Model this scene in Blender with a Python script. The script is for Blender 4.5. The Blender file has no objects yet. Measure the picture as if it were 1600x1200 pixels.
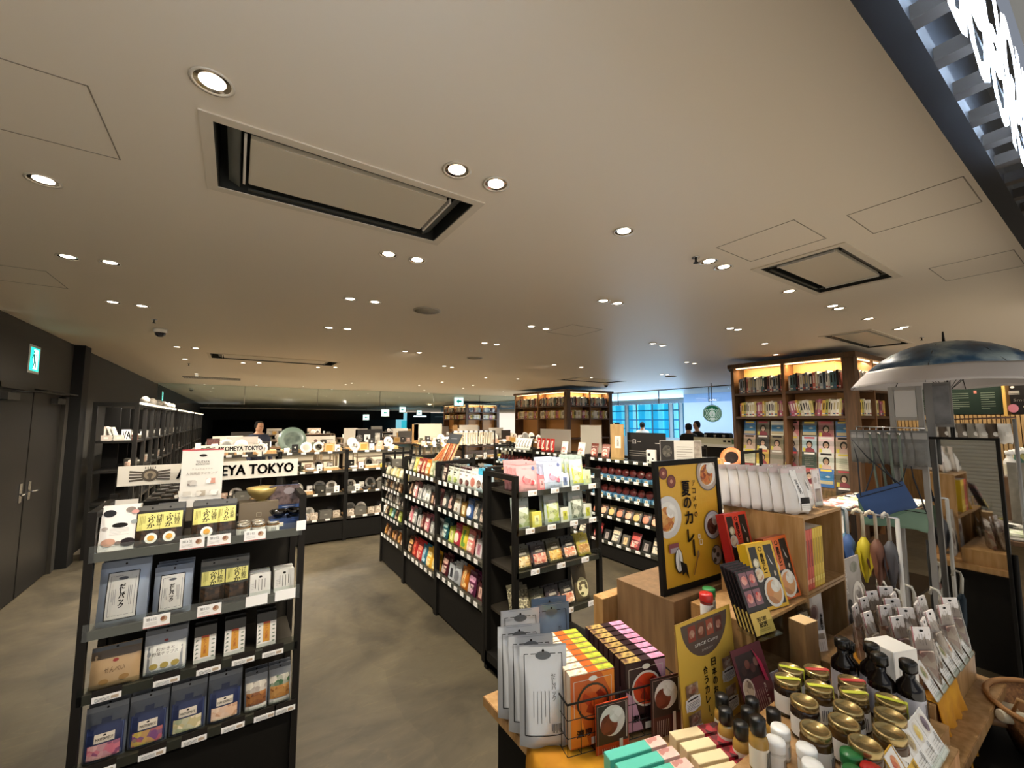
import bpy, bmesh, math, random
from mathutils import Matrix, Vector
random.seed(7)
SC = bpy.context.scene
C = SC.collection
# ---------------------------------------------------------------- camera
PITCH, YAW, F, H = math.radians(5.0), math.radians(33.5), 650.0, 1.7
cam = bpy.data.cameras.new('camera'); cam.sensor_width = 36; cam.lens = 36 * F / 1600; cam.clip_start = .02; cam.clip_end = 200
camo = bpy.data.objects.new('camera', cam); C.objects.link(camo)
camo.location = (0, 0, H); camo.rotation_euler = (math.pi / 2 + PITCH, 0, -YAW)
SC.camera = camo
# ---------------------------------------------------------------- view, world
SC.view_settings.view_transform = 'Standard'; SC.view_settings.look = 'None'
SC.view_settings.exposure = 0.0; SC.view_settings.gamma = 1; SC.view_settings.use_curve_mapping = False
SC.cycles.max_bounces = 8; SC.cycles.diffuse_bounces = 4; SC.cycles.transparent_max_bounces = 24
SC.cycles.glossy_bounces = 3; SC.cycles.sample_clamp_indirect = 4; SC.cycles.caustics_reflective = False; SC.cycles.caustics_refractive = False
W = bpy.data.worlds.new('world'); SC.world = W; W.use_nodes = True
# added warm glow from below the horizon to light the ceiling; dimmer above
_n = W.node_tree.nodes; _l = W.node_tree.links; _tc = _n.new('ShaderNodeTexCoord'); _sp = _n.new('ShaderNodeSeparateXYZ'); _cr = _n.new('ShaderNodeValToRGB')
_l.new(_tc.outputs['Generated'], _sp.inputs[0]); _l.new(_sp.outputs[2], _cr.inputs[0]); _l.new(_cr.outputs[0], _n['Background'].inputs[0])
_e = _cr.color_ramp.elements; _e[0].position = 0; _e[0].color = (1, .9, .76, 1); _e[1].position = .12; _e[1].color = (.20, .22, .26, 1)
_n['Background'].inputs[1].default_value = 1.12
SPOT_W, CEIL = 29.0, 2.6        # watts of one downlight, ceiling height

def al(name, loc, rot, sx, sy, w, col):
    l = bpy.data.lights.new(name, 'AREA'); l.shape = 'RECTANGLE'; l.size = sx; l.size_y = sy; l.energy = w; l.color = col
    o = bpy.data.objects.new(name, l); C.objects.link(o); o.location = loc; o.rotation_euler = rot
    return o
# unseen fill lamp added behind the camera; daylight entering at the cafe windows
al('concourse_fill', (1.5, -3.0, 2.95), (math.radians(25), 0, 0), 9, 2.5, 60, (1, .93, .82))
al('daylight', (14.6, 11, 1.8), (0, math.radians(90), 0), 1.5, 6, 420, (.5, .75, 1))

def ray(px, py):
    u, v = (px - 800) / F, (600 - py) / F
    f = Vector((math.sin(YAW), math.cos(YAW), 0)); r = Vector((math.cos(YAW), -math.sin(YAW), 0)); z = Vector((0, 0, 1))
    return u * r + v * (-f * math.sin(PITCH) + z * math.cos(PITCH)) + f * math.cos(PITCH) + z * math.sin(PITCH)
def at(px, py, x=None, y=None, z=None):
    d = ray(px, py)
    t = (z - H) / d.z if z is not None else (x / d.x if x is not None else y / d.y)
    return Vector((0, 0, H)) + d * t
# ---------------------------------------------------------------- materials
def lin(h):
    return tuple(((int(h[i:i+2], 16) / 255 + .055) / 1.055) ** 2.4 if int(h[i:i+2], 16) > 10 else int(h[i:i+2], 16) / 3294.6 for i in (0, 2, 4)) + (1,)
_m = {}
def M(h, r=.55, metal=0., kind='plain', s=1.):
    k = (h, r, metal, kind, s)
    if k in _m: return _m[k]
    m = bpy.data.materials.new(kind + '_' + h.replace('/', '_')); m.use_nodes = True; nt = m.node_tree; N = nt.nodes; L = nt.links
    b = N['Principled BSDF']; hs = h.split('/'); c = lin(hs[0])
    b.inputs['Base Color'].default_value = c; b.inputs['Roughness'].default_value = r; b.inputs['Metallic'].default_value = metal
    if max(c[:3]) < .06 and r > .42: b.inputs['Specular IOR Level'].default_value = .18
    if kind == 'emit':
        b.inputs['Emission Color'].default_value = c; b.inputs['Emission Strength'].default_value = s
    elif kind == 'film':       # clear plastic / glass: mostly transparent with a sheen
        o = N['Material Output']; t = N.new('ShaderNodeBsdfTransparent'); g = N.new('ShaderNodeBsdfGlossy'); x = N.new('ShaderNodeMixShader')
        fr = N.new('ShaderNodeLayerWeight'); fr.inputs[0].default_value = .5; pw = N.new('ShaderNodeMath'); pw.operation = 'POWER'; pw.inputs[1].default_value = 4
        ad = N.new('ShaderNodeMath'); ad.operation = 'MULTIPLY_ADD'; ad.inputs[1].default_value = .7; ad.inputs[2].default_value = .03 * s
        g.inputs['Roughness'].default_value = r; t.inputs[0].default_value = c; g.inputs[0].default_value = (1, 1, 1, 1)
        L.new(fr.outputs['Facing'], pw.inputs[0]); L.new(pw.outputs[0], ad.inputs[0]); L.new(ad.outputs[0], x.inputs[0]); L.new(t.outputs[0], x.inputs[1]); L.new(g.outputs[0], x.inputs[2]); L.new(x.outputs[0], o.inputs[0])
    elif kind in ('food', 'wood', 'noise', 'crackle', 'leaf'):
        tc = N.new('ShaderNodeTexCoord'); mp = N.new('ShaderNodeMapping'); L.new(tc.outputs['Object'], mp.inputs[0])
        if kind == 'wood':
            mp.inputs['Scale'].default_value = (s * 14, s * 14, s * 1.6) if len(hs) < 3 else (s * 1.6, s * 14, s * 14)
            t = N.new('ShaderNodeTexNoise'); t.inputs['Scale'].default_value = 3; t.inputs['Detail'].default_value = 6; out = t.outputs[0]
        elif kind == 'food':
            t = N.new('ShaderNodeTexVoronoi'); t.inputs['Scale'].default_value = 70 * s; out = t.outputs['Color']
            sp = N.new('ShaderNodeSeparateColor'); L.new(out, sp.inputs[0]); L.new(mp.outputs[0], t.inputs['Vector']); out = sp.outputs[0]
        elif kind == 'crackle':
            t = N.new('ShaderNodeTexVoronoi'); t.inputs['Scale'].default_value = 25 * s; out = t.outputs['Distance']
        else:
            t = N.new('ShaderNodeTexNoise'); t.inputs['Scale'].default_value = 6 * s; t.inputs['Detail'].default_value = 8; out = t.outputs[0]
        if kind != 'food': L.new(mp.outputs[0], t.inputs['Vector'])
        cr = N.new('ShaderNodeValToRGB'); L.new(out, cr.inputs[0]); L.new(cr.outputs[0], b.inputs['Base Color'])
        cols = [lin(q) for q in hs[:3]] if len(hs) > 1 else [c, c]
        el = cr.color_ramp.elements
        lo, hi = (.35, .65) if kind != 'food' else (.1, .9)
        el[0].position = lo; el[0].color = cols[0]; el[1].position = hi; el[1].color = cols[-1]
        if len(cols) == 3: e = el.new(.5); e.color = cols[1]
    _m[k] = m
    return m
BLACK = M('13110e', .6); DARK = M('26231e', .6); STEEL = M('2b2926', .4, .6); WHITE = M('e9e6e0', .5); TAG = M('f4f2ee', .5)
FILM = M('ffffff', .12, 0, 'film'); ACRYL = M('f2f6f4', .08, 0, 'film', 1.); CHROME = M('c8c8c8', .2, 1.)
WOOD = M('b08a5c/96703f', .5, 0, 'wood'); WOODD = M('5a3f26/3f2b19', .5, 0, 'wood'); WOODL = M('cba877/b18c58', .5, 0, 'wood')
INK = M('1d1a18', .6)
# ---------------------------------------------------------------- mesh builder
class MB:
    def __init__(s): s.v = []; s.f = []; s.mi = []; s.mats = []; s.sm = []; s.T = None
    def k(s, m):
        if m not in s.mats: s.mats.append(m)
        return s.mats.index(m)
    def add(s, vs, fs, m, smooth=False):
        n = len(s.v); i = s.k(m)
        s.v += [tuple(s.T @ Vector(p)) for p in vs] if s.T else [tuple(p) for p in vs]
        for f in fs: s.f.append([n + a for a in f]); s.mi.append(i); s.sm.append(smooth)
        return s
    def box(s, x0, y0, z0, x1, y1, z1, m):
        return s.add([(x0,y0,z0),(x1,y0,z0),(x1,y1,z0),(x0,y1,z0),(x0,y0,z1),(x1,y0,z1),(x1,y1,z1),(x0,y1,z1)],
                     [(0,3,2,1),(4,5,6,7),(0,1,5,4),(1,2,6,5),(2,3,7,6),(3,0,4,7)], m)
    def lathe(s, prof, m, seg=18, cx=0, cy=0, closed=False):
        vs = []; fs = []
        for r, z in prof:
            for i in range(seg):
                a = 2 * math.pi * i / seg; vs.append((cx + r * math.cos(a), cy + r * math.sin(a), z))
        for j in range(len(prof) - 1):
            for i in range(seg):
                k = (i + 1) % seg; fs.append((j*seg+i, j*seg+k, (j+1)*seg+k, (j+1)*seg+i))
        s.add(vs, fs, m, True)
        n = len(s.v) - len(vs)
        if prof[0][0] > 1e-4 and not closed: s.f.append([n + i for i in range(seg)][::-1]); s.mi.append(s.k(m)); s.sm.append(False)
        if prof[-1][0] > 1e-4 and not closed: s.f.append([n + (len(prof)-1)*seg + i for i in range(seg)]); s.mi.append(s.k(m)); s.sm.append(False)
        return s
    def cyl(s, cx, cy, z0, z1, r, m, seg=16, r1=None): return s.lathe([(r, z0), (r if r1 is None else r1, z1)], m, seg, cx, cy)
    def tube(s, pts, r, m, seg=6):
        pts = [Vector(p) for p in pts]; vs = []; fs = []
        for i, p in enumerate(pts):
            d = (pts[min(i+1, len(pts)-1)] - pts[max(i-1, 0)]).normalized()
            a = d.cross(Vector((0, 0, 1)) if abs(d.z) < .9 else Vector((1, 0, 0))).normalized(); b = d.cross(a)
            for j in range(seg):
                t = 2 * math.pi * j / seg; vs.append(p + r * (a * math.cos(t) + b * math.sin(t)))
        for i in range(len(pts) - 1):
            for j in range(seg):
                k = (j + 1) % seg; fs.append((i*seg+j, i*seg+k, (i+1)*seg+k, (i+1)*seg+j))
        fs.append(tuple(range(seg))[::-1]); fs.append(tuple((len(pts)-1)*seg + j for j in range(seg)))
        return s.add(vs, fs, m, seg > 5)
    def prism(s, poly, y0, y1, m):      # polygon in the xz plane, from y0 (front) to y1
        n = len(poly)
        return s.add([(x, y0, z) for x, z in poly] + [(x, y1, z) for x, z in poly],
                     [tuple(range(n)), tuple(range(2*n-1, n-1, -1))] + [(i, n+i, n+(i+1) % n, (i+1) % n) for i in range(n)], m)
    def build(s, name, parent=None, bevel=0):
        me = bpy.data.meshes.new(name); me.from_pydata(s.v, [], s.f); me.update()
        for m in s.mats: me.materials.append(m)
        me.polygons.foreach_set('material_index', s.mi); me.polygons.foreach_set('use_smooth', s.sm)
        if bevel:
            b = bmesh.new(); b.from_mesh(me)
            bmesh.ops.bevel(b, geom=b.edges[:], offset=bevel, segments=2, affect='EDGES', clamp_overlap=True)
            b.to_mesh(me); b.free()
        o = bpy.data.objects.new(name, me); C.objects.link(o)
        if parent is not None: o.parent = parent
        return o
def T(x=0, y=0, z=0, rz=0, rx=0, ry=0): return Matrix.Translation((x, y, z)) @ Matrix.Rotation(rz, 4, 'Z') @ Matrix.Rotation(rx, 4, 'X') @ Matrix.Rotation(ry, 4, 'Y')
def empty(name):
    o = bpy.data.objects.new(name, None); C.objects.link(o); o.empty_display_size = .1; return o
def struct(o): o['kind'] = 'structure'; return o
def tag(o, label, cat, group=None):
    if len(label.replace('-', '').split()) > 16: print('LONG', label)
    o['label'] = label; o['category'] = cat
    if group: o['group'] = group
    return o
def kids(o): return [c for c in bpy.data.objects if c.parent == o]
_tree = {}
def tree(o):
    if o.name not in _tree: _tree[o.name] = [(c, list(c.children)) for c in o.children]
    return _tree[o.name]
def dup(root):
    r = root.copy(); C.objects.link(r)
    for k in ('label', 'category', 'group'):
        if k in r: del r[k]
    for ch, gs in tree(root):
        c = ch.copy(); C.objects.link(c); c.parent = r
        for g in gs: d = g.copy(); C.objects.link(d); d.parent = c
    return r
_proto = {}; _used = set()
def inst(key, mk, mat, label, cat, group=None):
    if key not in _proto: _proto[key] = mk()
    p = _proto[key]
    if key in _used: p = dup(p)
    _used.add(key); p.matrix_world = mat
    p.location, p.rotation_euler = mat.to_translation(), mat.to_euler()
    return tag(p, label, cat, group)
ORD = 'first second third fourth fifth sixth seventh eighth ninth tenth eleventh twelfth thirteenth fourteenth fifteenth sixteenth seventeenth eighteenth nineteenth twentieth'.split()
def nth(i):
    if i < 20: return ORD[i]
    t = ['twenty', 'thirty', 'forty', 'fifty', 'sixty'][(i + 1) // 10 - 2]; u = (i + 1) % 10
    return (t[:-1] + 'ieth') if u == 0 else t + '-' + ORD[u - 1]
# ---------------------------------------------------------------- lettering and prints
_txt = {}
def textmesh(s, size, vertical=False):
    k = (s, vertical)
    if k not in _txt:
        cu = bpy.data.curves.new('t', 'FONT'); cu.body = '\n'.join(s) if vertical else s; cu.align_x = 'CENTER'; cu.size = 1; cu.resolution_u = 2
        if vertical: cu.space_line = .82
        o = bpy.data.objects.new('t', cu); C.objects.link(o)
        me = bpy.data.meshes.new_from_object(o.evaluated_get(bpy.context.evaluated_depsgraph_get()))
        vs = [v.co.copy() for v in me.vertices]; fs = [tuple(p.vertices) for p in me.polygons]
        bpy.data.objects.remove(o); bpy.data.meshes.remove(me)
        xs = [v.x for v in vs] or [0]; ys = [v.y for v in vs] or [0]
        cx, cy = (min(xs) + max(xs)) / 2, (min(ys) + max(ys)) / 2
        _txt[k] = ([(v.x - cx, v.y - cy) for v in vs], fs, max(max(xs) - min(xs), .01), max(max(ys) - min(ys), .01))
    return _txt[k]
def bold(b, vs, fs, m, y, w, surf, off):
    for dx, dz in ((0, 0), (w, 0), (-w, 0), (0, w)) if w else ((0, 0),):
        b.add([(x + dx, surf(x + dx, z + dz) - off, z + dz) for x, z in vs], [f for f in fs], m)
def decal(name, items, parent=None, surf=None, base=None):
    """flat print on a front facing -Y; items in metres: (kind, cx, cz, w, h, material, extra)"""
    b = base or MB(); surf = surf or (lambda x, z: 0.); off = .0008 if surf.__name__ == '<lambda>' else .0018; st = .0004 if len(items) < 14 else .00013
    for it in items:
        k, cx, cz, w, h, m = it[:6]; ex = it[6] if len(it) > 6 else None
        if k == 'rect':
            n = 1 if surf.__name__ == '<lambda>' else 5
            vs = [(cx - w/2 + w*i/n, cz - h/2 + h*j/n) for j in range(n+1) for i in range(n+1)]
            b.add([(x, surf(x, z) - off, z) for x, z in vs], [(j*(n+1)+i, j*(n+1)+i+1, (j+1)*(n+1)+i+1, (j+1)*(n+1)+i) for j in range(n) for i in range(n)], m)
        elif k == 'disc':
            n = 20; vs = [(cx, cz)] + [(cx + w/2*math.cos(2*math.pi*i/n), cz + h/2*math.sin(2*math.pi*i/n)) for i in range(n)]
            b.add([(x, surf(x, z) - off, z) for x, z in vs], [(0, i+1, (i+1) % n+1) for i in range(n)], m)
        elif k == 'poly':
            vs = ex; b.add([(x, surf(x, z) - off, z) for x, z in vs], [tuple(range(len(vs)))], m)
        elif k == 'frame':
            t = ex or .003
            for a in ((cx, cz+h/2, w, t), (cx, cz-h/2, w, t), (cx-w/2, cz, t, h), (cx+w/2, cz, t, h)):
                decal(name, [('rect',) + a + (m,)], surf=(lambda x, z, o=off: surf(x, z) - o + .0008) if surf.__name__ == '<lambda>' else surf, base=b)
        elif k == 'lines':          # lines of small print
            n, th = ex
            for i in range(n):
                z = cz + h/2 - h*(i+.5)/n; ww = w * (1 if i % 4 != 3 else .6)
                b.add([(cx-w/2, surf(cx-w/2, z) - off, z-th/2), (cx-w/2+ww, surf(cx, z) - off, z-th/2), (cx-w/2+ww, surf(cx, z) - off, z+th/2), (cx-w/2, surf(cx-w/2, z) - off, z+th/2)], [(0, 1, 2, 3)], m)
        elif k == 'vlines':
            n, th = ex
            for i in range(n):
                x = cx - w/2 + w*(i+.5)/n; hh = h * (1 if i % 3 else .8)
                b.add([(x-th/2, surf(x, cz) - off, cz+h/2-hh), (x+th/2, surf(x, cz) - off, cz+h/2-hh), (x+th/2, surf(x, cz) - off, cz+h/2), (x-th/2, surf(x, cz) - off, cz+h/2)], [(0, 1, 2, 3)], m)
        elif k in ('text', 'vtext'):
            vs, fs, tw, th = textmesh(ex[0] if isinstance(ex, tuple) else ex, 1, k == 'vtext')
            sx, sz = w / tw, h / th
            if k == 'text' and not (isinstance(ex, tuple) and ex[1] < 0): pass
            vv = [(cx + x*sx, cz + z*sz) for x, z in vs]
            bold(b, vv, fs, m, 0, (ex[1] if isinstance(ex, tuple) else 0) * h, surf, off)
        off += st
    return None if base else b.build(name, parent)
def curry(cx, cz, r, sauce='9c4a1e/c87a2c/5a2412', dish='e8e4dc', rim=True, rice=True, sq=1.):
    L = []
    if rim: L.append(('disc', cx, cz, 2*r, 2*r*sq, M(dish, .4)))
    L.append(('disc', cx, cz, 1.62*r, 1.62*r*sq, M(sauce, .35, 0, 'food', .35/max(r, .01)*.02)))
    if rice: L.append(('disc', cx + .3*r, cz + .35*r*sq, r, .85*r*sq, M('f2eee2/dcd6c6', .6, 0, 'food', .5)))
    return L
def emblem(cx, cz, w, m=INK, bg=None):    # rice-bowl crest with two fans, as on the shop's own goods
    h = w * .42; L = []
    for sgn in (-1, 1):
        for k in range(4):
            z = cz + h * (.26 - .17*k); L.append(('poly', 0, 0, 0, 0, m, [(cx + sgn*w*.16, z), (cx + sgn*w*.5, z + h*(.12-.06*k)), (cx + sgn*w*.5, z + h*(-.02-.06*k)), (cx + sgn*w*.16, z - h*.12)][::sgn]))
    L.append(('disc', cx, cz, w*.42, h*.95, m)); L.append(('disc', cx, cz, w*.3, h*.62, bg or M('cfc6b6', .5)))
    L.append(('disc', cx, cz, w*.14, h*.3, m)); L.append(('poly', 0, 0, 0, 0, m, [(cx - w*.03, cz - h*.4), (cx + w*.03, cz - h*.4), (cx + w*.04, cz), (cx - w*.04, cz)]))
    for k in range(5):
        x = cx + w*(-.12 + .06*k); L.append(('rect', x, cz + h*.55, w*.022, h*.16, m))
    return L
# ---------------------------------------------------------------- goods: each maker returns a root standing on z=0, facing -Y
def pouch_surf(w, h, d, fill=1.):
    def t(x, z):
        u = min(1, abs(2*x/w)); q = z / h
        p = (.35 + .65*min(1, q/.08)) if q < .08 else (1 if q < .45 else max(.03, 1 - ((q-.45)/.43)) if q < .88 else .03)
        return p * (1 - u**3) ** .6 * d / 2 * fill + .0015
    def surf(x, z): return -t(x, z)
    return surf
def pouch(name, w, h, d, body, items=(), seal=None, window=None):
    surf = pouch_surf(w, h, d); b = MB(); nx, nz = 10, 12
    zs = [0, .03, .08, .16, .27, .38, .48, .58, .68, .78, .88, .93, 1.]
    def wave(i, j): return .0015 * math.sin(i*2.1 + j*1.7)
    for side in (-1, 1):
        vs = [(-w/2 + w*i/nx, side * -surf(-w/2 + w*i/nx, h*q) + (wave(i, j) if 0 < i < nx and j > 8 else 0), h*q - (0 if j else -.004*math.cos(i))) for j, q in enumerate(zs) for i in range(nx+1)]
        fs = [(j*(nx+1)+i, j*(nx+1)+i+1, (j+1)*(nx+1)+i+1, (j+1)*(nx+1)+i) for j in range(len(zs)-1) for i in range(nx)]
        if side > 0: fs = [f[::-1] for f in fs]
        b.add(vs, fs, body, True)
    n = (nx+1)
    b.add([(-w/2 + w*i/nx, s * -surf(-w/2 + w*i/nx, 0), .002) for s in (-1, 1) for i in range(n)], [(i, n+i, n+i+1, i+1) for i in range(nx)], body)
    o = b.build(name)
    if items: decal('label', items, o, surf)
    if seal is not None: decal('top_seal', [('rect', 0, h*.945, w*.99, h*.1, seal), ('disc', 0, h*.945, .008, .008, INK)], o, surf)
    if window: decal('window', [('rect', 0, h*window[0], w*window[2], h*window[1], window[3])], o, surf)
    return o
def carton(name, w, d, h, side, front=(), top=None, frontm=None, spine=()):
    b = MB(); b.box(-w/2, 0, 0, w/2, d, h, side); o = b.build(name, bevel=.0015)
    it = ([('rect', 0, h/2, w-.002, h-.002, frontm)] if frontm else []) + list(front)
    if it: decal('label', it, o)
    if top: b = MB(); b.box(-w/2+.001, .001, h, w/2-.001, d-.001, h+.0006, top); b.build('top_flap', o)
    return o
def jar(name, r, h, content, lid, label=None, lidh=.018, strip=None, slanted=False, glossy=.15):
    b = MB(); b.lathe([(r*.8, 0), (r, .006), (r, h*.72), (r*.93, h*.8), (r*.85, h-lidh)], content, 24); o = b.build(name)
    b = MB(); b.lathe([(r*.9, h-lidh), (r*.97, h-lidh+.002), (r*.97, h-.003), (r*.92, h), (r*.78, h), (r*.76, h-.0015), (.0005, h-.0015)], lid, 28); b.build('lid', o)
    if label:
        b = MB(); b.lathe([(r*1.01, h*.12), (r*1.01, h*.62)], label, 24, closed=True)
        for i in range(5): b.box(-r*.3+i*r*.14, -r*1.03, h*.2, -r*.3+i*r*.14+.0015, -r*1.02, h*(.5 + .02*(i % 2)), INK)
        b.build('label', o)
    if strip: b = MB(); b.box(-r*.85, -r*.18, h-.0005, r*.85, r*.18, h+.0008, strip); b.box(r*.8, -r*.18, h*.55, r*1.03, r*.18, h+.0008, strip); b.build('seal_strip', o)
    return o
def shaker(name, lid, body=None, r=.021, h=.088):
    b = MB(); b.lathe([(r*.95, 0), (r, .004), (r, h*.68), (r*.9, h*.72)], body or M('e2ddd4', .3), 20); o = b.build(name)
    b = MB(); b.lathe([(r*1.08, h*.7), (r*1.1, h*.73), (r*1.1, h*.94), (r*1.02, h), (r*.3, h), (.0004, h-.001)], lid, 24)
    b.build('screw_cap', o)
    b = MB(); b.lathe([(r*1.012, h*.1), (r*1.012, h*.6)], M('eeeae2', .5), 20, closed=True)
    for i in range(4): b.box(-r*.35+i*r*.2, -r*1.04, h*.16, -r*.35+i*r*.2+.001, -r*1.03, h*.52, INK)
    b.build('label', o)
    return o
def bottle(name, r, h, body, cap, label=None, neck=.4, caph=.03):
    b = MB(); b.lathe([(r*.9, 0), (r, .005), (r, h*.55), (r*.92, h*.62), (r*neck, h*.74), (r*neck, h-caph)], body, 20); o = b.build(name)
    b = MB(); b.lathe([(r*neck*1.35, h-caph), (r*neck*1.5, h-caph+.003), (r*neck*1.5, h-.004), (r*neck*1.2, h), (.0004, h)], cap, 20); b.build('cap', o)
    if label:
        b = MB(); b.lathe([(r*1.012, h*.08), (r*1.012, h*.48)], label, 20, closed=True)
        for i in range(5): b.box(-r*.4+i*r*.18, -r*1.05, h*.12, -r*.4+i*r*.18+.0015, -r*1.035, h*.44, INK)
        b.build('label', o)
    return o
def bowl(name, r, h, m, inner=None, foot=True):
    b = MB(); b.lathe([(r*.35, 0), (r*.38, h*.1), (r*.6, h*.25), (r*.88, h*.62), (r, h), (r*.96, h), (r*.84, h*.64), (r*.55, h*.3), (.0004, h*.22)], m, 28)
    o = b.build(name)
    if foot: b = MB(); b.lathe([(r*.4, -.0), (r*.4, h*.08), (r*.3, h*.08)], inner or m, 20); b.build('foot_ring', o)
    return o
def plate(name, r, m, m2=None):    # stood on edge, leaning back, facing -Y
    b = MB(); b.T = T(0, .012, r, 0, math.radians(80)); b.lathe([(r*.5, -.004), (r, .008), (r, .011), (r*.62, .002), (.0004, .001)], m, 28); o = b.build(name)
    b = MB(); b.T = T(0, .012, r, 0, math.radians(80)); b.lathe([(r*.6, .0035), (.0004, .0035)], m2 or m, 24); b.build('well', o)
    return o
def cup(name, r, h, m, handle=False):
    b = MB(); b.lathe([(r*.7, 0), (r*.9, h*.12), (r, h), (r*.93, h), (r*.8, h*.15), (.0004, h*.12)], m, 18); o = b.build(name)
    b = MB()
    if handle: b.tube([(r*.9, 0, h*.8), (r*1.45, 0, h*.75), (r*1.5, 0, h*.4), (r*.9, 0, h*.2)], r*.1, m); b.build('handle', o)
    else: b.lathe([(r*1.0, h*.99), (r*.95, h*.99)], M('6d5a44', .5), 18); b.build('rim', o)
    return o
def tumbler(name, r, h):
    b = MB(); b.lathe([(r*.8, 0), (r*.85, .004), (r, h), (r*.95, h), (r*.8, .012), (.0004, .012)], M('dfe6e2', .05, 0, 'film', 3.), 16); o = b.build(name)
    b = MB(); b.lathe([(r*.82, .001), (r*.82, .010), (.0004, .011)], M('c9d2ce', .1), 16); b.build('base', o)
    return o
def book(name, w, d, h, cover, cols=()):   # spine facing -Y
    b = MB(); b.box(-w/2, 0, 0, w/2, d, h, cover); o = b.build(name)
    b = MB(); b.box(-w/2+.0015, .004, .003, w/2-.0015, d+.001, h+.0005, M('e6dfcf', .8)); b.build('pages', o)
    decal('spine_print', [('rect', 0, h*.6, w*.45, h*.45, cols[0])] + ([('rect', 0, h*.14, w*.8, h*.08, cols[1])] if len(cols) > 1 else []), o)
    return o
def magazine(name, w, h, cover, items):
    b = MB(); b.box(-w/2, 0, 0, w/2, .006, h, M('ded8cc', .6)); o = b.build(name)
    decal('cover', [('rect', 0, h/2, w, h, cover)] + items, o); return o
def card(name, w, h, items, m=None, stand=True, th=.002):
    b = MB(); b.box(-w/2, 0, 0, w/2, th, h, m or TAG); o = b.build(name)
    if items: decal('print', items, o)
    if stand: b = MB(); b.box(-w/2-.002, -.004, 0, w/2+.002, -.0025, h*.14, ACRYL); b.box(-w/2-.002, -.004, 0, w/2+.002, .03, .002, ACRYL); b.build('holder', o)
    return o
def board(name, w, h, m, items=(), th=.006, foot=True):
    b = MB(); b.box(-w/2, 0, .0, w/2, th, h, m); o = b.build(name)
    if items: decal('print', list(items), o)
    if foot: b = MB(); b.prism([(-.01, 0), (.01, 0), (.01, h*.5), (-.01, h*.5)], th, th+.01, DARK); b.box(-w*.2, th, 0, w*.2, th+.05, .004, DARK); b.build('strut', o)
    return o
# ---------------------------------------------------------------- racks
def tags_on(sh, xs, y, z, w=.055, h=.03, m=TAG, ranks=None):
    me = None; fr = lambda x, z: -.0015
    for x in xs:
        if ranks:
            b = MB(); b.box(-w/2, -.0015, -h/2, w/2, 0, h/2, m); n = ranks[list(xs).index(x)]
            decal('t', ([('text', -w*.2, h*.2, w*.4, h*.26, M('6a645c', .6), '第%d位' % n), ('lines', -w*.2, -h*.18, w*.44, h*.3, M('a8a29a', .6), (3, .0009)), ('disc', w*.26, h*.08, w*.26, h*.5, M('8a5a40/d8c0a0/5a4a40', .6, 0, 'food', 1.)), ('rect', 0, -h*.48, w, h*.05, M('c04a3a', .6))] if n else []), surf=fr, base=b)
            b.build('price_tag', sh).location = (x, y, z); continue
        if me is None:
            b = MB(); b.box(-w/2, -.0015, -h/2, w/2, 0, h/2, m)
            decal('t', [('lines', -w*.15, -h*.1, w*.5, h*.6, INK, (3, .0012)), ('rect', w*.28, -h*.05, w*.26, h*.5, M('b9a48c', .6))], surf=fr, base=b) if w > .06 else decal('t', [('lines', 0, 0, w*.8, h*.5, M('8f8b84', .6), (2, .001))], surf=fr, base=b)
            t = b.build('price_tag', sh); me = t.data
        else:
            t = bpy.data.objects.new('price_tag', me); C.objects.link(t); t.parent = sh
        t.location = (x, y, z)
def frame_box(b, W_, D, Hh, p=.028, m=BLACK):
    pass
class Rack:
    """steel gondola: local x along the front, y into the depth, origin at the front corner on the floor"""
    def __init__(s, name, loc, rz, W_, D, Hh, shelves, label, cat='shelf unit', group=None, kick=.3, tilt=0, closed=False, topz=None, post=.03, fm=BLACK, ends=True, tagstep=None, tagm=TAG, tagsize=(.055, .03), lip=.045, back=True, sm=None):
        s.W, s.D, s.H, s.rz, s.loc = W_, D, Hh, rz, loc; s.sh = []
        r = s.root = empty(name); tag(r, label, cat, group)
        for x in (post/2, W_ - post/2):
            for y, hh in ((post/2, Hh), (D - post/2, Hh + .02)):
                b = MB(); b.box(x - post/2, y - post/2, 0, x + post/2, y + post/2, hh, fm); b.build('post', r)
            b = MB(); b.box(x - post/2, post, Hh - post, x + post/2, D - post, Hh, fm); b.box(x - post/2, post, .03, x + post/2, D - post, .03 + post, fm); b.build('side_rail', r)
        if back: b = MB(); b.box(post, D - .012, .05, W_ - post, D - .004, topz or max(shelves) + .02, DARK); b.build('back_panel', r)
        if kick: b = MB(); b.box(post, .02, .02, W_ - post, D - .02, kick, BLACK); b.build('plinth', r)
        for i, z in enumerate(shelves):
            b = MB(); b.box(post, .012, z - .03, W_ - post, D - .014, z - .012, sm or M('3a352d', .35, .3)); b.box(post*.5, .0, z - .034, W_ - post*.5, .012, z - .0, M('4a463e', .3, .5)); sh = b.build('shelf', r)
            if lip: b = MB(); b.box(post*.5, -.003, z - .034, W_ - post*.5, -.001, z + lip, ACRYL); b.build('acrylic_lip', sh)
            if tagstep:
                ts = tagstep[i] if isinstance(tagstep, list) else tagstep
                xs = ts if isinstance(ts, (list, tuple)) else [post + ts*(k+.5) for k in range(int((W_ - 2*post)/ts))]
                tags_on(sh, xs, -.004, z - .012, tagsize[0], tagsize[1], tagm)
            s.sh.append(sh)
        r.location = loc; r.rotation_euler.z = rz
        s.T = Matrix.Translation(loc) @ Matrix.Rotation(rz, 4, 'Z')
    def m(s, x, y, z, rz=0, lean=0): return s.T @ T(x, y, z, rz, -lean)
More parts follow.
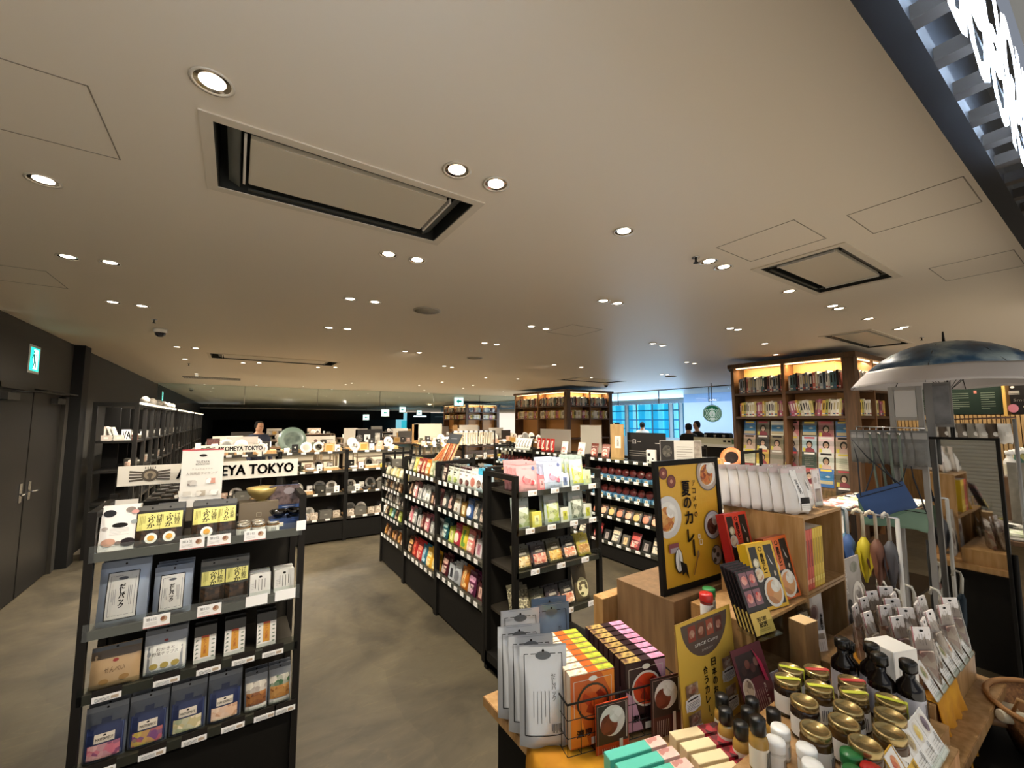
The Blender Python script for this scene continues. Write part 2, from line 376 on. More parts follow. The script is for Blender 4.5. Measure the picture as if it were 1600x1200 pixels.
# ================================================================ the room
def slab(name, x0, x1, y0, y1, z0, z1, holes, m):
    xs = sorted({x0, x1} | {v for h in holes for v in h[:2]}); ys = sorted({y0, y1} | {v for h in holes for v in h[2:]})
    b = MB()
    for i in range(len(xs)-1):
        for j in range(len(ys)-1):
            cx, cy = (xs[i]+xs[i+1])/2, (ys[j]+ys[j+1])/2
            if any(h[0] < cx < h[1] and h[2] < cy < h[3] for h in holes): continue
            b.box(xs[i], ys[j], z0, xs[i+1], ys[j+1], z1, m)
    return struct(b.build(name))
# floor: worn trowelled concrete
fm = bpy.data.materials.new('concrete'); fm.use_nodes = True
def _fm():
    N = fm.node_tree.nodes; L = fm.node_tree.links; b = N['Principled BSDF']
    tc = N.new('ShaderNodeTexCoord'); n1 = N.new('ShaderNodeTexNoise'); n1.inputs['Scale'].default_value = 1.1; n1.inputs['Detail'].default_value = 9; n1.inputs['Roughness'].default_value = .62; n1.inputs['Distortion'].default_value = 1.6
    n2 = N.new('ShaderNodeTexNoise'); n2.inputs['Scale'].default_value = 14; n2.inputs['Detail'].default_value = 6
    w = N.new('ShaderNodeTexWave'); w.inputs['Scale'].default_value = .32; w.inputs['Distortion'].default_value = 9; w.inputs['Detail'].default_value = 5; w.wave_profile = 'SAW'
    for n in (n1, n2, w): L.new(tc.outputs['Object'], n.inputs['Vector'])
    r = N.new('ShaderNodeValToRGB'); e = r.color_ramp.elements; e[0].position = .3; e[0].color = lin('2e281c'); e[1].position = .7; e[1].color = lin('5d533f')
    x = N.new('ShaderNodeMix'); x.data_type = 'RGBA'; x.blend_type = 'MULTIPLY'; x.inputs[0].default_value = .35
    x2 = N.new('ShaderNodeMix'); x2.data_type = 'RGBA'; x2.blend_type = 'MULTIPLY'; x2.inputs[0].default_value = .16
    L.new(n1.outputs[0], r.inputs[0]); L.new(r.outputs[0], x.inputs[6]); L.new(n2.outputs[0], x.inputs[7]); L.new(x.outputs[2], x2.inputs[6]); L.new(w.outputs[0], x2.inputs[7]); 
    n3 = N.new('ShaderNodeTexNoise'); n3.inputs['Scale'].default_value = 2.3; n3.inputs['Detail'].default_value = 12; n3.inputs['Roughness'].default_value = .78; L.new(tc.outputs['Object'], n3.inputs['Vector'])
    r3 = N.new('ShaderNodeValToRGB'); e3 = r3.color_ramp.elements; e3[0].position = .57; e3[0].color = (1, 1, 1, 1); e3[1].position = .72; e3[1].color = (.42, .38, .33, 1); L.new(n3.outputs[0], r3.inputs[0])
    mp = N.new('ShaderNodeMapping'); mp.inputs['Scale'].default_value = (.5, 2.6, 1); mp.inputs['Rotation'].default_value = (0, 0, .5); n4 = N.new('ShaderNodeTexNoise'); n4.inputs['Scale'].default_value = 2.2; n4.inputs['Detail'].default_value = 3; n4.inputs['Distortion'].default_value = 1.2
    L.new(tc.outputs['Object'], mp.inputs[0]); L.new(mp.outputs[0], n4.inputs['Vector']); r4 = N.new('ShaderNodeValToRGB'); e4 = r4.color_ramp.elements; e4[0].position = .485; e4[0].color = (1, 1, 1, 1); e4[1].position = .5; e4[1].color = (1.5, 1.46, 1.35, 1); q4 = e4.new(.515); q4.color = (1, 1, 1, 1); L.new(n4.outputs[0], r4.inputs[0])
    x3 = N.new('ShaderNodeMix'); x3.data_type = 'RGBA'; x3.blend_type = 'MULTIPLY'; x3.inputs[0].default_value = .8; x4 = N.new('ShaderNodeMix'); x4.data_type = 'RGBA'; x4.blend_type = 'MULTIPLY'; x4.inputs[0].default_value = .55
    L.new(x2.outputs[2], x3.inputs[6]); L.new(r3.outputs[0], x3.inputs[7]); L.new(x3.outputs[2], x4.inputs[6]); L.new(r4.outputs[0], x4.inputs[7]); L.new(x4.outputs[2], b.inputs['Base Color'])
    q = N.new('ShaderNodeMapRange'); q.inputs[3].default_value = .38; q.inputs[4].default_value = .6; L.new(n2.outputs[0], q.inputs[0]); L.new(q.outputs[0], b.inputs['Roughness'])
_fm()
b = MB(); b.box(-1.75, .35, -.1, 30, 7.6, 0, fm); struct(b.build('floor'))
b = MB(); b.box(-1.75, 7.6, -.1, 30, 45, 0, M('d6ccb8/c4b89f', .6, 0, 'noise', .3)); struct(b.build('floor_far'))  # hidden floor made pale as an added reflector, bouncing light onto the far ceiling
CM = M('e6dac6', .5)
CASS = [(-.10, .785, 1.475, 1.90), (2.56, 3.40, .80, 1.195), (5.22, 6.53, 1.446, 1.83), (-.33, 1.28, 6.83, 7.33), (5.96, 7.43, 6.53, 7.10)]
slab('ceiling', -1.75, 30, .19, 45, CEIL, CEIL + .01, [(h[0]-.001, h[1]+.001, h[2]-.001, h[3]+.001) for h in CASS], CM)
b = MB(); b.box(-1.75, -6, 3.15, 30, .15, 3.2, M('aab0b6', .7)); struct(b.build('ceiling_concourse'))
WM = M('35332f', .75)
b = MB(); b.box(-1.75, 5.05, 0, -1.65, 5.2, CEIL, WM); b.box(-1.75, 6.85, 0, -1.65, 45, CEIL, WM); b.box(-1.75, 5.2, 2.0, -1.65, 6.85, CEIL, WM); struct(b.build('wall_left'))
b = MB(); b.box(-1.66, 6.98, 0, -1.55, 7.22, CEIL, M('0f0e0d', .7)); struct(b.build('column'))
b = MB(); b.box(-1.75, 45, 0, 14, 45.1, CEIL, M('15130f', .8)); struct(b.build('wall_back'))
b = MB(); b.box(-1.64, 28, 1.75, 9.6, 28.12, 2.35, M('17140f', .8)); struct(b.build('wall_bulkhead'))
b = MB(); b.box(-1.64, 27.99, 2.35, 9.6, 28.12, 2.40, M('cfc6b4', .5)); struct(b.build('trim_1'))
# near shutter along the same wall, seen only in the standing mirror
b = MB(); SH = M('a29e92', .5, .2)
for k in range(52): b.prism([(0, k*.05), (.012, k*.05+.012), (.012, k*.05+.04), (0, k*.05+.05)], 0, 6.2, SH)
b.T = None; o = b.build('wall_shutter'); o.location = (-1.68, -1.2, 0); struct(o)
# steel double door in the wall
d = struct(empty('door_1')); DM = M('1b1917', .5, .2)
for y0, y1 in ((5.22, 6.02), (6.04, 6.83)):
    b = MB(); b.box(-1.72, y0, .01, -1.675, y1, 1.98, DM); l = b.build('door_leaf', d, bevel=.004)
    b = MB(); yc = y1 - .09 if y0 < 5.5 else y0 + .09
    b.box(-1.675, yc-.03, .92, -1.668, yc+.03, 1.1, CHROME); b.tube([(-1.67, yc, 1.0), (-1.63, yc, 1.0), (-1.63, yc + (.11 if y0 > 5.5 else -.11), 1.0)], .009, CHROME); b.build('door_handle', l)
b = MB(); b.box(-1.69, 5.19, 0, -1.64, 5.225, 2.03, DARK); b.box(-1.69, 6.83, 0, -1.64, 6.87, 2.03, DARK); b.box(-1.69, 5.19, 1.98, -1.64, 6.87, 2.03, DARK); b.build('door_frame', d)
for yc, sg in ((5.42, 1), (6.62, -1)):
    c = empty('door_closer'); b = MB(); b.box(-1.675, yc-.12, 1.88, -1.62, yc+.12, 1.94, STEEL); b.build('closer_body', c)
    b = MB(); b.tube([(-1.64, yc, 1.95), (-1.45, yc+sg*.22, 1.97)], .008, BLACK); b.tube([(-1.45, yc+sg*.22, 1.97), (-1.64, yc+sg*.5, 2.0)], .008, BLACK); b.build('arm', c)
    tag(c, 'black door closer arm over the ' + ('nearer' if sg > 0 else 'farther') + ' leaf of the dark steel door', 'door closer', 'door closers')
# exit signs
def exit_sign(mat, label, arrow=False, w=.26, h=.27, hang=0):
    r = empty('exit_sign'); b = MB(); b.box(-w/2, 0, 0, w/2, .03, h, M('b7b2a8', .5)); b.build('housing', r, bevel=.003)
    G = M('22d0c0', .4, 0, 'emit', 1.6); Wt = M('d8fff8', .4, 0, 'emit', 2.)
    it = [('rect', 0, h/2, w*.82, h*.82, G)]
    if arrow: it = [('rect', 0, h/2, w*.86, h*.8, Wt), ('poly', 0, 0, 0, 0, M('0f8f7c', .4, 0, 'emit', .7), [(-w*.25, h*.5), (0, h*.72), (0, h*.58), (w*.25, h*.58), (w*.25, h*.42), (0, h*.42), (0, h*.28)])]
    else:
        it += [('rect', w*.08, h*.5, w*.42, h*.7, Wt)]
        I = M('0b6a68', .5, 0, 'emit', .5)
        it += [('disc', -w*.1, h*.76, w*.1, h*.1, I)] + [('poly', 0, 0, 0, 0, I, [(a*w, c*h) for a, c in P]) for P in ([(-.17, .68), (-.02, .7), (.06, .45), (-.08, .42)], [(-.08, .44), (.05, .46), (-.1, .2), (-.2, .14)], [(-.02, .46), (.07, .44), (.16, .3), (.1, .14), (.06, .3)], [(-.17, .68), (-.13, .64), (-.28, .5), (-.3, .54)], [(-.04, .7), (.02, .64), (.2, .56), (.2, .6)])]
    decal('sign_face', it, r)
    if hang: b = MB(); b.cyl(0, .015, h, h + hang, .006, STEEL, 8); b.build('stem', r)
    r.matrix_world = mat; r.location, r.rotation_euler = mat.to_translation(), mat.to_euler(); return tag(r, label, 'exit sign')
exit_sign(T(-1.645, 5.86, 2.15, math.pi/2), 'glowing green running-figure exit sign high on the wall above the door')
exit_sign(T(-1.645, 14.3, 2.2, math.pi/2), 'small green exit sign on the wall above the far shelving', hang=0)
for i, (px, py, yy) in enumerate(((717, 627, 15), (602, 645, 21), (629, 640, 25), (655, 645, 29), (572, 652, 27))):
    p = at(px, py, y=yy); hh = .42 if i == 0 else .4
    exit_sign(T(p.x, p.y, p.z - hh/2, -.25), ['hanging green arrow exit sign beside the middle book tower', 'hanging green arrow sign over the far aisle by the shop entrance', 'dim hanging arrow sign under the far ceiling', 'hanging arrow sign in front of the far dark shops', 'small white arrow sign on the dark bulkhead'][i], True, hh*1.0, hh, max(.02, CEIL - p.z - hh/2))
# ceiling fittings
def cassette(i, r, label, kind):
    x0, x1, y0, y1 = r; c = empty('air_conditioner'); dk = M('2a2a26', .5); FR = M('d3c7b2', .5)
    b = MB(); b.box(x0-.001, y0-.001, CEIL+.055, x1+.001, y1+.001, CEIL+.2, dk)
    b = MB(); t = .004
    for q in ((x0, y0, x0+t, y1), (x1-t, y0, x1, y1), (x0, y0, x1, y0+t), (x0, y1-t, x1, y1)): b.box(q[0], q[1], CEIL-.002, q[2], q[3], CEIL+.16, dk)
    b.box(x0, y0, CEIL+.15, x1, y1, CEIL+.16, dk); b.build('recess', c)
    b = MB(); f = .035
    for q in ((x0-f, y0-f, x0, y1+f), (x1, y0-f, x1+f, y1+f), (x0, y0-f, x1, y0), (x0, y1, x1, y1+f)): b.box(q[0], q[1], CEIL-.006, q[2], q[3], CEIL-.0005, FR)
    b.build('surround', c)
    w, h = x1-x0, y1-y0
    if w > 1: px0, px1, py0, py1 = x0+w*.09, x1-w*.09, y0+h*.12, y1-h*.12
    else: px0, px1, py0, py1 = x0+w*.11, x1-w*.11, y0+h*.12, y1-h*.16
    b = MB(); b.box(px0, py0, CEIL+.004, px1, py1, CEIL+.03, M('cabfa9', .35)); b.build('intake_panel', c, bevel=.003)
    b = MB()
    for q in ((px0-.018, py0, px0-.010, py1), (px1+.010, py0, px1+.018, py1)): b = MB(); b.box(q[0], q[1], CEIL+.0, q[2], q[3], CEIL+.02, M('ded6c8', .3)); b.build('edge_strip', c)
    for x in (px0-.045, px1+.045):
        b = MB(); b.T = T(x, 0, CEIL+.02, 0, 0, .5 if x < px0 else -.5); b.box(-.02, y0+.02, -.003, .02, y1-.02, .003, M('5b5c55', .35, .3)); b.build('louvre', c)
    for y in (y0+.016, y1-.016):
        b = MB(); b.box(px0, y-.008, CEIL+.005, px1, y+.008, CEIL+.012, M('43443e', .4, .3)); b.build('louvre', c)
    tag(c, label, 'air conditioner', 'ceiling air conditioners')
for i, (r, l) in enumerate(zip(CASS, ['large recessed ceiling air conditioner above the aisle with beige panel', 'squarish recessed ceiling air conditioner between two access hatches', 'flat ceiling air conditioner above the tall bookcase and umbrella', 'long slim ceiling air conditioner above the far grocery shelves', 'slim ceiling air conditioner in front of the middle book tower'])): cassette(i, r, l, 0)
n = 0
for x0, x1, y0, y1 in ((-.9, -.375, 1.505, 1.89), (2.05, 2.40, .80, 1.166), (2.20, 2.53, .30, .655), (3.39, 3.8, .31, .638), (-1.5, -1.0, 3.6, 4.0), (2.6, 3.0, 2.9, 3.3)):
    b = MB(); t = .0035; g = M('8c8170', .6)
    for q in ((x0, y0, x1, y0+t), (x0, y1-t, x1, y1), (x0, y0, x0+t, y1), (x1-t, y0, x1, y1)): b.box(q[0], q[1], CEIL-.0015, q[2], q[3], CEIL-.0002, g)
    n += 1; struct(b.build('trim_%d' % (n+1)))
# downlights
LD = bpy.data.lights.new('downlight', 'SPOT'); LD.energy = SPOT_W; LD.spot_size = math.radians(125); LD.spot_blend = .8; LD.color = (1, .90, .75); LD.shadow_soft_size = .02
def mk_down():
    r = empty('downlight'); b = MB(); b.lathe([(.05, -.001), (.052, -.005), (.044, -.005), (.040, .0)], M('d6cbb8', .4), 20, closed=True); b.build('trim_ring', r)
    b = MB(); b.lathe([(.031, -.001), (.022, -.003), (.0004, -.0035)], M('fff0d8', .3, 0, 'emit', 9.), 16); b.build('lens', r)
    b = MB(); b.lathe([(.045, -.0035), (.030, -.0005)], M('b8b0a4', .12, 1), 16, closed=True); b.build('reflector', r)
    return r
def mk_down_off():
    r = mk_down(); 
    return r
PX = [(332,127),(714,265),(775,287),(68,281),(106,401),(172,410),(607,397),(652,406),(975,361),(1108,408),(1131,417),(1233,455),(547,467),(586,472),(943,470),(965,474),
      (176,472),(222,478),(514,512),(543,514),(633,549),(655,551),(289,561),(277,542),(306,544),(380,567),(405,567),(497,574),(524,574),(830,510),(853,514),(757,536),(776,538),
      (1141,513),(1153,515),(1301,478),(1311,482),(1357,498),(1404,514),(1413,511),(1195,537),(1212,554),(1020,537),(1035,540),(694,572),(706,574),(866,570),(908,574),(401,602),(474,604),(540,601),
      (575,615),(655,602),(663,610),(691,597),(739,602),(759,590),(809,592),(1073,566),(1085,568),(1043,585),(1034,585),(307,584),(333,606),(425,617),(510,619),(560,618),(612,626),(641,628),(786,612),(924,590),(1047,618),(1138,606)]
rows = {}
LF = LD.copy(); LF.energy = SPOT_W * 6
LM = LD.copy(); LM.energy = SPOT_W * 4
for px, py in PX:
    p = at(px, py, z=CEIL); rows.setdefault(min(12, int(p.y)), []).append(p)
FAR = []
for j, k in enumerate(sorted(rows)):
    for i, p in enumerate(sorted(rows[k], key=lambda q: q.x)):
        o = inst('down', mk_down, T(p.x, p.y, CEIL), 'recessed downlight, %s along the %s row of ceiling lamps' % (nth(i), nth(j)), 'downlight', 'ceiling downlights')
        aimed = 0, 0                                     # the gimbals are turned toward the goods they light
        if p.y < 2.05 and p.x < 3.6: aimed = 0, .42
        elif p.y > 4.7 and p.y < 6.3 and p.x < 4.4: aimed = 0, .75
        elif .4 < p.x < 1.2 and p.y < 4.7: aimed = .5, 0
        elif 2.0 < p.x < 3.6 and p.y < 6: aimed = .55, 0
        elif p.x < .4 and p.y > 3 and p.y < 6.3: aimed = 0, .6
        l = bpy.data.objects.new('lamp', (LM if p.y < 6.3 else LF) if p.y > 3.9 else LD); C.objects.link(l); l.parent = o; l.location = (0, 0, -.012); l.rotation_euler = Vector((-aimed[0], -aimed[1], 1)).to_track_quat('Z', 'Y').to_euler()
for i, (x, y) in enumerate([(x, y) for y in (10.5, 13, 16, 20) for x in (-.7, 2.3, 5.3, 8.3, 11.2)]):
    o = inst('down', mk_down, T(x, y, CEIL), 'small distant downlight, %s over the far shop floor' % nth(i), 'downlight', 'far downlights')
    l = bpy.data.objects.new('lamp', LF); C.objects.link(l); l.parent = o; l.location = (0, 0, -.012)
# cameras, speakers, sensors on the ceiling
def cctv(p, label):
    r = empty('dome_camera'); b = MB(); b.lathe([(.055, 0), (.055, -.03), (.046, -.04)], M('cfc8bb', .4), 18); b.build('mount', r)
    b = MB(); b.lathe([(.045, -.04), (.04, -.062), (.02, -.078), (.0004, -.082)], M('15151a', .1), 18); b.build('dome', r); r.location = (p.x, p.y, CEIL); tag(r, label, 'camera', 'ceiling cameras')
for (px, py), l in zip(((251, 514), (299, 607), (325, 631), (1142, 574), (947, 600)), ('white dome camera on the ceiling near the dark wall', 'dome camera on the ceiling before the slatted shelving', 'small far dome camera beside the dark wall', 'dome camera beside the top corner of the tall bookcase', 'tiny dome camera above the middle book tower')): cctv(at(px, py, z=CEIL), l)
for (px, py), l in zip(((667, 485), (742, 559), (1048, 588)), ('round flat ceiling speaker above the centre racks', 'small round ceiling speaker beyond the flat one', 'round ceiling speaker in front of the cafe glass')):
    p = at(px, py, z=CEIL); r = empty('ceiling_speaker'); b = MB(); b.lathe([(.11, 0), (.11, -.006), (.10, -.008)], M('b9ad98', .5), 28); b.build('rim', r)
    b = MB(); b.lathe([(.1, -.008), (.0004, -.0085)], M('a2967f', .8, 0, 'noise'), 24); b.build('grille', r); r.location = (p.x, p.y, CEIL); tag(r, l, 'speaker', 'ceiling speakers')
for i, (px, py) in enumerate(((1087, 402), (241, 499), (295, 568), (1440, 527))):
    p = at(px, py, z=CEIL); r = empty('sprinkler_head'); b = MB(); b.lathe([(.022, 0), (.02, -.006)], CHROME, 12); b.build('escutcheon', r); b = MB(); b.cyl(0, 0, -.03, -.006, .006, DARK, 8); b.cyl(0, 0, -.034, -.03, .014, DARK, 10); b.build('nozzle', r)
    r.location = (p.x, p.y, CEIL); tag(r, ['small dark sprinkler left of the square air conditioner', 'small sprinkler beside the white dome camera', 'tiny sprinkler among the far downlights', 'small sprinkler above the open umbrella'][i], 'sprinkler', 'ceiling sprinklers')
p0, p1 = at(285, 588, z=CEIL), at(338, 590, z=CEIL); r = empty('air_vent')
b = MB(); b.box(p0.x, p0.y-.1, CEIL-.008, p0.x+1.0, p0.y+.35, CEIL-.001, M('4c463c', .6)); b.build('vent_frame', r)
b = MB()
for k in range(22): b.box(p0.x+.04+k*.043, p0.y-.08, CEIL-.012, p0.x+.05+k*.043, p0.y+.33, CEIL-.008, M('7c7464', .5))
b.build('grille', r); tag(r, 'dark slotted air vent in the far ceiling by the wall', 'vent')
# hanging glass smoke curtains
def glasscurtain(x0, x1, y, n, nm):
    b = MB(); b.box(x0, y, 2.12, x1, y+.01, CEIL-.001, M('e6eef0', .03, 0, 'film', 1.)); o = b.build(nm); struct(o)
    b = MB()
    for k in range(n+1): x = x0 + (x1-x0)*k/n; b.box(x-.004, y-.004, 2.12, x+.004, y+.014, CEIL-.001, M('5c5850', .4))
    q = b.build('window_frame', o)
glasscurtain(-1.6, 9, 13.0, 6, 'window_1')
# header sign above the entrance: dark ladder frame and glowing letters, read from the concourse
r = empty('illuminated_shop_sign'); SB = M('0e0c0a', .7)
b = MB(); b.box(.2, .150, 2.3, 5, .188, 2.34, SB); b.box(.2, .175, 2.34, 5, .188, 3.15, SB); b.build('header_beam', r)
b = MB(); b.box(.2, .160, 2.35, 5, .174, 2.55, M('06080c', .8)); b.build('back_board', r)
for k in range(36): b = MB(); x = .3 + k*.13; b.box(x, .106, 2.3, x+.028, .150, 2.325, M('2a241e', .7)); b.build('rung', r)
L_ = M('eaf4ff', .4, 0, 'emit', 5.)
vs, fs, tw, th = textmesh('TSUTAYA BOOKS', 1)
xe = 1.47; w_ = 1.75; x0_ = xe - w_
b = MB(); hh = .19
front = []
for dx in (-.012, -.004, .004, .012):
    for dz in (-.006, .006): b.add([(x0_ + (x/tw + .5)*w_ + dx, .085, 2.235 + (z/th + .5)*hh + dz) for x, z in vs], fs, L_)
    b.add([(x0_ + (x/tw + .5)*w_ + dx, .100, 2.235 + (z/th + .5)*hh) for x, z in vs], [f[::-1] for f in fs], L_)
b.build('letters', r)
b = MB(); b.box(.2, .100, 2.30, 5, .106, 2.31, SB); b.build('letter_rail', r)
tag(r, 'dark overhead shop sign frame with glowing white letters facing the concourse', 'sign')
al('sign_glow', (1.2, -.0, 2.33), (math.radians(-90), 0, 0), 1.4, .2, .6, (.75, .86, 1)).parent = r
# ================================================================ shelf racks and their goods
LEAN = .16
def label_for(desc, i, place, deep=0):
    return '%s, %s from left, on %s' % (desc, nth(i), place) if not deep else '%s behind the %s front one on %s' % (desc, nth(i), place)
def fill(rk, z, place, group, items, y=.05, lean=LEAN, z0=0):
    """items: (x, key, maker, description, category[, copies behind, step, rz])"""
    cnt = 0
    for it in items:
        x, key, mk, desc, cat = it[:5]; n = it[5] if len(it) > 5 else 0; st = it[6] if len(it) > 6 else .03; rz = it[7] if len(it) > 7 else 0
        for k in range(n, -1, -1):
            if k > 1: g = 'spare packs on ' + place
            inst(key, mk, rk.m(x, y + k*st, z - .012 + z0, rz, lean), label_for(desc, cnt, place, k) if k < 2 else 'spare %s behind the front ones on %s' % (desc, place.replace('the ', '')), cat, group if k < 2 else 'spare %s on %s' % (desc, place))
        cnt += 1
def P(name, w, h, d, body, items=(), seal=None, window=None): return lambda: pouch(name, w, h, d, body, items, seal, window)
GLOSS = lambda h: M(h, .28)
# ---- left rack with the ranking goods
GL = Rack('display_rack', (-.465, 2.30, 0), 0, .775, .37, 1.34, [1.18, .887, .653, .385], 'black steel end rack of rice seasonings and snacks before the dark wall', fm=M('1f1c19', .5, .2), kick=.33, tagstep=None, post=.028, lip=.03, group=None)
for sh, xs in ((GL.sh[0], (.335, .43, .565)), (GL.sh[1], (.235, .41, .585, .70)), (GL.sh[2], (.10, .28, .42, .545, .66)), (GL.sh[3], (.10, .25, .385, .52, .64, .72))):
    z = {GL.sh[0]: 1.18, GL.sh[1]: .887, GL.sh[2]: .653, GL.sh[3]: .385}[sh]
    if sh in GL.sh[:2]: tags_on(sh, xs, -.006, z - .005, .085, .045, ranks=(3, 2, 1) if sh == GL.sh[0] else (6, 5, 0, 0))
    else:
        tags_on(sh, xs, -.006, z - .022, .085, .022)
        for x in xs: b = MB(); b.box(x-.043, -.0065, z-.01, x+.043, -.005, z+.012, M('241f1c', .5)); b.build('name_strip', sh)
YEL = M('cfc874', .5); DKF = M('1e1812/4a3320/1e1812', .3, 0, 'food', 1.2)
def furikake(txt='ふりかけ', w=.1, h=.165, egg=True, lab=(.62, .42), bd='2b2620'):
    def f():
        it = [('rect', 0, h*.22, w*.92, h*.4, DKF), ('rect', 0, h*lab[0], w*.9, h*lab[1], YEL), ('vtext', w*.0, h*lab[0], w*.26, h*.34, INK, (txt[:3], .01)), ('vtext', w*.27, h*(lab[0]+.02), w*.2, h*.28, INK, txt[3:] or '納豆')]
        it += [('vlines', -w*.28, h*lab[0], w*.2, h*.3, INK, (4, .001))]
        if egg: it += [('disc', w*.05, h*.2, w*.42, w*.42, M('f2eee6', .4)), ('disc', w*.05, h*.2, w*.24, w*.24, M('d9a03c', .3))]
        return pouch('seasoning_pouch', w, h, .03, GLOSS(bd), it, seal=M('5c5a55', .2))
    return f
def booklet():
    it = [('rect', 0, .09, .118, .178, M('f1ece6', .5)), ('disc', 0, .1, .05, .02, INK)] + [('lines', 0, .075, .06, .03, M('b5aaa2', .6), (5, .001))]
    for x, z, r, c in ((-.035, .15, .02, '28282c'), (.03, .16, .016, '8a7f76'), (.045, .11, .012, '9aa0a0'), (-.045, .09, .01, 'b5aaa2'), (-.03, .035, .022, 'c99a82'), (.03, .03, .024, '2b2326'), (0, .03, .01, '7a6a60'), (.045, .15, .012, 'd49a92')): it.append(('disc', x, z, 2*r, 1.4*r, M(c, .5)))
    b = MB(); b.box(-.06, 0, 0, .06, .02, .18, M('e8e2da', .5)); o = b.build('recipe_booklet'); decal('cover', it, o); return o
def tinyjar(): return jar('sauce_jar', .028, .05, M('6a4a26', .2), M('c9c2b4', .25, .8), M('eeeae2', .5), lidh=.012)
PL = "the left rack's %s shelf"
fill(GL, 1.18, PL % 'top', 'goods on the left rack', [(.085, 'booklet', booklet, 'white recipe booklet pack', 'booklet', 1, .022),
    (.185, 'furi1', furikake('ふりかけ納豆'), 'black pouch with egg picture', 'pouch', 1, .035), (.245, 'furi1', None, 'black pouch with yellow label', 'pouch', 2, .035),
    (.375, 'furi2', furikake('ふりかけ海苔', .105), 'black furikake pouch', 'pouch', 2, .035), (.45, 'furi3', furikake('ふりかけ胡麻', .08, egg=False), 'narrow furikake pouch', 'pouch', 1, .035)], y=.06, lean=.22)
for i, (x, y) in enumerate(((.52, .05), (.58, .05), (.64, .05), (.52, .11), (.58, .11))): inst('tj', tinyjar, GL.m(x - .0, y, 1.169), 'small sauce jar with metal lid, %s on the left rack beside blue boxes' % nth(i), 'jar', 'small sauce jars on the left rack')
def bluebox(): return carton('gift_box', .09, .1, .055, M('1f3560', .5), [('rect', -.01, .03, .045, .018, M('e6dcc8', .5))])
for i, x in enumerate((.665, .745-.02)): 
    if i == 0: inst('blueb', bluebox, GL.m(.67, .04, 1.169), 'low blue gift box with pale sticker under a dark glass bowl', 'box', 'blue gift boxes')
def bluebox2(): return carton('gift_box', .085, .1, .055, M('1f3560', .5), [('rect', 0, .045, .08, .004, M('33508a', .5))])
inst('blueb2', bluebox2, GL.m(.757 - .045, .045, 1.169).copy() @ T(.03, .0, 0), 'low blue gift box at the right end of the rack top', 'box', 'blue gift boxes')
def darkbowl(): return bowl('glass_bowl', .042, .034, M('4a4c38', .05, 0, 'film', 3.), M('20201c', .2))
for x, t in ((.665, 'dark glass bowl on the blue gift box near the brown box'), (.735, 'greenish glass bowl on the last blue gift box')): inst('gb', darkbowl, GL.m(x, .085, 1.169+.056), t, 'bowl', 'glass bowls on gift boxes')
inst('brownbox', lambda: carton('gift_box', .17, .11, .12, M('6f6250', .6), [('frame', .0, .06, .02, .02, M('a09680', .5), .002)]), GL.m(.585, .19, 1.169), 'plain brown gift box carrying the gold bowl', 'box')
inst('goldbowl', lambda: bowl('gold_bowl', .068, .065, M('b09a5e', .3, .5), M('8a7640', .4)), GL.m(.595, .24, 1.169+.121), 'gold ridged bowl on the plain brown box', 'bowl')
def foodbox(): return carton('curry_box', .14, .03, .19, M('27406e', .5), [('rect', 0, .14, .138, .1, M('3a3032/6a5a58/241d1f', .5, 0, 'noise', 3)), ('disc', .02, .16, .05, .035, M('80787a', .4)), ('disc', .045, .13, .045, .03, M('54484a', .4)), ('rect', -.04, .06, .018, .06, M('c99a3c', .5)), ('lines', .02, .06, .06, .05, M('c9d2e0', .5), (5, .002))])
inst('foodb', foodbox, GL.m(.70, .22, 1.169, 0, .05), 'upright blue box with dark bowls picture behind glass bowls', 'box')
# signs on the left rack
def akomeya(name, w, h, lab, mat):
    r = board(name, w, h, M('d9d2c4', .5), emblem(-w*.345, h*.5, w*.2, M('4a4136', .5), M('8a7c66', .5)) + [('text', w*.13, h*.5, w*.68, h*.56, INK, ('AKOMEYA TOKYO', .05))], th=.006)
    r.location, r.rotation_euler = mat.to_translation(), mat.to_euler(); return tag(r, lab, 'sign')
akomeya('brand_sign', .745, .092, 'long white shop sign standing on the left rack behind the pouches', GL.m(.395, .33, 1.395))
b = MB()
for x in (-.3, .3): b.box(x-.006, .008, -.26, x+.006, .016, .03, DARK)
b.build('post', bpy.data.objects['brand_sign'])
def ranking():
    it = [('rect', 0, .262, .16, .006, M('b03a3e', .5)), ('disc', 0, .235, .03, .013, INK), ('text', 0, .205, .052, .012, INK, 'TSUTAYA'), ('text', 0, .194, .052, .006, INK, 'BOOKSTORE'), ('text', 0, .172, .08, .007, M('9a9288', .5), 'アコメヤおすすめ'), ('text', 0, .152, .12, .012, M('7d766c', .5), '人気商品ランキング')]
    for x, z, c in ((-.035, .11, '7a706a'), (.035, .115, 'b5694a'), (-.05, .06, 'b9b2a6'), (0, .06, '8a7a60'), (.05, .06, 'a8a298')): it += [('rect', x, z, .035, .024, M(c + '/e8e4dc', .5, 0, 'food', .4))]
    return board('ranking_poster', .16, .265, M('d2cec6', .6), it, th=.003)
inst('rank', ranking, GL.m(.345, .16, 1.30, .0, .12), 'white popularity ranking poster standing before the long shop sign', 'poster')
def ranking2():
    it = [('disc', 0, .14, .03, .013, INK), ('lines', 0, .11, .07, .02, M('8a837a', .5), (3, .002)), ('rect', -.03, .05, .035, .03, M('a08f86/e0d8d0', .5, 0, 'food', .4)), ('rect', .035, .05, .03, .03, M('8f8880/e0d8d0', .5, 0, 'food', .4))]
    return board('ranking_poster', .115, .17, M('ddd7cc', .5), it, th=.003)
inst('rank2', ranking2, GL.m(.05, .28, 1.17+.0, .0, .08), 'smaller white notice under the sign at the rack corner', 'poster')
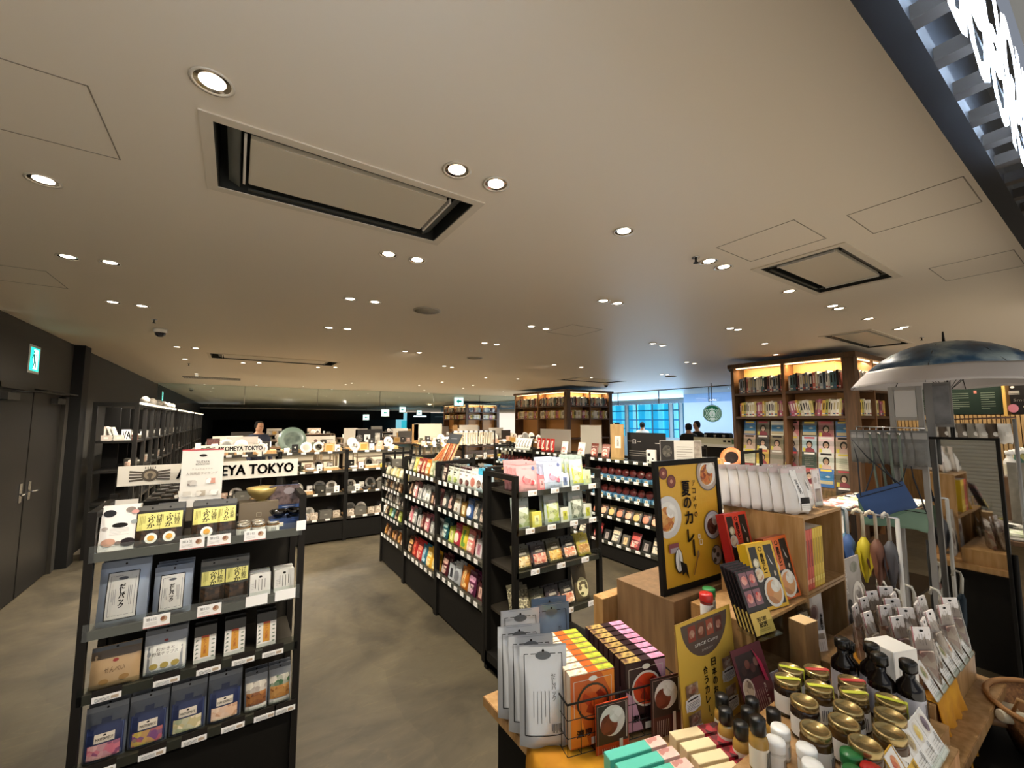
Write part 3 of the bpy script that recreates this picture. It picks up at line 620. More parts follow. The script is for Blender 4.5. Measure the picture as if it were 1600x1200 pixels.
def sticker(): b = MB(); b.box(-.02, -.002, 0, .02, 0, .045, TAG); o = b.build('notice_card'); decal('print', [('disc', 0, .032, .022, .014, INK), ('text', 0, .012, .032, .012, INK, '撮影OK')], o); return o
inst('stick', sticker, GL.m(.755, -.006, 1.17), 'small white notice card clipped at the rack corner', 'card')
# second shelf
def ricebag(w, h, d=.05):
    def f():
        g = M('8f99a8', .32, .25); it = [('rect', -w*.02, h*.46, w*.6, h*.7, M('c9c7c0', .4)), ('frame', -w*.02, h*.46, w*.62, h*.72, INK, .003), ('frame', -w*.02, h*.46, w*.5, h*.6, M('4d5058', .5), .0012), ('disc', -w*.02, h*.72, w*.2, h*.05, M('4d5058', .5)), ('vtext', -w*.02, h*.45, w*.12, h*.36, INK, ('だしパック', .01)), ('vlines', w*.14, h*.45, w*.1, h*.3, M('555a64', .5), (3, .001)), ('vlines', -w*.18, h*.45, w*.1, h*.24, M('555a64', .5), (3, .001))]
        return pouch('rice_pouch', w, h, d, g, it, seal=M('67707f', .3, .2))
    return f
fill(GL, .887, PL % 'second', 'goods on the left rack', [(.115, 'rb1', ricebag(.155, .245), 'large slate blue pouch', 'pouch', 1, .04), (.275, 'rb2', ricebag(.13, .195), 'medium slate pouch', 'pouch', 2, .045),
    (.415, 'fk4', furikake('ふりかけ鰹', .095, .19, False, (.62, .3), '3a3c38'), 'clear pouch of flakes', 'pouch', 1, .04), (.505, 'fk4', None, 'second pouch of flakes', 'pouch', 1, .04),
    (.60, 'wb', lambda: carton('tea_box', .085, .05, .1, M('e3e0d8', .5), [('disc', 0, .085, .014, .01, INK), ('vlines', 0, .05, .05, .05, M('6b665e', .5), (4, .0025)), ('lines', -.028, .045, .014, .03, M('8a857c', .5), (4, .001))]), 'small white carton', 'box', 1, .055), (.70, 'wb', None, 'end white carton', 'box', 1, .055)], y=.06, lean=.14)
# third shelf
def snackbag(w, h, body, items, nm='snack_pouch', hdr='4d5056', win=None): return P(nm, w, h, .045, M(body, .35), items, seal=M(hdr, .35), window=win)
tan = snackbag(.15, .155, 'b3946c', [('rect', 0, .125, .15, .03, M('5a4a38', .4)), ('disc', 0, .1, .018, .012, M('8e2c26', .5)), ('text', 0, .07, .06, .02, M('5a4128', .5), 'せんべい'), ('disc', -.03, .03, .03, .02, M('9a7442', .5)), ('disc', .03, .035, .03, .02, M('9a7442', .5))])
wht = snackbag(.14, .175, '8f9296', [('rect', 0, .065, .135, .11, M('e8e6dd', .4)), ('disc', 0, .13, .014, .01, M('8e2c26', .5)), ('text', 0, .1, .06, .012, M('5a5148', .5), 'おかきと'), ('text', 0, .085, .085, .012, M('5a5148', .5), '野菜チップス')] + [('disc', -.035+.035*k, .04, .028, .022, M('b09a4e', .5)) for k in range(3)])
def oboxf():
    it = [('rect', 0, .055, .078, .105, M('efe9e0', .5)), ('rect', 0, .065, .028, .085, M('d99a3a', .5)), ('vtext', 0, .065, .012, .06, M('a03020', .5), 'だしの素'), ('rect', 0, .105, .028, .008, M('c8502e', .5))]
    for k in range(5): it.append(('poly', 0, 0, 0, 0, M('6b7b6a', .5), [(-.035, .02+.017*k), (-.022, .026+.017*k), (-.03, .03+.017*k)])); it.append(('disc', .029, .02+.017*k, .012, .006, M('7c8a78', .5)))
    return carton('soup_box', .08, .045, .15, M('26241f', .35), it)
fill(GL, .653, PL % 'third', 'goods on the left rack', [(.11, 'tan', tan, 'tan cracker pouch', 'pouch'), (.265, 'wht', wht, 'white chips pouch', 'pouch', 2, .035), (.40, 'obox', oboxf, 'white and orange soup box', 'box', 1, .05), (.51, 'obox', None, 'orange banded soup box', 'box', 1, .05), (.635, 'obox', None, 'soup box by post', 'box', 1, .05)], y=.055, lean=.1)
def sweets(c):
    def f():
        nv = M('232c4e', .3); it = [('rect', 0, .065, .112, .118, nv), ('rect', 0, .125, .09, .016, nv), ('rect', 0, .14, .03, .02, nv), ('rect', 0, .085, .06, .03, M('d2c6b4', .5)), ('text', 0, .082, .05, .009, INK, ('MASTERPIECE', .02)), ('disc', 0, .094, .01, .006, INK), ('rect', 0, .04, .095, .05, M(c, .35, 0, 'food', .7)), ('frame', 0, .068, .104, .108, M('4a5a86', .3), .0015)]
        return pouch('sweets_pouch', .125, .195, .04, M('5d626a', .3), it, seal=M('767a80', .3))
    return f
def nuts(c, top): return snackbag(.09, .165, '8b8d90', [('rect', 0, .1, .082, .04, M(top + '/cfc7b8', .5, 0, 'food', .8)), ('rect', 0, .055, .078, .05, M(c, .5, 0, 'food', .9)), ('rect', 0, .015, .082, .024, M('d8d4cc', .5))])
fill(GL, .385, PL % 'bottom', 'goods on the left rack', [(.095, 'sw1', sweets('c26a7a/e0b0a8/8a4a6a'), 'navy bag of pink sweets', 'pouch', 2, .035), (.225, 'sw2', sweets('7a4a7a/c9b84a/b05a68'), 'navy bag of mixed sweets', 'pouch', 2, .035), (.355, 'sw3', sweets('c8b888/8a9a78/e8d8b8'), 'navy bag of pale beans', 'pouch', 2, .035), (.485, 'sw4', sweets('e0b898/f0d8c0/c89878'), 'navy bag of beige sweets', 'pouch', 2, .035), (.605, 'nt1', nuts('7a4a2a/a8703a/5a3018', '9a8f84'), 'stand pouch of nuts', 'pouch', 1, .035), (.70, 'nt2', nuts('b07838/c89858/8a5828', '2f5a30'), 'green topped nut pouch', 'pouch', 1, .035)], y=.055, lean=.12)
# a plain back rack behind the left rack, its top full of jars
BK = Rack('display_rack', (-.465, 4.35, 0), -math.pi/2, 1.6, .36, 1.3, [1.14, .88, .62], 'black rack standing behind the left end rack, facing the dark wall', kick=.3, tagstep=.2)
BK.root.rotation_euler.z = -math.pi/2
for k in range(14): inst('cj', lambda: jar('pickle_jar', .035, .09, M('3a2a1c', .15), M('2a2622', .4), M('d8d2c4', .5)), BK.m(.1 + .1*k, .06 + .06*(k % 2), 1.13), 'dark jar, %s along the rack behind the left end rack' % nth(k), 'jar', 'dark jars behind the left rack')
# ---- product makers shared by the long racks
def rpouch(c1, c2, c3=None, w=.1, h=.16, mode=0):
    def f():
        it = []
        if mode == 0: it = [('rect', 0, h*.68, w*.8, h*.22, M(c2, .5)), ('text', 0, h*.7, w*.6, h*.07, INK, 'おこめ'), ('rect', 0, h*.3, w*.75, h*.36, M((c3 or c2) + '/e8dcc8/' + c1, .4, 0, 'food', .7))]
        if mode == 1: it = [('rect', 0, h*.5, w*.34, h*.7, M(c2, .5)), ('vtext', 0, h*.5, w*.2, h*.5, INK, '出汁茶漬'), ('disc', w*.25, h*.25, w*.3, w*.3, M(c3 or c2, .5))]
        if mode == 2: it = [('disc', 0, h*.38, w*.72, w*.7, M((c3 or c2) + '/' + c2, .4, 0, 'food', .8)), ('text', 0, h*.75, w*.7, h*.08, M(c2, .5), '季節の味')]
        return pouch('snack_pouch', w, h, .035, M(c1, .28), it, seal=M(c1, .25))
    return f
def rbox(c1, c2, w=.07, h=.11, d=.04, t='茶'):
    return lambda: carton('food_carton', w, d, h, M(c1, .5), [('rect', 0, h*.45, w*.5, h*.6, M(c2, .5)), ('vtext', 0, h*.5, w*.2, h*.3, INK, t)])
CD = {}
def auto(rk, z, place, group, palette, step, wid, y=.05, lean=LEAN, deep=1, kinds=('p0', 'p1', 'p2', 'b'), h=.15, jit=.15):
    x = .03 + step/2; i = 0; its = []
    while x < rk.W - .03 - step*.3:
        nm, c1, c2 = palette[i % len(palette)]; kd = kinds[(i*7 + len(palette) + int(z*10)) % len(kinds)]
        key = (kd, c1, c2, wid, h)
        mk = rpouch(c1, c2, None, wid, h*1.05, int(kd[1])) if kd[0] == 'p' else rbox(c1, c2, wid*.85, h*.75)
        its.append((x + random.uniform(-.004, .004), key, mk, nm + (' pouch' if kd[0] == 'p' else ' carton'), 'pouch' if kd[0] == 'p' else 'box', deep, .038)); x += step; i += 1
    fill(rk, z, place, group, its, y, lean)
# ---- long centre gondola, three bays facing the aisle
CB = []
for k, (y0, y1, shs, nm) in enumerate(((3.565, 2.69, [1.165, .93, .67, .365], 'near'), (4.42, 3.565, [1.17, .915, .645, .33], 'middle'), (5.25, 4.42, [1.05, .90, .755, .58, .345], 'far'))):
    rk = Rack('display_rack', (1.54, y0, 0), -math.pi/2, y0 - y1, .38, 1.33 - .012*k, shs, '%s bay of the long black centre rack facing the aisle' % nm, kick=.3, tagstep=.112, group=None, lip=.03, tagsize=(.058, .034)); CB.append(rk)
rk = CB[0]; g = 'goods on the centre rack'; PN = "the near bay's %s shelf"
def drypouch(): return pouch('dried_food_pouch', .1, .165, .03, M('c9cbb9', .4), [('text', 0, .13, .07, .016, INK, ('Dried', .03)), ('rect', -.018, .105, .04, .014, INK), ('rect', -.012, .085, .028, .01, M('6f7566', .5)), ('disc', .01, .045, .06, .05, M('8aa04a/c8d08a/5a7030', .5, 0, 'food', .9))], seal=M('16140f', .4))
def dryb(): return pouch('dried_food_pouch', .1, .165, .03, M('dcdad4', .4), [('text', 0, .13, .07, .016, INK, ('Beans', .03)), ('rect', -.018, .1, .05, .012, M('9a958c', .5)), ('disc', .01, .045, .06, .05, M('5a2a24/a88a80/38181a', .5, 0, 'food', .8))], seal=M('3a1518', .4))
def bluep(): return pouch('dried_food_pouch', .105, .18, .04, M('cfe0e6', .3), [('rect', 0, .15, .105, .04, M('3fa6c8', .35)), ('disc', 0, .06, .07, .06, M('5a3a2c/b8a898', .5, 0, 'food', .8)), ('text', 0, .12, .06, .014, M('2f6f8a', .5), 'プルーン')], seal=M('3fa6c8', .3))
fill(rk, 1.165, PN % 'top', g, [(.09, 'rp_s', rpouch('3a2a26', 'b8a89a', w=.08), 'brown snack pouch', 'pouch'), (.195, 'dry', drypouch, 'pale green dried food pouch', 'pouch', 2, .03), (.305, 'dry', None, 'green bean pouch', 'pouch', 2, .03), (.415, 'dryb', dryb, 'white bean pouch', 'pouch', 2, .03), (.52, 'dryb', None, 'bean pouch', 'pouch', 2, .03), (.625, 'dryb2', rpouch('e0ded8', 'b06a5a', None, .1, .165, 2), 'white berry pouch', 'pouch', 2, .03), (.73, 'bluep', bluep, 'pale blue prune pouch', 'pouch', 2, .03), (.81, 'bluep', None, 'blue topped pouch', 'pouch', 1, .03)], y=.045, lean=.1)
auto(rk, .93, PN % 'second', g, [('grey', '4a4c4a', 'c9c2b4'), ('dark brown', '2f2420', 'd0a898'), ('white', 'cfcac0', '8a7a60'), ('amber', '8a6428', 'e8d8b0'), ('blue', '34507e', 'd8d8e0')], .115, .1)
auto(rk, .67, PN % 'third', g, [('teal', '1f5058', 'a8c8c0'), ('yellow green', 'a8b43c', 'e8e0a0'), ('crimson', 'a83040', 'f0d0b8'), ('lemon', 'd8c040', '6a9a3c'), ('coral', 'd07a70', 'f0e0d0'), ('pearl', 'c8c2c0', 'b07a86')], .12, .11, h=.17)
auto(rk, .365, PN % 'bottom', g, [('maroon', '4a1c22', 'c8a090'), ('silver', 'b8bcbe', '3a3c40'), ('silver', 'a8acae', '6a6c70'), ('orange', 'b0641e', 'e8c080'), ('plum', '5a2440', 'c890a8')], .125, .115, h=.165)
rk = CB[1]; PM = "the middle bay's %s shelf"
auto(rk, 1.17, PM % 'top', g, [('grey', '5a5a54', 'a8a090'), ('olive yellow', 'a8a04a', 'e0d890'), ('red brown', '7a2f26', 'd8b090'), ('brick', '8c3a2a', 'e0c0a0'), ('orange', 'c07830', 'f0d8a8'), ('sage', '8a9070', 'd8d8b0')], .11, .1, kinds=('p1', 'p0'))
auto(rk, .915, PM % 'second', g, [('brown', '3a2820', 'c0a080'), ('pink', 'c88a88', 'f0e0d8'), ('white', 'd8d6d0', '9a9890'), ('pale grey', 'b8b8b4', '6a6a68'), ('white', 'e0ded8', '8a8a80')], .11, .09, kinds=('p0', 'b', 'p1'))
auto(rk, .645, PM % 'third', g, [('pink', 'b86a72', 'f0d8d0'), ('grey', '8a8a86', 'd0cfc8'), ('white', 'd0cec8', '8a8880'), ('dark red', '5a2422', 'b89080')], .11, .09, kinds=('b', 'p1', 'p0'))
auto(rk, .33, PM % 'bottom', g, [('brown', '4a2a1a', 'c89a60'), ('deep red', 'a02a28', 'd86a50'), ('red', 'b03030', 'e88a70'), ('teal blue', '2f6a80', 'b8d8e0'), ('yellow', 'd8a838', 'f0d890'), ('golden', 'c89830', 'f0e0a8')], .125, .115, h=.165, kinds=('p1', 'p0'))
rk = CB[2]; PF = "the far bay's %s shelf"
for z, s, pal in ((1.05, 'top', [('cream', 'c8c0a0', 'e8e0c0'), ('pale yellow', 'c0b070', 'e8e0a8')]), (.90, 'second', [('brown', '4a3428', 'b8a080'), ('copper', '8a5a34', 'd8b888'), ('grey', '6a6058', 'a89a88')]), (.755, 'third', [('dark', '2f2824', 'a89888'), ('white', 'd0cac0', '8a8070')]), (.58, 'fourth', [('brown', '5a4030', 'c8b090'), ('lime', 'b8c84a', 'e8f0a0'), ('teal', '4a8a80', 'c0e0d8')]), (.345, 'bottom', [('amber', '7a4a20', 'd8a860'), ('brown', '4a3020', 'a88060')])):
    auto(rk, z, PF % s, g, pal, .12, .09, h=.11, deep=0)
# display stand with lacquered chopsticks, leaning on the middle bay
def sticks():
    r = empty('chopstick_display'); b = MB(); b.box(-.13, 0, 0, .13, .01, .34, WOODL); b.build('backing_board', r)
    b = MB(); b.box(-.13, -.006, .25, .13, 0, .35, M('34383c', .5)); h = b.build('header', r); decal('print', [('lines', 0, .3, .14, .014, M('8a8f94', .5), (1, .004))], h, lambda x, z: -.006)
    for k in range(9):
        b = MB(); b.tube([(-.105 + k*.026, -.006, .03), (-.105 + k*.026, -.006, .245)], .0045, M(['b8503a', 'd89a5a', 'e8dcc0', '8a3428', 'c87a3a'][k % 5], .3), 6); b.build('chopstick', r)
    b = MB(); b.box(-.13, -.012, 0, .13, 0, .02, WOODL); b.build('tray_lip', r); return r
inst('sticks', sticks, CB[1].m(.70, .12, 1.25, 0, .45), 'tilted wooden display of red and cream chopsticks with dark header', 'display')
def stickrow(): 
    r = empty('chopstick_tray'); b = MB(); b.box(-.11, 0, 0, .11, .008, .36, WOODL); b.build('backing_board', r)
    for x in (-.11, 0, .11): b = MB(); b.box(x-.004, -.012, 0, x+.004, 0, .36, WOODL); b.build('divider', r)
    for k in range(6): b = MB(); b.box(-.1+k*.035, -.01, .04, -.085+k*.035, 0, .3, M(['a8502c', 'c87a34', '7a3020'][k % 3], .4)); b.build('chopstick_box', r)
    return r
inst('stickrow', stickrow, CB[1].m(.42, .10, 1.17, 0, .75), 'slanted wooden chopstick tray with orange boxes', 'display')
# the other side of the centre rack
for k in range(3): 
    rk = Rack('display_rack', (2.30, 2.70 + .86*k, 0), math.pi/2, .85, .37, 1.25, [1.12, .86, .6, .35], 'bay %s of the black rack backing the centre rack' % ('one', 'two', 'three')[k], kick=.3, tagstep=.17, back=True)
    auto(rk, 1.12, "the backing rack's %s bay top" % ORD[k], 'goods on the backing rack', [('white', 'cfccc4', '9a9488'), ('wooden', 'b08a5c', 'd8c8a0'), ('sky blue', '7ab0c8', 'e0e8e8')][k:] + [('grey', 'a09a90', 'c8c0b0')], .13, .11, h=.13)
# ---- end rack of the centre gondola
EN = Rack('display_rack', (1.515, 2.26, 0), 0, .775, .38, 1.34, [1.235, .995, .73, .42], 'black end rack of fruit drinks and snack pouches closing the centre gondola', kick=0, post=.034, lip=.045, tagstep=[(.14, .33, .52, .68), (.12, .30, .5, .68), (.16, .38, .6), (.2, .45, .66)], tagsize=(.07, .035))
def drinkp(c, c2, w=.15, h=.2):
    return lambda: pouch('drink_pouch', w, h, .04, M(c, .25), [('text', 0, h*.76, w*.5, h*.05, M('8a7f86', .5), '甘酒のもと'), ('disc', w*.3, h*.76, w*.16, w*.16, M('56608e', .5)), ('disc', -w*.1, h*.42, w*.4, h*.3, M(c2 + '/' + c, .4, 0, 'food', .5)), ('disc', w*.18, h*.3, w*.3, h*.2, M(c2 + '/f0e8e0', .4, 0, 'food', .5)), ('text', 0, h*.12, w*.6, h*.05, M('6a6068', .5), 'フルーツ')], seal=M(c, .2))
def clearp(c2, w=.12, h=.21): return lambda: pouch('drink_pouch', w, h, .04, M('bcc8c0', .15), [('rect', 0, h*.4, w*.8, h*.6, M(c2 + '/d8dcc8', .35, 0, 'food', .4)), ('rect', 0, h*.72, w*.5, h*.1, M('e8e8e0', .4)), ('text', 0, h*.4, w*.5, h*.08, M('4a5040', .5), 'レモン')], seal=M('a8b8b0', .2))
g = 'goods on the end rack'; PE = "the end rack's %s shelf"
fill(EN, 1.235, PE % 'top', g, [(.14, 'dp1', drinkp('dca0a0', 'b84a50', .17, .2), 'pink fruit pouch', 'pouch', 3, .05), (.265, 'rbp', rbox('d87a80', 'f0b0b0', .075, .1, .05, '苺'), 'small pink carton', 'box', 1, .055), (.365, 'dp2', drinkp('c0c8dc', 'c86a80', .16, .215), 'lilac blue pouch', 'pouch', 2, .05), (.475, 'rbw', rbox('e0e2e8', '7a88b0', .075, .1, .05, '葡'), 'white and blue carton', 'box', 1, .055), (.585, 'cp1', clearp('c8c83c', .13, .22), 'clear yellow lemon pouch', 'pouch', 2, .05), (.69, 'rbg', rbox('b8c8a8', 'd8d89a', .08, .11, .05, '柚'), 'pale green carton', 'box', 1, .055)], y=.05, lean=.12)
fill(EN, .995, PE % 'second', g, [(.10, 'cp2', clearp('8a9a58', .11, .2), 'green tea pouch', 'pouch', 1, .05), (.22, 'rby', rbox('d8d060', 'e8e4a0', .08, .1, .05, '柚'), 'yellow citrus carton', 'box', 1, .055), (.35, 'cp3', clearp('a8b83c', .13, .215), 'clear lime pouch', 'pouch', 1, .05), (.47, 'rby2', rbox('dadccc', 'c8c84a', .08, .1, .05, '檸'), 'white lime carton', 'box', 1, .055), (.575, 'cp4', clearp('5a6450', .14, .22), 'smoky green pouch', 'pouch', 1, .05), (.69, 'rby2', None, 'end lime carton', 'box', 1, .055)], y=.05, lean=.1)
def nutpack(c, top='2f2a22', w=.12, h=.15): return lambda: pouch('nut_pouch', w, h, .03, M(top, .3), [('rect', 0, h*.33, w*.88, h*.42, M(c, .4, 0, 'food', 1.)), ('rect', 0, h*.66, w*.5, h*.1, M('a09a88', .5)), ('text', 0, h*.8, w*.4, h*.05, M('d8d0c0', .5), 'ミックス')], seal=M(top, .3))
NP = [('np1', 'c8a868/e8d8b0/8a6434', '4a4630', 'olive nut pouch'), ('np2', 'b85a4a/e8c8b0/d8a080', '3a3234', 'dark berry pouch'), ('np3', 'd8a848/e8d090/b07830', '544e34', 'golden nut pouch'), ('np4', 'd8a880/c85a40/f0e0c8', '2e2c28', 'mixed fruit pouch'), ('np5', 'c89858/9a6a34/e0c890', 'b0a040', 'yellow banded nut pouch')]
fill(EN, .73, PE % 'third', g, [(.12 + .135*i, k, nutpack(c, t), d, 'pouch', 1, .035) for i, (k, c, t, d) in enumerate(NP)], y=.06, lean=.35)
def speck(): return pouch('grain_pouch', .13, .2, .06, M('8a8264/3a3426/b8b090', .4, 0, 'food', 1.6), [('rect', 0, .04, .11, .05, M('a88a50/d8c890', .4, 0, 'food', 1.))], seal=M('6a6450', .4))
fill(EN, .42, PE % 'bottom', g, [(.11, 'speck', speck, 'speckled grain pouch', 'pouch', 1, .05), (.24, 'np1', None, 'olive nut pouch', 'pouch', 1, .035), (.37, 'np2', None, 'berry nut pouch', 'pouch', 1, .035), (.50, 'np4', None, 'fruit mix pouch', 'pouch', 1, .035), (.64, 'tanp', P('rice_pouch', .13, .24, .05, M('5f5238', .4), [('disc', 0, .09, .1, .13, M('d8cfa0', .5)), ('disc', -.02, .05, .03, .02, M('4a4a20', .5)), ('vtext', .03, .1, .012, .06, INK, '玄米茶')], seal=M('5a4c34', .4)), 'tall tan rice pouch', 'pouch')], y=.06, lean=.3)
b = MB(); b.box(0, .03, .03, .775, .37, .12, BLACK); b.build('base_box', EN.root)
# ---- right rack across the next aisle
RR = []
for k, (y0, nm) in enumerate(((4.07, 'near'), (5.25, 'middle'), (6.43, 'far'))):
    rk = Rack('display_rack', (3.88, y0, 0), -math.pi/2, 1.17, .42, 1.26, [1.22, .99, .77, .53, .22], '%s bay of the black rack of curries across the next aisle' % nm, kick=.18, tagstep=.14, lip=.03, tagsize=(.065, .03)); RR.append(rk)
    pl = "the curry rack's %s %%s" % nm; g = 'goods on the curry rack'
    def lens(): 
        b = MB(); b.box(-.05, 0, 0, .05, .09, .045, M('4a7896', .4)); o = b.build('gift_box'); decal('label', [('rect', 0, .022, .045, .03, M('e8e4dc', .5)), ('disc', 0, .022, .025, .022, M('b08a5a', .5))], o)
        b = MB(); b.T = T(0, .06, .085, 0, math.radians(75)); b.lathe([(.048, -.012), (.05, 0), (.048, .012), (.0004, .013)], M('4a1c18', .15), 22); b.build('round_tin', o); return o
    for z, s in ((.99, 'second shelf'), (.77, 'third shelf')):
        its = [(.1 + .115*i, 'lens', lens, 'blue box with dark round tin', 'box') for i in range(9)]; fill(rk, z, pl % s, g, its, .04, 0)
    auto(rk, .53, pl % 'fourth shelf', g, [('black', '1e1a18', 'c8785a'), ('dark brown', '2c1c16', 'd8a080'), ('dark olive', '2c2a1a', 'c8a060')], .13, .12, h=.13, lean=.4, deep=0, kinds=('p2',))
    auto(rk, .22, pl % 'bottom', g, [('dark red', '6a1c20', 'c84a40'), ('black', '1e1c1a', '8a807a'), ('grey', '56544e', 'c8b898'), ('beige', '4a463e', 'c8a878')], .15, .13, h=.18, lean=.4, deep=0, kinds=('p0', 'b'))
# things standing on the right rack
pc = {}
def stand_on(x, y, z, mk, key, lab, cat, rz=-math.pi/2, lean=.0, group=None): return inst(key, mk, T(x, y, z, rz, -lean), lab, cat, group)
ZT = 1.222
stand_on(3.98, 3.64, ZT-.01, lambda: board('wooden_sign', .17, .44, M('b08f5c/8f6f40', .5, 0, 'wood', .6), [('rect', .01, .22, .075, .15, M('d8d2c6', .5)), ('vtext', .01, .22, .03, .1, INK, '米屋')], th=.02), 'wsign', 'wooden plank sign with a white paper label on the right rack', 'sign', rz=-1.2)
stand_on(4.10, 3.30, ZT-.01, lambda: board('dark_banner', .56, .34, M('1f1c1b', .5), [('text', -.17, .23, .2, .05, M('cfcac0', .5), 'ー日ー'), ('text', .2, .22, .13, .08, M('cfcac0', .5), '一汁'), ('lines', -.05, .09, .4, .08, M('8a857c', .5), (3, .006))]), 'dban', 'wide dark banner with pale characters on the right rack', 'banner')
stand_on(4.2, 3.88, ZT-.01, lambda: board('food_poster', .17, .46, M('24211f', .5), [('text', 0, .19, .14, .06, M('dcd6cc', .5), ('FooD', .03)), ('poly', 0, 0, 0, 0, M('cfc8bc', .5), [(-.02, .45), (0, .45), (.03, .3), (.02, .28)]), ('lines', 0, .33, .1, .08, M('b8b2a8', .5), (3, .012))]), 'fpost', 'tall narrow black food poster on the right rack', 'poster')
stand_on(4.22, 4.35, ZT-.01, lambda: board('blank_panel', .42, .42, M('a39c8e', .5)), 'bp', 'plain grey backing panel standing on the right rack', 'panel')
stand_on(3.96, 3.12, ZT-.01, lambda: carton('tea_package', .1, .07, .15, M('dcd6ca', .5), [('rect', -.02, .1, .03, .03, INK), ('disc', .02, .05, .02, .02, INK), ('rect', -.03, .03, .015, .02, INK)]), 'wpk', 'white tapered tea package with black squares', 'box', rz=-1.1)
stand_on(4.05, 2.80, ZT-.01, lambda: board('info_panel', .42, .27, M('bdb8ae', .5), [('rect', -.135, .135, .14, .26, M('2c2927', .5)), ('disc', -.135, .15, .1, .13, M('5a554a/2a2622', .5, 0, 'food', .6)), ('lines', .04, .135, .16, .16, M('6a655c', .5), (6, .004)), ('rect', .17, .135, .07, .26, M('6e6459/9a8f82', .5, 0, 'noise', 3))]), 'infp', 'grey information panel with bowl photo above the framed curry poster', 'sign', rz=-.95)
for i, (y, c, t) in enumerate(((4.6, 'e8e2d8', 'white pouch with red round curry picture on the rack top'), (4.25, 'e4ddd2', 'white pouch with red disc on the rack top'), (4.0, '6a3a30', 'brown pouch with curry picture on the rack top'), (3.8, '8a5a50', 'dusky pouch leaning beside the wooden sign'))):
    stand_on(3.93, y, ZT, rpouch(c, 'e8e0d4', 'c8482a', .13, .18, 2), ('rtop', i), t, 'pouch', lean=.2)
for i in range(4): stand_on(4.0, 4.95 + .11*i, ZT, rpouch('b82820', 'e8e0d0', 'e8c8a0', .09, .2, 1), 'redp', 'bright red pouch, %s from left on the curry rack top' % nth(3-i), 'pouch', lean=.1, group='red pouches on the curry rack')
for i in range(5): stand_on(3.94, 5.5 + .08*i, ZT, rpouch('dedad0', '9a958a', None, .1, .2, 1), 'whip', 'white leaning pouch, %s from left on the curry rack top' % nth(4-i), 'pouch', lean=.35, group='white pouches on the curry rack')
stand_on(4.22, 5.15, ZT, lambda: board('blank_panel', .75, .34, M('8f887c', .5)), 'bp2', 'grey panel behind the red pouches on the curry rack', 'panel')
# ================================================================ back racks across the end of the aisle
WARES = {
 'white plate': ('plate', lambda: plate('white_plate', .075, M('ece6da', .3), M('dcd4c4', .4))),
 'patterned plate': ('plate', lambda: plate('patterned_plate', .075, M('e0d8c8', .3), M('9a8f80/e8e0d0/6f6a62', .4, 0, 'food', .6))),
 'grey plate': ('plate', lambda: plate('grey_plate', .08, M('8a8880', .4), M('6f6e68', .4))),
 'white bowl': ('bowl', lambda: bowl('white_bowl', .06, .05, M('eeeae0', .3))),
 'dark bowl': ('bowl', lambda: bowl('dark_bowl', .06, .05, M('2a2624', .3))),
 'white cup': ('cup', lambda: cup('white_cup', .035, .075, M('efebe2', .3), True)),
 'black cup': ('cup', lambda: cup('black_cup', .036, .08, M('26241f', .4))),
 'glass tumbler': ('glass', lambda: tumbler('glass_tumbler', .033, .09)),
 'pale wooden tray box': ('box', lambda: carton('wooden_tray_box', .2, .1, .05, WOODL, [('rect', 0, .045, .19, .006, M('e8dcc0', .5))], M('f0e8dc', .5))),
 'framed wooden box': ('box', lambda: carton('framed_box', .13, .05, .12, WOODL, [('rect', 0, .06, .1, .09, M('c89a4a/b08438', .5, 0, 'noise')), ('frame', 0, .06, .1, .09, M('e8d8b0', .5), .004)])),
 'white cosmetic carton': ('box', lambda: carton('white_carton', .07, .05, .1, M('ebe7de', .5), [('rect', .01, .05, .03, .012, INK), ('rect', -.01, .025, .014, .02, M('5a564e', .5))])),
 'pink beige carton': ('box', lambda: carton('pink_carton', .08, .05, .09, M('c8a894', .5), [('rect', 0, .045, .06, .003, M('8a6a58', .5)), ('rect', 0, .07, .03, .01, M('e8dcd0', .5))])),
 'black carton': ('box', lambda: carton('black_carton', .08, .05, .12, M('211f1d', .4), [('disc', 0, .08, .025, .025, M('d8d4cc', .5)), ('rect', 0, .03, .04, .006, M('8a867e', .5))])),
 'grey fabric box': ('box', lambda: carton('fabric_box', .16, .12, .11, M('55524a', .8), [('rect', 0, .06, .04, .02, M('7c786e', .5))])),
 'dark fabric bag': ('bag', lambda: pouch('dark_bag', .14, .13, .08, M('2c2a24', .8), [('rect', .02, .05, .03, .02, M('8a8474', .5))])),
 'glass candle jar': ('jar', lambda: jar('candle_jar', .035, .07, M('5f5a50', .1), M('d8d4cc', .4))),
 'pebble print carton': ('box', lambda: carton('pebble_carton', .095, .06, .09, M('b8a894/8f8272/d8ccb8', .5, 0, 'food', .7), [('rect', 0, .06, .05, .015, M('d8ccb8', .5))])),
 'yellow tin': ('tin', lambda: jar('yellow_tin', .035, .06, M('c8b83c', .3), M('e0d468', .3))),
 'white standing card': ('card', lambda: card('product_card', .07, .1, [('lines', 0, .06, .05, .04, M('8a857c', .5), (4, .003)), ('disc', 0, .03, .03, .02, M('4a4640', .5))])),
 'wire rack box': ('rack', lambda: carton('wire_box', .12, .08, .07, M('77736a/3a3834', .4, .3, 'noise', 3), [('frame', 0, .035, .11, .06, M('b8b4aa', .4), .003)])),
}
BMAT = M('a88a5c', .5)
BR = []
shz = [1.26, .995, .68, .33]
mods = [(-.33, 'first'), (.52, 'second'), (1.37, 'third'), (2.7, 'fourth'), (3.55, 'fifth'), (4.6, 'sixth')]
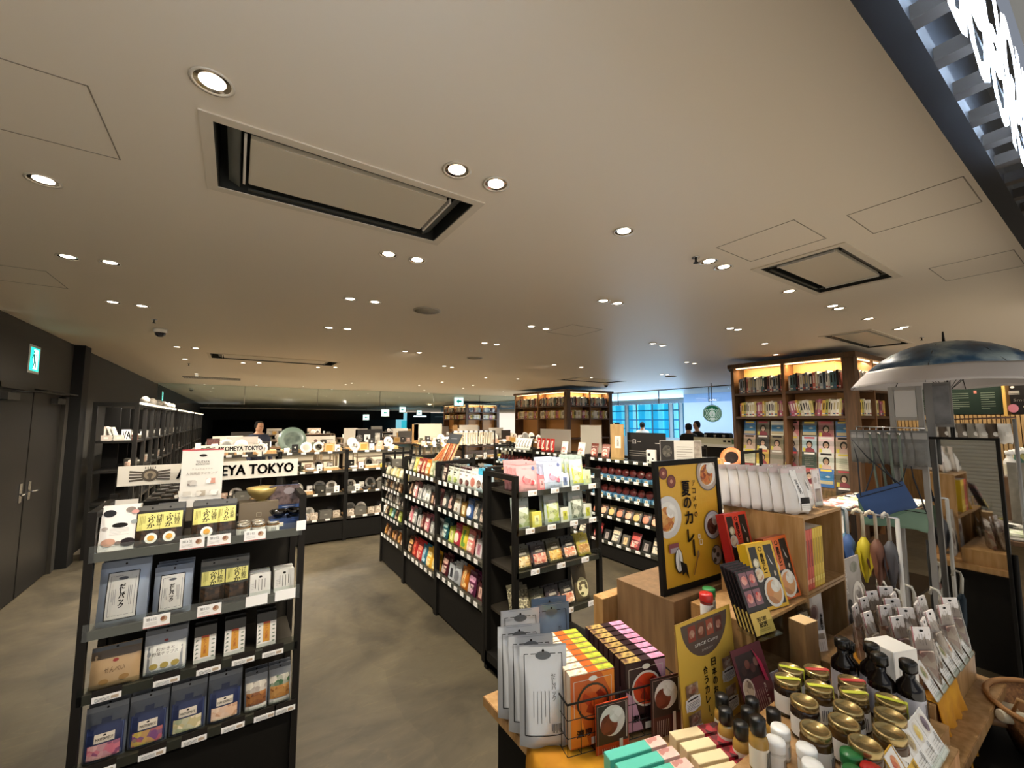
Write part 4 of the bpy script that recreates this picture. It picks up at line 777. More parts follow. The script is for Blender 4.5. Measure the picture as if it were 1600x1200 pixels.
mix = [['white plate', 'patterned plate', 'framed wooden box', 'white cosmetic carton', 'pink beige carton', 'glass candle jar', 'white cup', 'black carton'],
       ['glass tumbler', 'white bowl', 'white standing card', 'pale wooden tray box', 'yellow tin', 'black cup', 'grey fabric box', 'white cup', 'wire rack box'],
       ['black cup', 'grey fabric box', 'pale wooden tray box', 'dark fabric bag', 'wire rack box', 'white standing card', 'dark bowl'],
       ['pebble print carton', 'pebble print carton', 'white standing card', 'dark fabric bag', 'pebble print carton', 'pebble print carton', 'grey fabric box']]
for k, (x0, nm) in enumerate(mods):
    yb = 6.40 if k < 3 else 7.0
    rk = Rack('display_rack', (x0, yb, 0), 0, .85 if k != 4 else 1.05, .42, 1.28, shz, '%s bay of the tableware rack across the aisle end' % nm, kick=.27, tagstep=.17, lip=0, post=.025, sm=WOODL, tagsize=(.06, .028), topz=1.0); BR.append(rk)
    for si, z in enumerate(shz):
        if k > 2 and si > 1: continue
        x = .09; i = 0; pl = "the %s tableware bay's %s shelf" % (nm, ORD[si] if si else 'top')
        while x < rk.W - .06:
            w = mix[si][(i + 3*k + 3 + si) % len(mix[si])]; cat, mk = WARES[w]; wd = {'plate': .15, 'box': .1, 'bag': .15, 'bowl': .13}.get(cat, .08)
            if 'tray' in w: wd = .21
            if 'fabric box' in w: wd = .17
            if x + wd/2 > rk.W - .03: break
            inst(w, mk, rk.m(x + wd/2 - .05, .05 + (.02 if i % 2 else 0), z - .012 + .001, 0, .08 if cat == 'plate' else 0), label_for(w, i, pl), cat, w + 's on the tableware rack'); x += wd + .012; i += 1
        if si == 0 or k in (0, 1, 2):      # a second row at the back of the shelf
            x = .12; j = 0
            while x < rk.W - .1:
                w = ['patterned plate', 'white carton', 'grey plate', 'white plate', 'glass tumbler', 'black carton', 'pink beige carton'][(j + k + 1 + si*2) % 7]; w = {'white carton': 'white cosmetic carton'}.get(w, w); cat, mk = WARES[w]
                inst(w, mk, rk.m(x, .24, z - .011 + (.045 if si == 0 else 0), 0, .08 if cat == 'plate' else 0), '%s in the back row, %s from left, %s tableware bay, %s shelf' % (w, nth(j), nm, ORD[si]), cat, w + 's on the tableware rack'); x += .13 if cat != 'plate' else .16; j += 1
            if si == 0: b = MB(); b.box(.03, .2, z - .012, rk.W - .03, .40, z + .033, WOODL); b.build('riser', rk.root)
# signs and big pieces standing on the tableware racks
def on_back(k, x, w, h, m, items, lab, cat='sign', y=.36, z=1.30, nm='display_board', rz=0):
    inst(('ob', lab), lambda: board(nm, w, h, m, items), BR[k].m(x, y, z, rz), lab, cat)
inst('bigplate', lambda: plate('green_platter', .18, M('5f6e62', .3), M('6f7d6c/4a5a50', .3, 0, 'noise', 2)), BR[1].m(.16, .22, 1.25, 0, .1), 'very large mottled green platter standing on the tableware rack', 'plate')
on_back(1, .50, .5, .17, M('c8bfb0/b0a898', .5, 0, 'noise'), [('disc', -.02, .1, .05, .05, M('5a3a34', .5)), ('lines', .14, .09, .16, .08, INK, (3, .005)), ('disc', -.17, .07, .1, .06, M('a89c8c', .5))], 'wide pale board with round brown mark above the plates')
on_back(2, .12, .20, .28, M('a29a8c', .5), [], 'tall blank grey panel beside the black photo banner', 'panel')
on_back(2, .40, .42, .26, M('1c1a18', .5), [('rect', -.03, .12, .09, .12, M('cfcac0', .5)), ('poly', 0, 0, 0, 0, INK, [(-.05, .1), (-.01, .1), (-.03, .16)]), ('disc', -.15, .12, .1, .12, M('6f6a64/24201d', .5, 0, 'food', .5)), ('rect', .13, .12, .08, .16, M('6a665e/aaa498', .5, 0, 'noise', 3))], 'black banner with three pale photographs on the tableware rack', 'banner')
on_back(0, .42, .36, .18, M('a89f96', .5), [('lines', 0, .1, .3, .03, M('8a8278', .5), (1, .004))], 'plain mauve grey board above the near tableware')
on_back(0, .10, .14, .16, M('5a2f28/3a1d1a', .5, 0, 'crackle', 3), [('frame', 0, .08, .12, .14, M('2a1512', .5), .006)], 'dark red lattice panel standing on the tableware rack', 'panel')
akomeya('brand_sign', .62, .085, 'smaller shop sign farther back above the tableware, partly covered by the poster', T(-.02, 5.6, 1.345, .02))
b = MB(); b.box(-.3, .008, -1.345, -.29, .016, .05, DARK); b.box(.29, .008, -1.345, .3, .016, .05, DARK); b.build('post', bpy.data.objects['brand_sign.001'])
on_back(3, .30, .55, .30, M('a49b8a', .5), [('lines', .1, .05, .3, .03, M('7a7264', .5), (1, .003))], 'large beige shelf sign behind the hanging linen', z=1.34)
on_back(4, .30, .42, .27, M('aaa294', .5), [('lines', 0, .18, .1, .02, M('6a6458', .5), (1, .004))], 'second large beige sign beside the book tower', z=1.34)
on_back(5, .12, .22, .2, M('2a2624', .5), [], 'small black panel on the farthest tableware bay', 'panel')
on_back(3, .05, .12, .36, M('8a6a3a/6f5028', .6, 0, 'wood'), [], 'tall brown kraft box on the tableware rack', 'box', z=1.27)
on_back(4, .0, .11, .34, M('7c5c30/6a4a24', .6, 0, 'wood'), [], 'second tall brown kraft box on the tableware rack', 'box', z=1.27)
def towel():
    r = empty('hanging_cloth'); b = MB(); vs = []; n = 8
    for j in range(9):
        for i in range(n+1): vs.append((-.045 + .09*i/n, .008*math.sin(i*1.7 + j*.2), -.24*j/8))
    b.add(vs, [(j*(n+1)+i, j*(n+1)+i+1, (j+1)*(n+1)+i+1, (j+1)*(n+1)+i) for j in range(8) for i in range(n)], M('cfc6b2/a89c84', .8, 0, 'noise'), True); b.build('cloth', r)
    b = MB(); b.box(-.03, -.006, -.02, .03, .006, .012, TAG); b.build('clip', r); return r
pl_ = []
rail = empty('cloth_rail'); b = MB(); b.tube([(3.25, 6.86, 1.5), (4.15, 6.86, 1.5)], .008, STEEL); b.build('bar', rail)
b = MB(); b.box(3.25, 6.85, 0, 3.27, 6.87, 1.5, STEEL); b.build('post', rail); b = MB(); b.box(4.13, 6.85, 0, 4.15, 6.87, 1.5, STEEL); b.build('post', rail); tag(rail, 'metal rail carrying hanging linen cloths at the aisle end', 'rail')
for i in range(8): inst('towel', towel, T(3.32 + .105*i, 6.86, 1.5), 'cream hanging cloth, %s from left on the metal rail' % nth(i), 'cloth', 'cloths on the rail')
# ================================================================ far display tables beyond the tableware
def table(name, x0, x1, y0, y1, h, m, lab, top=None):
    r = empty(name); b = MB(); b.box(0, 0, h-.03, x1-x0, y1-y0, h, top or m); b.build('table_top', r, bevel=.003)
    for x in (0, x1-x0-.04):
        for y in (0, y1-y0-.04): b = MB(); b.box(x, y, 0, x+.04, y+.04, h-.03, m); b.build('leg', r)
    b = MB(); b.box(.02, .02, .25, x1-x0-.02, y1-y0-.02, .27, m); b.build('lower_shelf', r)
    r.location = (x0, y0, 0); return tag(r, lab, 'table')
far = [(-.6, 1.4, 8.6, 'first'), (1.8, 3.8, 8.8, 'second'), (4.4, 6.4, 9.2, 'third'), (-.4, 1.8, 11.5, 'fourth'), (2.4, 4.8, 12., 'fifth'), (5.2, 7.6, 12.5, 'sixth'), (.5, 3., 16, 'seventh'), (4, 7.5, 17, 'eighth')]
fw = ['white cosmetic carton', 'patterned plate', 'black carton', 'glass tumbler', 'white bowl', 'grey fabric box', 'white standing card', 'pink beige carton', 'white plate', 'framed wooden box', 'black cup', 'wire rack box']
for t, (x0, x1, y0, nm) in enumerate(far):
    table('display_table', x0, x1, y0, y0 + .7, 1.22, M('6a5a44', .5), '%s dark wooden display table beyond the tableware racks' % nm, WOODD)
    i = 0; x = x0 + .1
    while x < x1 - .1:
        w = fw[(i*5 + t*3) % len(fw)]; cat, mk = WARES[w]
        inst(w, mk, T(x, y0 + .1 + .12*(i % 3), 1.221 + (0 if i % 3 else .0), random.uniform(-.2, .2)), '%s, %s from left on the %s far table' % (w, nth(i), nm), cat, w + 's on far tables'); x += .17; i += 1
    for k in range(2):
        xx = x0 + (x1-x0)*(.25 + .5*k); c = ['cfc8ba', '8f887a', 'b8a894', '4a4640', 'd8d2c6', '7a6a58'][(t + 2*k) % 6]
        inst(('fb', t, k), lambda c=c: board('display_board', .45, .2 + .04*(t % 3), M(c, .5), [('lines', 0, .1, .3, .06, M('6a645a', .5), (2, .008))]), T(xx, y0 + .5, 1.221), '%s %s board standing on the %s far table' % (('pale', 'plain')[k], {'cfc8ba': 'cream', '8f887a': 'grey', 'b8a894': 'tan', '4a4640': 'charcoal', 'd8d2c6': 'white', '7a6a58': 'brown'}[c], nm), 'sign')
# ================================================================ slatted black shelving along the left wall
for k, (y0, y1, nm) in enumerate(((7.25, 11.2, 'near'), (11.6, 15.6, 'middle'), (16, 20, 'far'))):
    r = empty('wall_shelving'); X0, X1, HT = -1.5, -1.06, 1.93
    for zz, nz in ((HT, 'top_frame'), ):
        b = MB()
        b.box(X0, y0, HT-.05, X1, y0+.04, HT, BLACK); b.build('top_rail', r)
        b = MB(); b.box(X1-.04, y0+.04, HT-.05, X1, y1, HT, BLACK); b.build('top_rail', r)
    b = MB(); b.box(X1, y0, HT-.02, X1+.012, y1, HT+.012, M('f2e6cf', .4, 0, 'emit', 1.2)); b.build('light_strip', r)
    for yy in [y0] + [y0 + .62*j for j in range(1, int((y1-y0)/.62)+1)]:
        b = MB(); b.box(X1-.045, yy, 0, X1, yy+.045, HT-.05, STEEL if yy > y0 else BLACK); b.build('upright', r)
        if yy > y0+.1: b = MB(); b.box(X0, yy, .3, X0+.16, yy+.03, HT-.05, BLACK); b.build('divider', r)
    b = MB(); b.box(X0, y0, 0, X0+.045, y0+.045, HT-.05, BLACK); b.build('upright', r)
    for z in (1.44, 1.06, .66, .3):
        b = MB(); b.box(X0+.02, y0+.03, z-.03, X1-.01, y1, z, BLACK); b.build('shelf', r)
    tag(r, '%s black slatted shelving unit lit from above along the dark wall' % nm, 'shelf unit')
    la = al('strip_lamp', ((X0+X1)/2 - (-0), (y0+y1)/2, HT-.03), (0, 0, 0), .04, y1-y0-.2, 14, (1, .92, .8)); la.parent = r
    for zi, z in enumerate((1.44, 1.06)):
        for i in range(int((y1-y0-.3)/.2)):
            w = ['white cosmetic carton', 'pink beige carton', 'black carton', 'white standing card', 'glass candle jar', 'grey fabric box'][(i*5 + zi + k) % 6]; cat, mk = WARES[w]
            inst(w, mk, T(X1 - .08, y0 + .22 + .2*i, z + .001, math.pi/2), '%s, %s along the %s shelf of the %s slatted shelving' % (w, nth(i), ('upper', 'lower')[zi], nm), cat, w + 's on the slatted shelving')
def sbook(c, w=.02, h=.2): return lambda: book('book', w, .15, h, M(c, .5), (M('e0dcd0', .5),))
for i, (x, c, rz) in enumerate(((-1.38, 'c8beb0', 0), (-1.3, 'e8e4da', 0), (-1.265, 'e8e4da', 0))):
    b_ = inst(('sb', i), sbook(c, .02, .17), T(x, 7.3, 1.45) @ Matrix.Rotation(-.35 if i else 0, 4, 'Y'), 'slim pale book, %s leaning at the near end of the slatted shelving' % nth(i), 'book', 'books on the slatted shelving')
inst('carda', lambda: card('product_card', .1, .14, [('text', 0, .07, .08, .1, INK, ('VA', .02))], stand=True), T(-1.17, 7.29, 1.442), 'white card with big black letters at the near shelving end', 'card')
for i, (x, c) in enumerate(((-1.36, 'b8aca0'), (-1.24, 'c8bcb0'), (-1.15, '9a4a34'))): inst(('cx', i), lambda c=c: carton('carton', .1, .08, .07, M(c, .5), [('rect', 0, .035, .04, .02, M('e0d8cc', .5))]), T(x, 7.275 , 1.442) if i < 2 else T(-1.13, 7.38, 1.442), ['pale grey carton', 'pale beige carton', 'rust coloured carton'][i] + ' at the near end of the slatted shelving', 'box')
for i in range(6):
    def clampl():
        r = empty('clamp_lamp'); b = MB(); b.cyl(0, 0, 0, .05, .012, STEEL, 8); b.build('stem', r); b = MB(); b.T = T(0, 0, .07, 0, .5); b.lathe([(.05, -.04), (.055, 0), (.03, .035)], M('cfc8bc', .4), 14); b.build('lamp_head', r); return r
    inst('clamp', clampl, T(-1.1, 7.9 + .62*i, 1.93), 'small grey clamp lamp, %s along the slatted shelving top' % nth(i), 'lamp', 'clamp lamps on the shelving')
# dark wall cabinet seen behind the shelving end
# ================================================================ book towers
BK_C = ['2a2c34', 'b8b4ac', '6a7a8a', '3a4a5a', 'd8d2c6', '8a8078', '1f1d1c', 'c86a5a', '4a6a6a', 'a8a298', 'e0dcd2', '5a4a54', '9aa4ac', '7a3a34', 'c8b8a0', '34505a']
BK_N = ['navy', 'grey', 'slate blue', 'steel blue', 'cream', 'taupe', 'black', 'coral', 'teal', 'stone', 'white', 'plum', 'pale blue', 'brick red', 'beige', 'petrol']
BK_L = ['e8e2d4', 'd8c878', '9a4a50', 'c8c0a8', 'f0ece0', 'b86a8a', 'a8a04a', 'e0d8c8', '7a3a44', 'd8b04a']
BL_N = ['ivory', 'mustard', 'wine red', 'sand', 'white', 'rose', 'olive', 'cream', 'burgundy', 'yellow']
def bookrow(x0, x1, z, fn, lean, wmin, wmax, hmin, hmax, cols, names, place, group, gap=None):
    x = x0; i = 0
    while x < x1 - wmin:
        k = (i*7 + int(z*13) + int(x0*10)) % len(cols); v = (i*3) % 4
        w = wmin + (wmax-wmin)*v/3; h = hmin + (hmax-hmin)*((i*5) % 4)/3
        if x + w > x1: break
        if gap and gap[0] < x < gap[1]: x = gap[1]; continue
        ln = lean(x) if callable(lean) else lean
        key = ('bk', cols[k], round(w, 4), round(h, 3))
        inst(key, lambda: book('book', w, .17, h, M(cols[k], .45), (M(('e8e4d8', '2a2826', 'b8a878')[(i+v) % 3], .5), M(('9a3a34', 'd8d4c8', '3a5a7a')[i % 3], .5))), fn(x + w/2, z) @ Matrix.Rotation(ln, 4, 'Y'), '%s book, %s from left on %s' % (names[k], nth(i), place), 'book', group)
        x += w + .002 + abs(math.sin(ln))*.0; i += 1
def tower(x0, x1, y0, y1, zt, lab, name, nb=(2, 2), detail=2, shv=(2.09, 1.757)):
    r = empty('bookcase_tower'); b = MB(); b.box(x0-.03, y0-.03, zt-.06, x1+.03, y1+.03, zt, WOODD); b.build('cornice', r)
    b = MB(); b.box(x0+.28, y0+.28, 0, x1-.05, y1-.05, zt-.06, M('b8834a', .5, 0)); b.build('core_panel', r)
    b = MB(); b.box(x0, y0, 0, x0+.12, y0+.12, zt-.06, WOODD); b.build('corner_post', r)
    b = MB(); b.box(x1-.14, y0, 0, x1, y0+.3, zt-.06, WOODD); b.build('side_panel', r); b = MB(); b.box(x0, y1-.04, 0, x0+.3, y1, zt-.06, WOODD); b.build('side_panel', r)
    ly, lx = y1-.04-(y0+.12), x1-.14-(x0+.12)
    for i in range(1, nb[0]): yy = y0+.12+ly*i/nb[0]; b = MB(); b.box(x0, yy-.02, .3, x0+.28, yy+.02, zt-.06, WOODD if 0 else M('6a4626', .5)); b.build('divider', r)
    for i in range(1, nb[1]): xx = x0+.12+lx*i/nb[1]; b = MB(); b.box(xx-.02, y0, .3, xx+.02, y0+.28, zt-.06, M('6a4626', .5)); b.build('divider', r)
    for z in shv + (1.25, .86, .5):
        if z in (1.25, .86) and detail == 2: continue
        b = MB(); b.box(x0+.01, y0+.12, z-.035, x0+.28, y1-.04, z, M('4a3220', .5)); b.build('shelf', r); b = MB(); b.box(x0+.12, y0+.01, z-.035, x1-.14, y0+.28, z, M('4a3220', .5)); b.build('shelf', r)
    b = MB(); b.box(x0+.02, y0+.02, 0, x1-.02, y1-.02, .3, WOODD); b.build('plinth', r)
    EM = M('ffd9a0', .4, 0, 'emit', 4.)
    for i in range(nb[0]): b = MB(); a = y0+.14+ly*i/nb[0]; b.box(x0+.02, a, zt-.075, x0+.04, a+ly/nb[0]-.05, zt-.062, EM); b.build('light_strip', r)
    for i in range(nb[1]): b = MB(); a = x0+.14+lx*i/nb[1]; b.box(a, y0+.02, zt-.075, a+lx/nb[1]-.05, y0+.04, zt-.062, EM); b.build('light_strip', r)
    tag(r, lab, 'bookcase')
    q = al('strip_lamp', (x0+.08, (y0+y1)/2, zt-.08), (0, math.radians(-25), 0), .05, ly, 16, (1, .74, .42)); q.parent = r
    q = al('strip_lamp', ((x0+x1)/2, y0+.08, zt-.08), (math.radians(25), 0, 0), lx, .05, 16, (1, .74, .42)); q.parent = r
    fL = lambda u, z: T(x0+.04, y1-.06-u, z, -math.pi/2)      # face toward the aisle
    fF = lambda u, z: T(x0+.14+u, y0+.04, z, 0)
    wm = (.018, .034) if detail == 2 else (.035, .05) if detail == 1 else (.06, .08)
    for si, z in enumerate(shv):
        cols, nms = (BK_C, BK_N) if si == 0 else (BK_L, BL_N)
        for fi, (fn, ln, nn) in enumerate(((fL, ly, nb[0]), (fF, lx, nb[1]))):
            if detail == 2 and fi == 1 and si > 0: wmm = (.05, .07)
            else: wmm = wm
            for bi in range(nn):
                u0, u1 = ln*bi/nn + .03, ln*(bi+1)/nn - .03
                gp = (u0 + .28, u0 + .42) if detail == 2 and fi == 0 and si == 1 and bi == 1 else None
                lean = (lambda x, g=gp: 0 if g is None else (-.12 if x < g[0] else .1)) if gp else (0 if si == 0 else .03)
                bookrow(u0, u1, z, fn, lean, wmm[0], wmm[1], .19 if si else .2, .235 if si == 0 else .21, cols, nms, "%s's %s %s bay %s" % (name, ('aisle', 'front')[fi], nth(bi), ('top shelf', 'second shelf')[si]), 'books on %s %s' % (name, ('top shelf', 'second shelf')[si]))
    return r
tower(6.10, 7.40, 1.85, 3.33, 2.52, 'tall dark wooden bookcase with lit top shelf and magazines, nearest of the towers', 'the near tower')
tower(7.05, 8.70, 8.10, 10.5, 2.50, 'middle wooden book tower with lit top shelves beyond the curry rack', 'the middle tower', detail=1)
tower(8.85, 10.65, 17.2, 19.7, 2.48, 'farthest wooden book tower beside the hanging arrow sign', 'the far tower', detail=0)
# magazines face out on the near tower
rk = empty('magazine_rack'); b = MB(); b.box(6.08, 1.99, .62, 6.375, 3.28, .66, M('4a3220', .5)); b.build('base_shelf', rk)
for k in range(5): b = MB(); b.box(6.10 + .03*k, 2.0, .78 + .2*k, 6.104 + .03*k, 3.27, .84 + .2*k, ACRYL); b.build('clear_rail', rk)
b = MB(); b.prism([(6.14, .66), (6.37, .66), (6.37, 1.68), (6.32, 1.68)], 1.99, 3.28, M('7a5a30/5f4422', .5, 0, 'wood')); b.build('sloped_back', rk); tag(rk, 'tiered magazine display with clear rails inside the near bookcase', 'magazine rack')
def mag(i):
    bg = ['3a3028', '6a5248', '3a6aa8', '8a7a5a', '2a3a2c', '6a5a44', 'b8a89a', 'd8d4c8', 'e8e2cc', 'b8c8d0', 'd8d0b8', 'd88a8a', 'e8c8c8', 'c8a048', '2c2420', 'c8a890', '9a8a7a', 'a05a54'][i % 18]
    fc = ['d8a890', 'c8987c', 'e0b8a0'][i % 3]; hr = ['241c18', '1c1614', '3a281c'][i % 3]
    it = [('rect', 0, .205, .12, .022, M(['e8e4da', 'b83a44', 'e8d048', '2c2826'][i % 4], .5))]
    if i % 6 == 2: it += [('rect', 0, .12, .15, .09, M('4a8ac0', .5)), ('rect', 0, .06, .15, .04, M('c8b890', .5)), ('disc', .02, .13, .05, .02, M('e8ecec', .5))]
    elif i % 6 == 4: it += [('lines', 0, .1, .1, .12, M('9a9284', .5), (5, .004))]
    else: it += [('disc', 0, .12, .075, .1, M(hr, .6)), ('disc', 0, .112, .05, .066, M(fc, .5)), ('poly', 0, 0, 0, 0, M(['e8e2d8', '8a3a44', '3a4a6a', 'd8b8a8'][i % 4], .6), [(-.07, 0), (.07, 0), (.05, .06), (.015, .08), (-.015, .08), (-.05, .06)]), ('rect', -.06, .05, .03, .05, M('d8c84a', .5))]
    return lambda: magazine('magazine', .165, .225, M(bg, .4), it)
for row in range(5):
    for c in range(7):
        if (row, c) in ((0, 5),): continue
        y = 3.18 - .185*c - (.02 if c > 3 else 0)
        z = .66 + .2*row
        n = (row*5 + c*3) % 18
        inst(('mag', n), mag(n), T(6.12 + .03*row + .02, y, z + .01, -math.pi/2, -.12), 'magazine facing out, %s from left in %s tier from bottom, near bookcase' % (nth(c), ORD[row]), 'magazine', 'magazines in the near bookcase')
# ================================================================ cafe side: glass, windows, counter, people
al('cafe_fill', (11.6, 7.4, 2.55), (0, math.radians(-20), 0), .8, 5, 170, (.62, .8, 1))  # cool fill lamp without a fixture, added to brighten the cafe wall
BLUELIT = M('b4cdea', .6)  # white wall with the blue daylight painted into its colour
b = MB(); b.box(16, 4, 0, 16.1, 22, .95, BLUELIT); b.box(16, 4, 2.45, 16.1, 22, 2.6, BLUELIT)
for y in (4, 7.4, 10.9, 11.4, 13.9, 16, 18.5): b.box(16, y, .95, 16.1, y + (1.9 if y == 4 else 2.0 if y == 7.4 else .14), 2.45, BLUELIT)
struct(b.build('wall_right'))
DAYGLOW = [M('4ac6e8', .5, 0, 'emit', .9), M('8ee2f4', .5, 0, 'emit', 1.1), M('3a9ad0', .5, 0, 'emit', .7), M('d0f4fa', .5, 0, 'emit', 1.1), M('2a6a94', .5, 0, 'emit', .5)]  # facade glows by itself: daylight is put into its emission colours
r = empty('building_outside'); b = MB(); b.box(19, 2, -1, 19.1, 26, 6, DAYGLOW[0]); b.build('facade', r)
for k in range(26): b = MB(); b.box(18.9, 3 + .85*k, -1, 19, 3.3 + .85*k, 6, DAYGLOW[1 if k % 3 else 3]); b.build('pilaster', r)
for k in range(12): b = MB(); b.box(18.85, 2, -.8 + .5*k, 18.95, 26, -.74 + .5*k, DAYGLOW[4 if k % 3 == 0 else 2]); b.build('ledge', r)
tag(r, 'blue daylit building facade seen through the cafe windows', 'building')
for n_, (y0, y1) in enumerate(((5.9, 7.4), (9.4, 10.9), (11.04, 11.4), (11.54, 13.9), (14.04, 16), (16.14, 18.5), (18.64, 22))):
    w = struct(empty('window_%d' % (n_ + 2))); b = MB(); b.box(16.04, y0, .95, 16.05, y1, 2.45, M('c8ecf4', .05, 0, 'film', 1.)); b.build('glass', w)
    b = MB()
    for yy in [y0 + .9*q for q in range(int((y1-y0)/.9)+1)]: b.box(15.99, yy, .95, 16.03, yy+.05, 2.45, M('5a7a9a', .5))
    b.build('window_frame', w)
b = MB(); b.box(10.6, 5.0, 2.2, 10.61, 24, CEIL-.001, M('dceaf6', .03, 0, 'film', 1.2)); o = struct(b.build('window_9'))
b = MB()
for y in (5, 6.4, 8, 9.6, 12, 15, 18): b.box(10.595, y, 2.2, 10.615, y+.02, CEIL-.001, M('4a5058', .5))
b.build('window_frame', o)
b = MB(); b.box(10.4, 4.8, CEIL-.02, 10.46, 24, CEIL-.001, M('5a5348', .5)); struct(b.build('trim_20'))
# coffee wall with menu boards
b = MB(); WS = M('c8a878/b08c5c', .5, 0, 'wood'); b.box(9.2, -3, 0, 9.3, 2.6, CEIL, M('8a6a40/6f5230', .5, 0, 'wood')); struct(b.build('wall_cafe'))
r = empty('slatted_panelling')
for k in range(46): b = MB(); b.box(9.165, .5 + .045*k, 1.05, 9.199, .535 + .045*k, 1.78, WS); b.build('slat', r)
tag(r, 'pale vertical wood slats on the cafe wall under the menu boards', 'panelling')
def menu(i):
    if i < 2: it = [('text', -.0, .40, .3, .03, WHITE, ('FRAPPUCCINO' if i else 'ESPRESSO', .01)), ('lines', -.12, .2, .26, .26, M('9aa89a', .5), (8, .005)), ('lines', .2, .2, .14, .26, M('9aa89a', .5), (8, .005)), ('rect', -.26, .33, .03, .04, M('c87a70', .5)), ('rect', .08, .33, .03, .04, M('c87a70', .5))]
    else: it = [('poly', 0, 0, 0, 0, WHITE, [(-.1, .36), (.12, .36), (.09, .24), (-.06, .24)]), ('frame', .13, .31, .07, .07, WHITE, .012), ('disc', .01, .355, .2, .035, M('3a241c', .5)), ('disc', .22, .36, .14, .1, M('c07a90', .5)), ('text', 0, .19, .5, .05, WHITE, ('Smooth & Creamy', .01)), ('disc', .03, .1, .4, .1, M('d8c8a8/b8a480', .5, 0, 'noise', 3)), ('disc', -.26, .08, .1, .12, M('c07a90', .5)), ('disc', -.25, .38, .04, .03, WHITE), ('lines', -.24, .3, .1, .06, WHITE, (3, .006))]
    return board('menu_board', .68 if i < 2 else .56, .48, M('22302c' if i < 2 else '1c1a1c', .5), it, th=.02, foot=False)
for i, (y, w) in enumerate(((2.02, 0), (1.31, 1), (.62, 2))):
    inst(('menu', i), lambda i=i: menu(i), T(9.17, y + .12, 1.93 - .14, -math.pi/2), ['dark green drinks menu board partly behind the grey display', 'dark green menu board with white title on the cafe wall', 'black chalk menu board with a white coffee cup drawing'][i], 'menu board')
    b = MB(); b.box(9.12, y - .255, 1.76, 9.17, y - .225, 2.28, M('d8b060', .4)); o = b.build('board_frame'); tag(o, 'yellow wooden upright %s on the cafe wall between menu boards' % ('beside the hidden board', 'left of the cup drawing', 'right of the cup drawing')[i], 'frame')
l = al('menu_lamp', (8.8, 1.3, 2.5), (0, math.radians(-35), 0), .1, 3, 22, (1, .82, .55))
b = MB(); b.box(9.0, -3, 2.36, 9.2, 2.6, 2.6, M('1c1814', .5)); struct(b.build('trim_21'))
b = MB(); b.box(9.15, -3, .0, 9.2, .45, 2.36, M('5f3f1c/4a3014', .5, 0, 'wood')); struct(b.build('trim_22'))
# long cafe counter and things on it
r = empty('cafe_counter'); b = MB(); b.box(8.8, 3.6, 1.12, 9.6, 6.4, 1.18, M('d8d4c8', .4)); b.build('counter_top', r); b = MB(); b.box(8.85, 3.65, 0, 9.55, 6.35, 1.12, M('14110e', .5)); b.build('counter_body', r); tag(r, 'white topped cafe counter with black front', 'counter')
b = MB(); b.box(8.83, 4.7, 1.18, 8.84, 5.75, 1.32, M('c8c4a8', .5)); o = b.build('counter_sign'); decal('print', [('disc', -.0, 0, .0, .0, INK)], o); tag(o, 'long cream sign with coffee bean marks on the counter edge', 'sign')
b = MB()
for y in (5.02, 4.92): b.box(8.822, y-.03, 1.23, 8.829, y+.03, 1.27, INK)
b.box(8.822, 4.72, 1.2, 8.829, 4.86, 1.3, M('2f5a34', .5)); b.build('bean_print', o)
for i, y in enumerate((5.5, 5.28, 5.08)):
    def mach():
        r = empty('coffee_machine'); b = MB(); b.box(-.09, 0, 0, .09, .2, .24 , BLACK); b.build('body', r, bevel=.02); b = MB(); b.box(-.07, -.08, 0, .07, 0, .03, STEEL); b.build('drip_tray', r); b = MB(); b.cyl(0, -.04, .14, .2, .03, CHROME, 10); b.build('spout', r); return r
    inst('mach', mach, T(8.95, y, 1.182, -math.pi/2), 'black coffee machine, %s from left on the cafe counter' % nth(i), 'coffee machine', 'coffee machines')
for i in range(4): inst('wcup', lambda: cup('paper_cup', .04, .12, M('efefec', .4)), T(8.93, 4.88 - .09*i, 1.182), 'white paper cup, %s from left on the cafe counter' % nth(i), 'cup', 'paper cups on the counter')
# round cafe sign
r = empty('round_cafe_sign'); GR = M('04694a', .6, 0, 'emit', .35); WG = M('cfe6de', .6, 0, 'emit', .45)
b = MB(); b.T = T(0, 0, 0, 0, math.pi/2); b.lathe([(.205, -.03), (.205, .03)], M('1c6a54', .4), 36); b.build('disc', r)
it = [('disc', 0, 0, .41, .41, GR), ('disc', 0, 0, .385, .385, WG), ('disc', 0, 0, .37, .37, GR)]
def arc(r0, r1, a0, a1, m, cx=0, cz=0):
    A = [math.radians(a0 + (a1-a0)*k/8) for k in range(9)]; return ('poly', 0, 0, 0, 0, m, [(cx + r0*math.cos(a), cz + r0*math.sin(a)) for a in A] + [(cx + r1*math.cos(a), cz + r1*math.sin(a)) for a in A[::-1]])
for s_ in (0, 1):
    f = lambda a: 180 - a if s_ else a
    it += [arc(.092 + .03*k, .104 + .03*k, f(58 - 9*k), f(-62 + 7*k), WG) for k in range(3)] + [arc(.02, .05, f(-30), f(-110), WG, (-.07 if s_ else .07), -.1)]
it += [('disc', 0, -.012, .135, .165, WG), ('poly', 0, 0, 0, 0, WG, [(-.055, .075), (-.05, .12), (-.024, .095), (0, .15), (.024, .095), (.05, .12), (.055, .075)]), ('disc', -.028, .01, .026, .012, GR), ('disc', .028, .01, .026, .012, GR), ('poly', 0, 0, 0, 0, GR, [(0, .01), (.01, -.028), (-.01, -.028)]), ('disc', 0, -.052, .04, .012, GR), ('poly', 0, 0, 0, 0, WG, [(-.06, -.1), (.06, -.1), (.045, -.165), (-.045, -.165)])]
decal('emblem', it, r, lambda x, z: -.031); b = MB(); b.cyl(0, 0, .2, .72, .008, BLACK, 8); b.build('hanger', r)
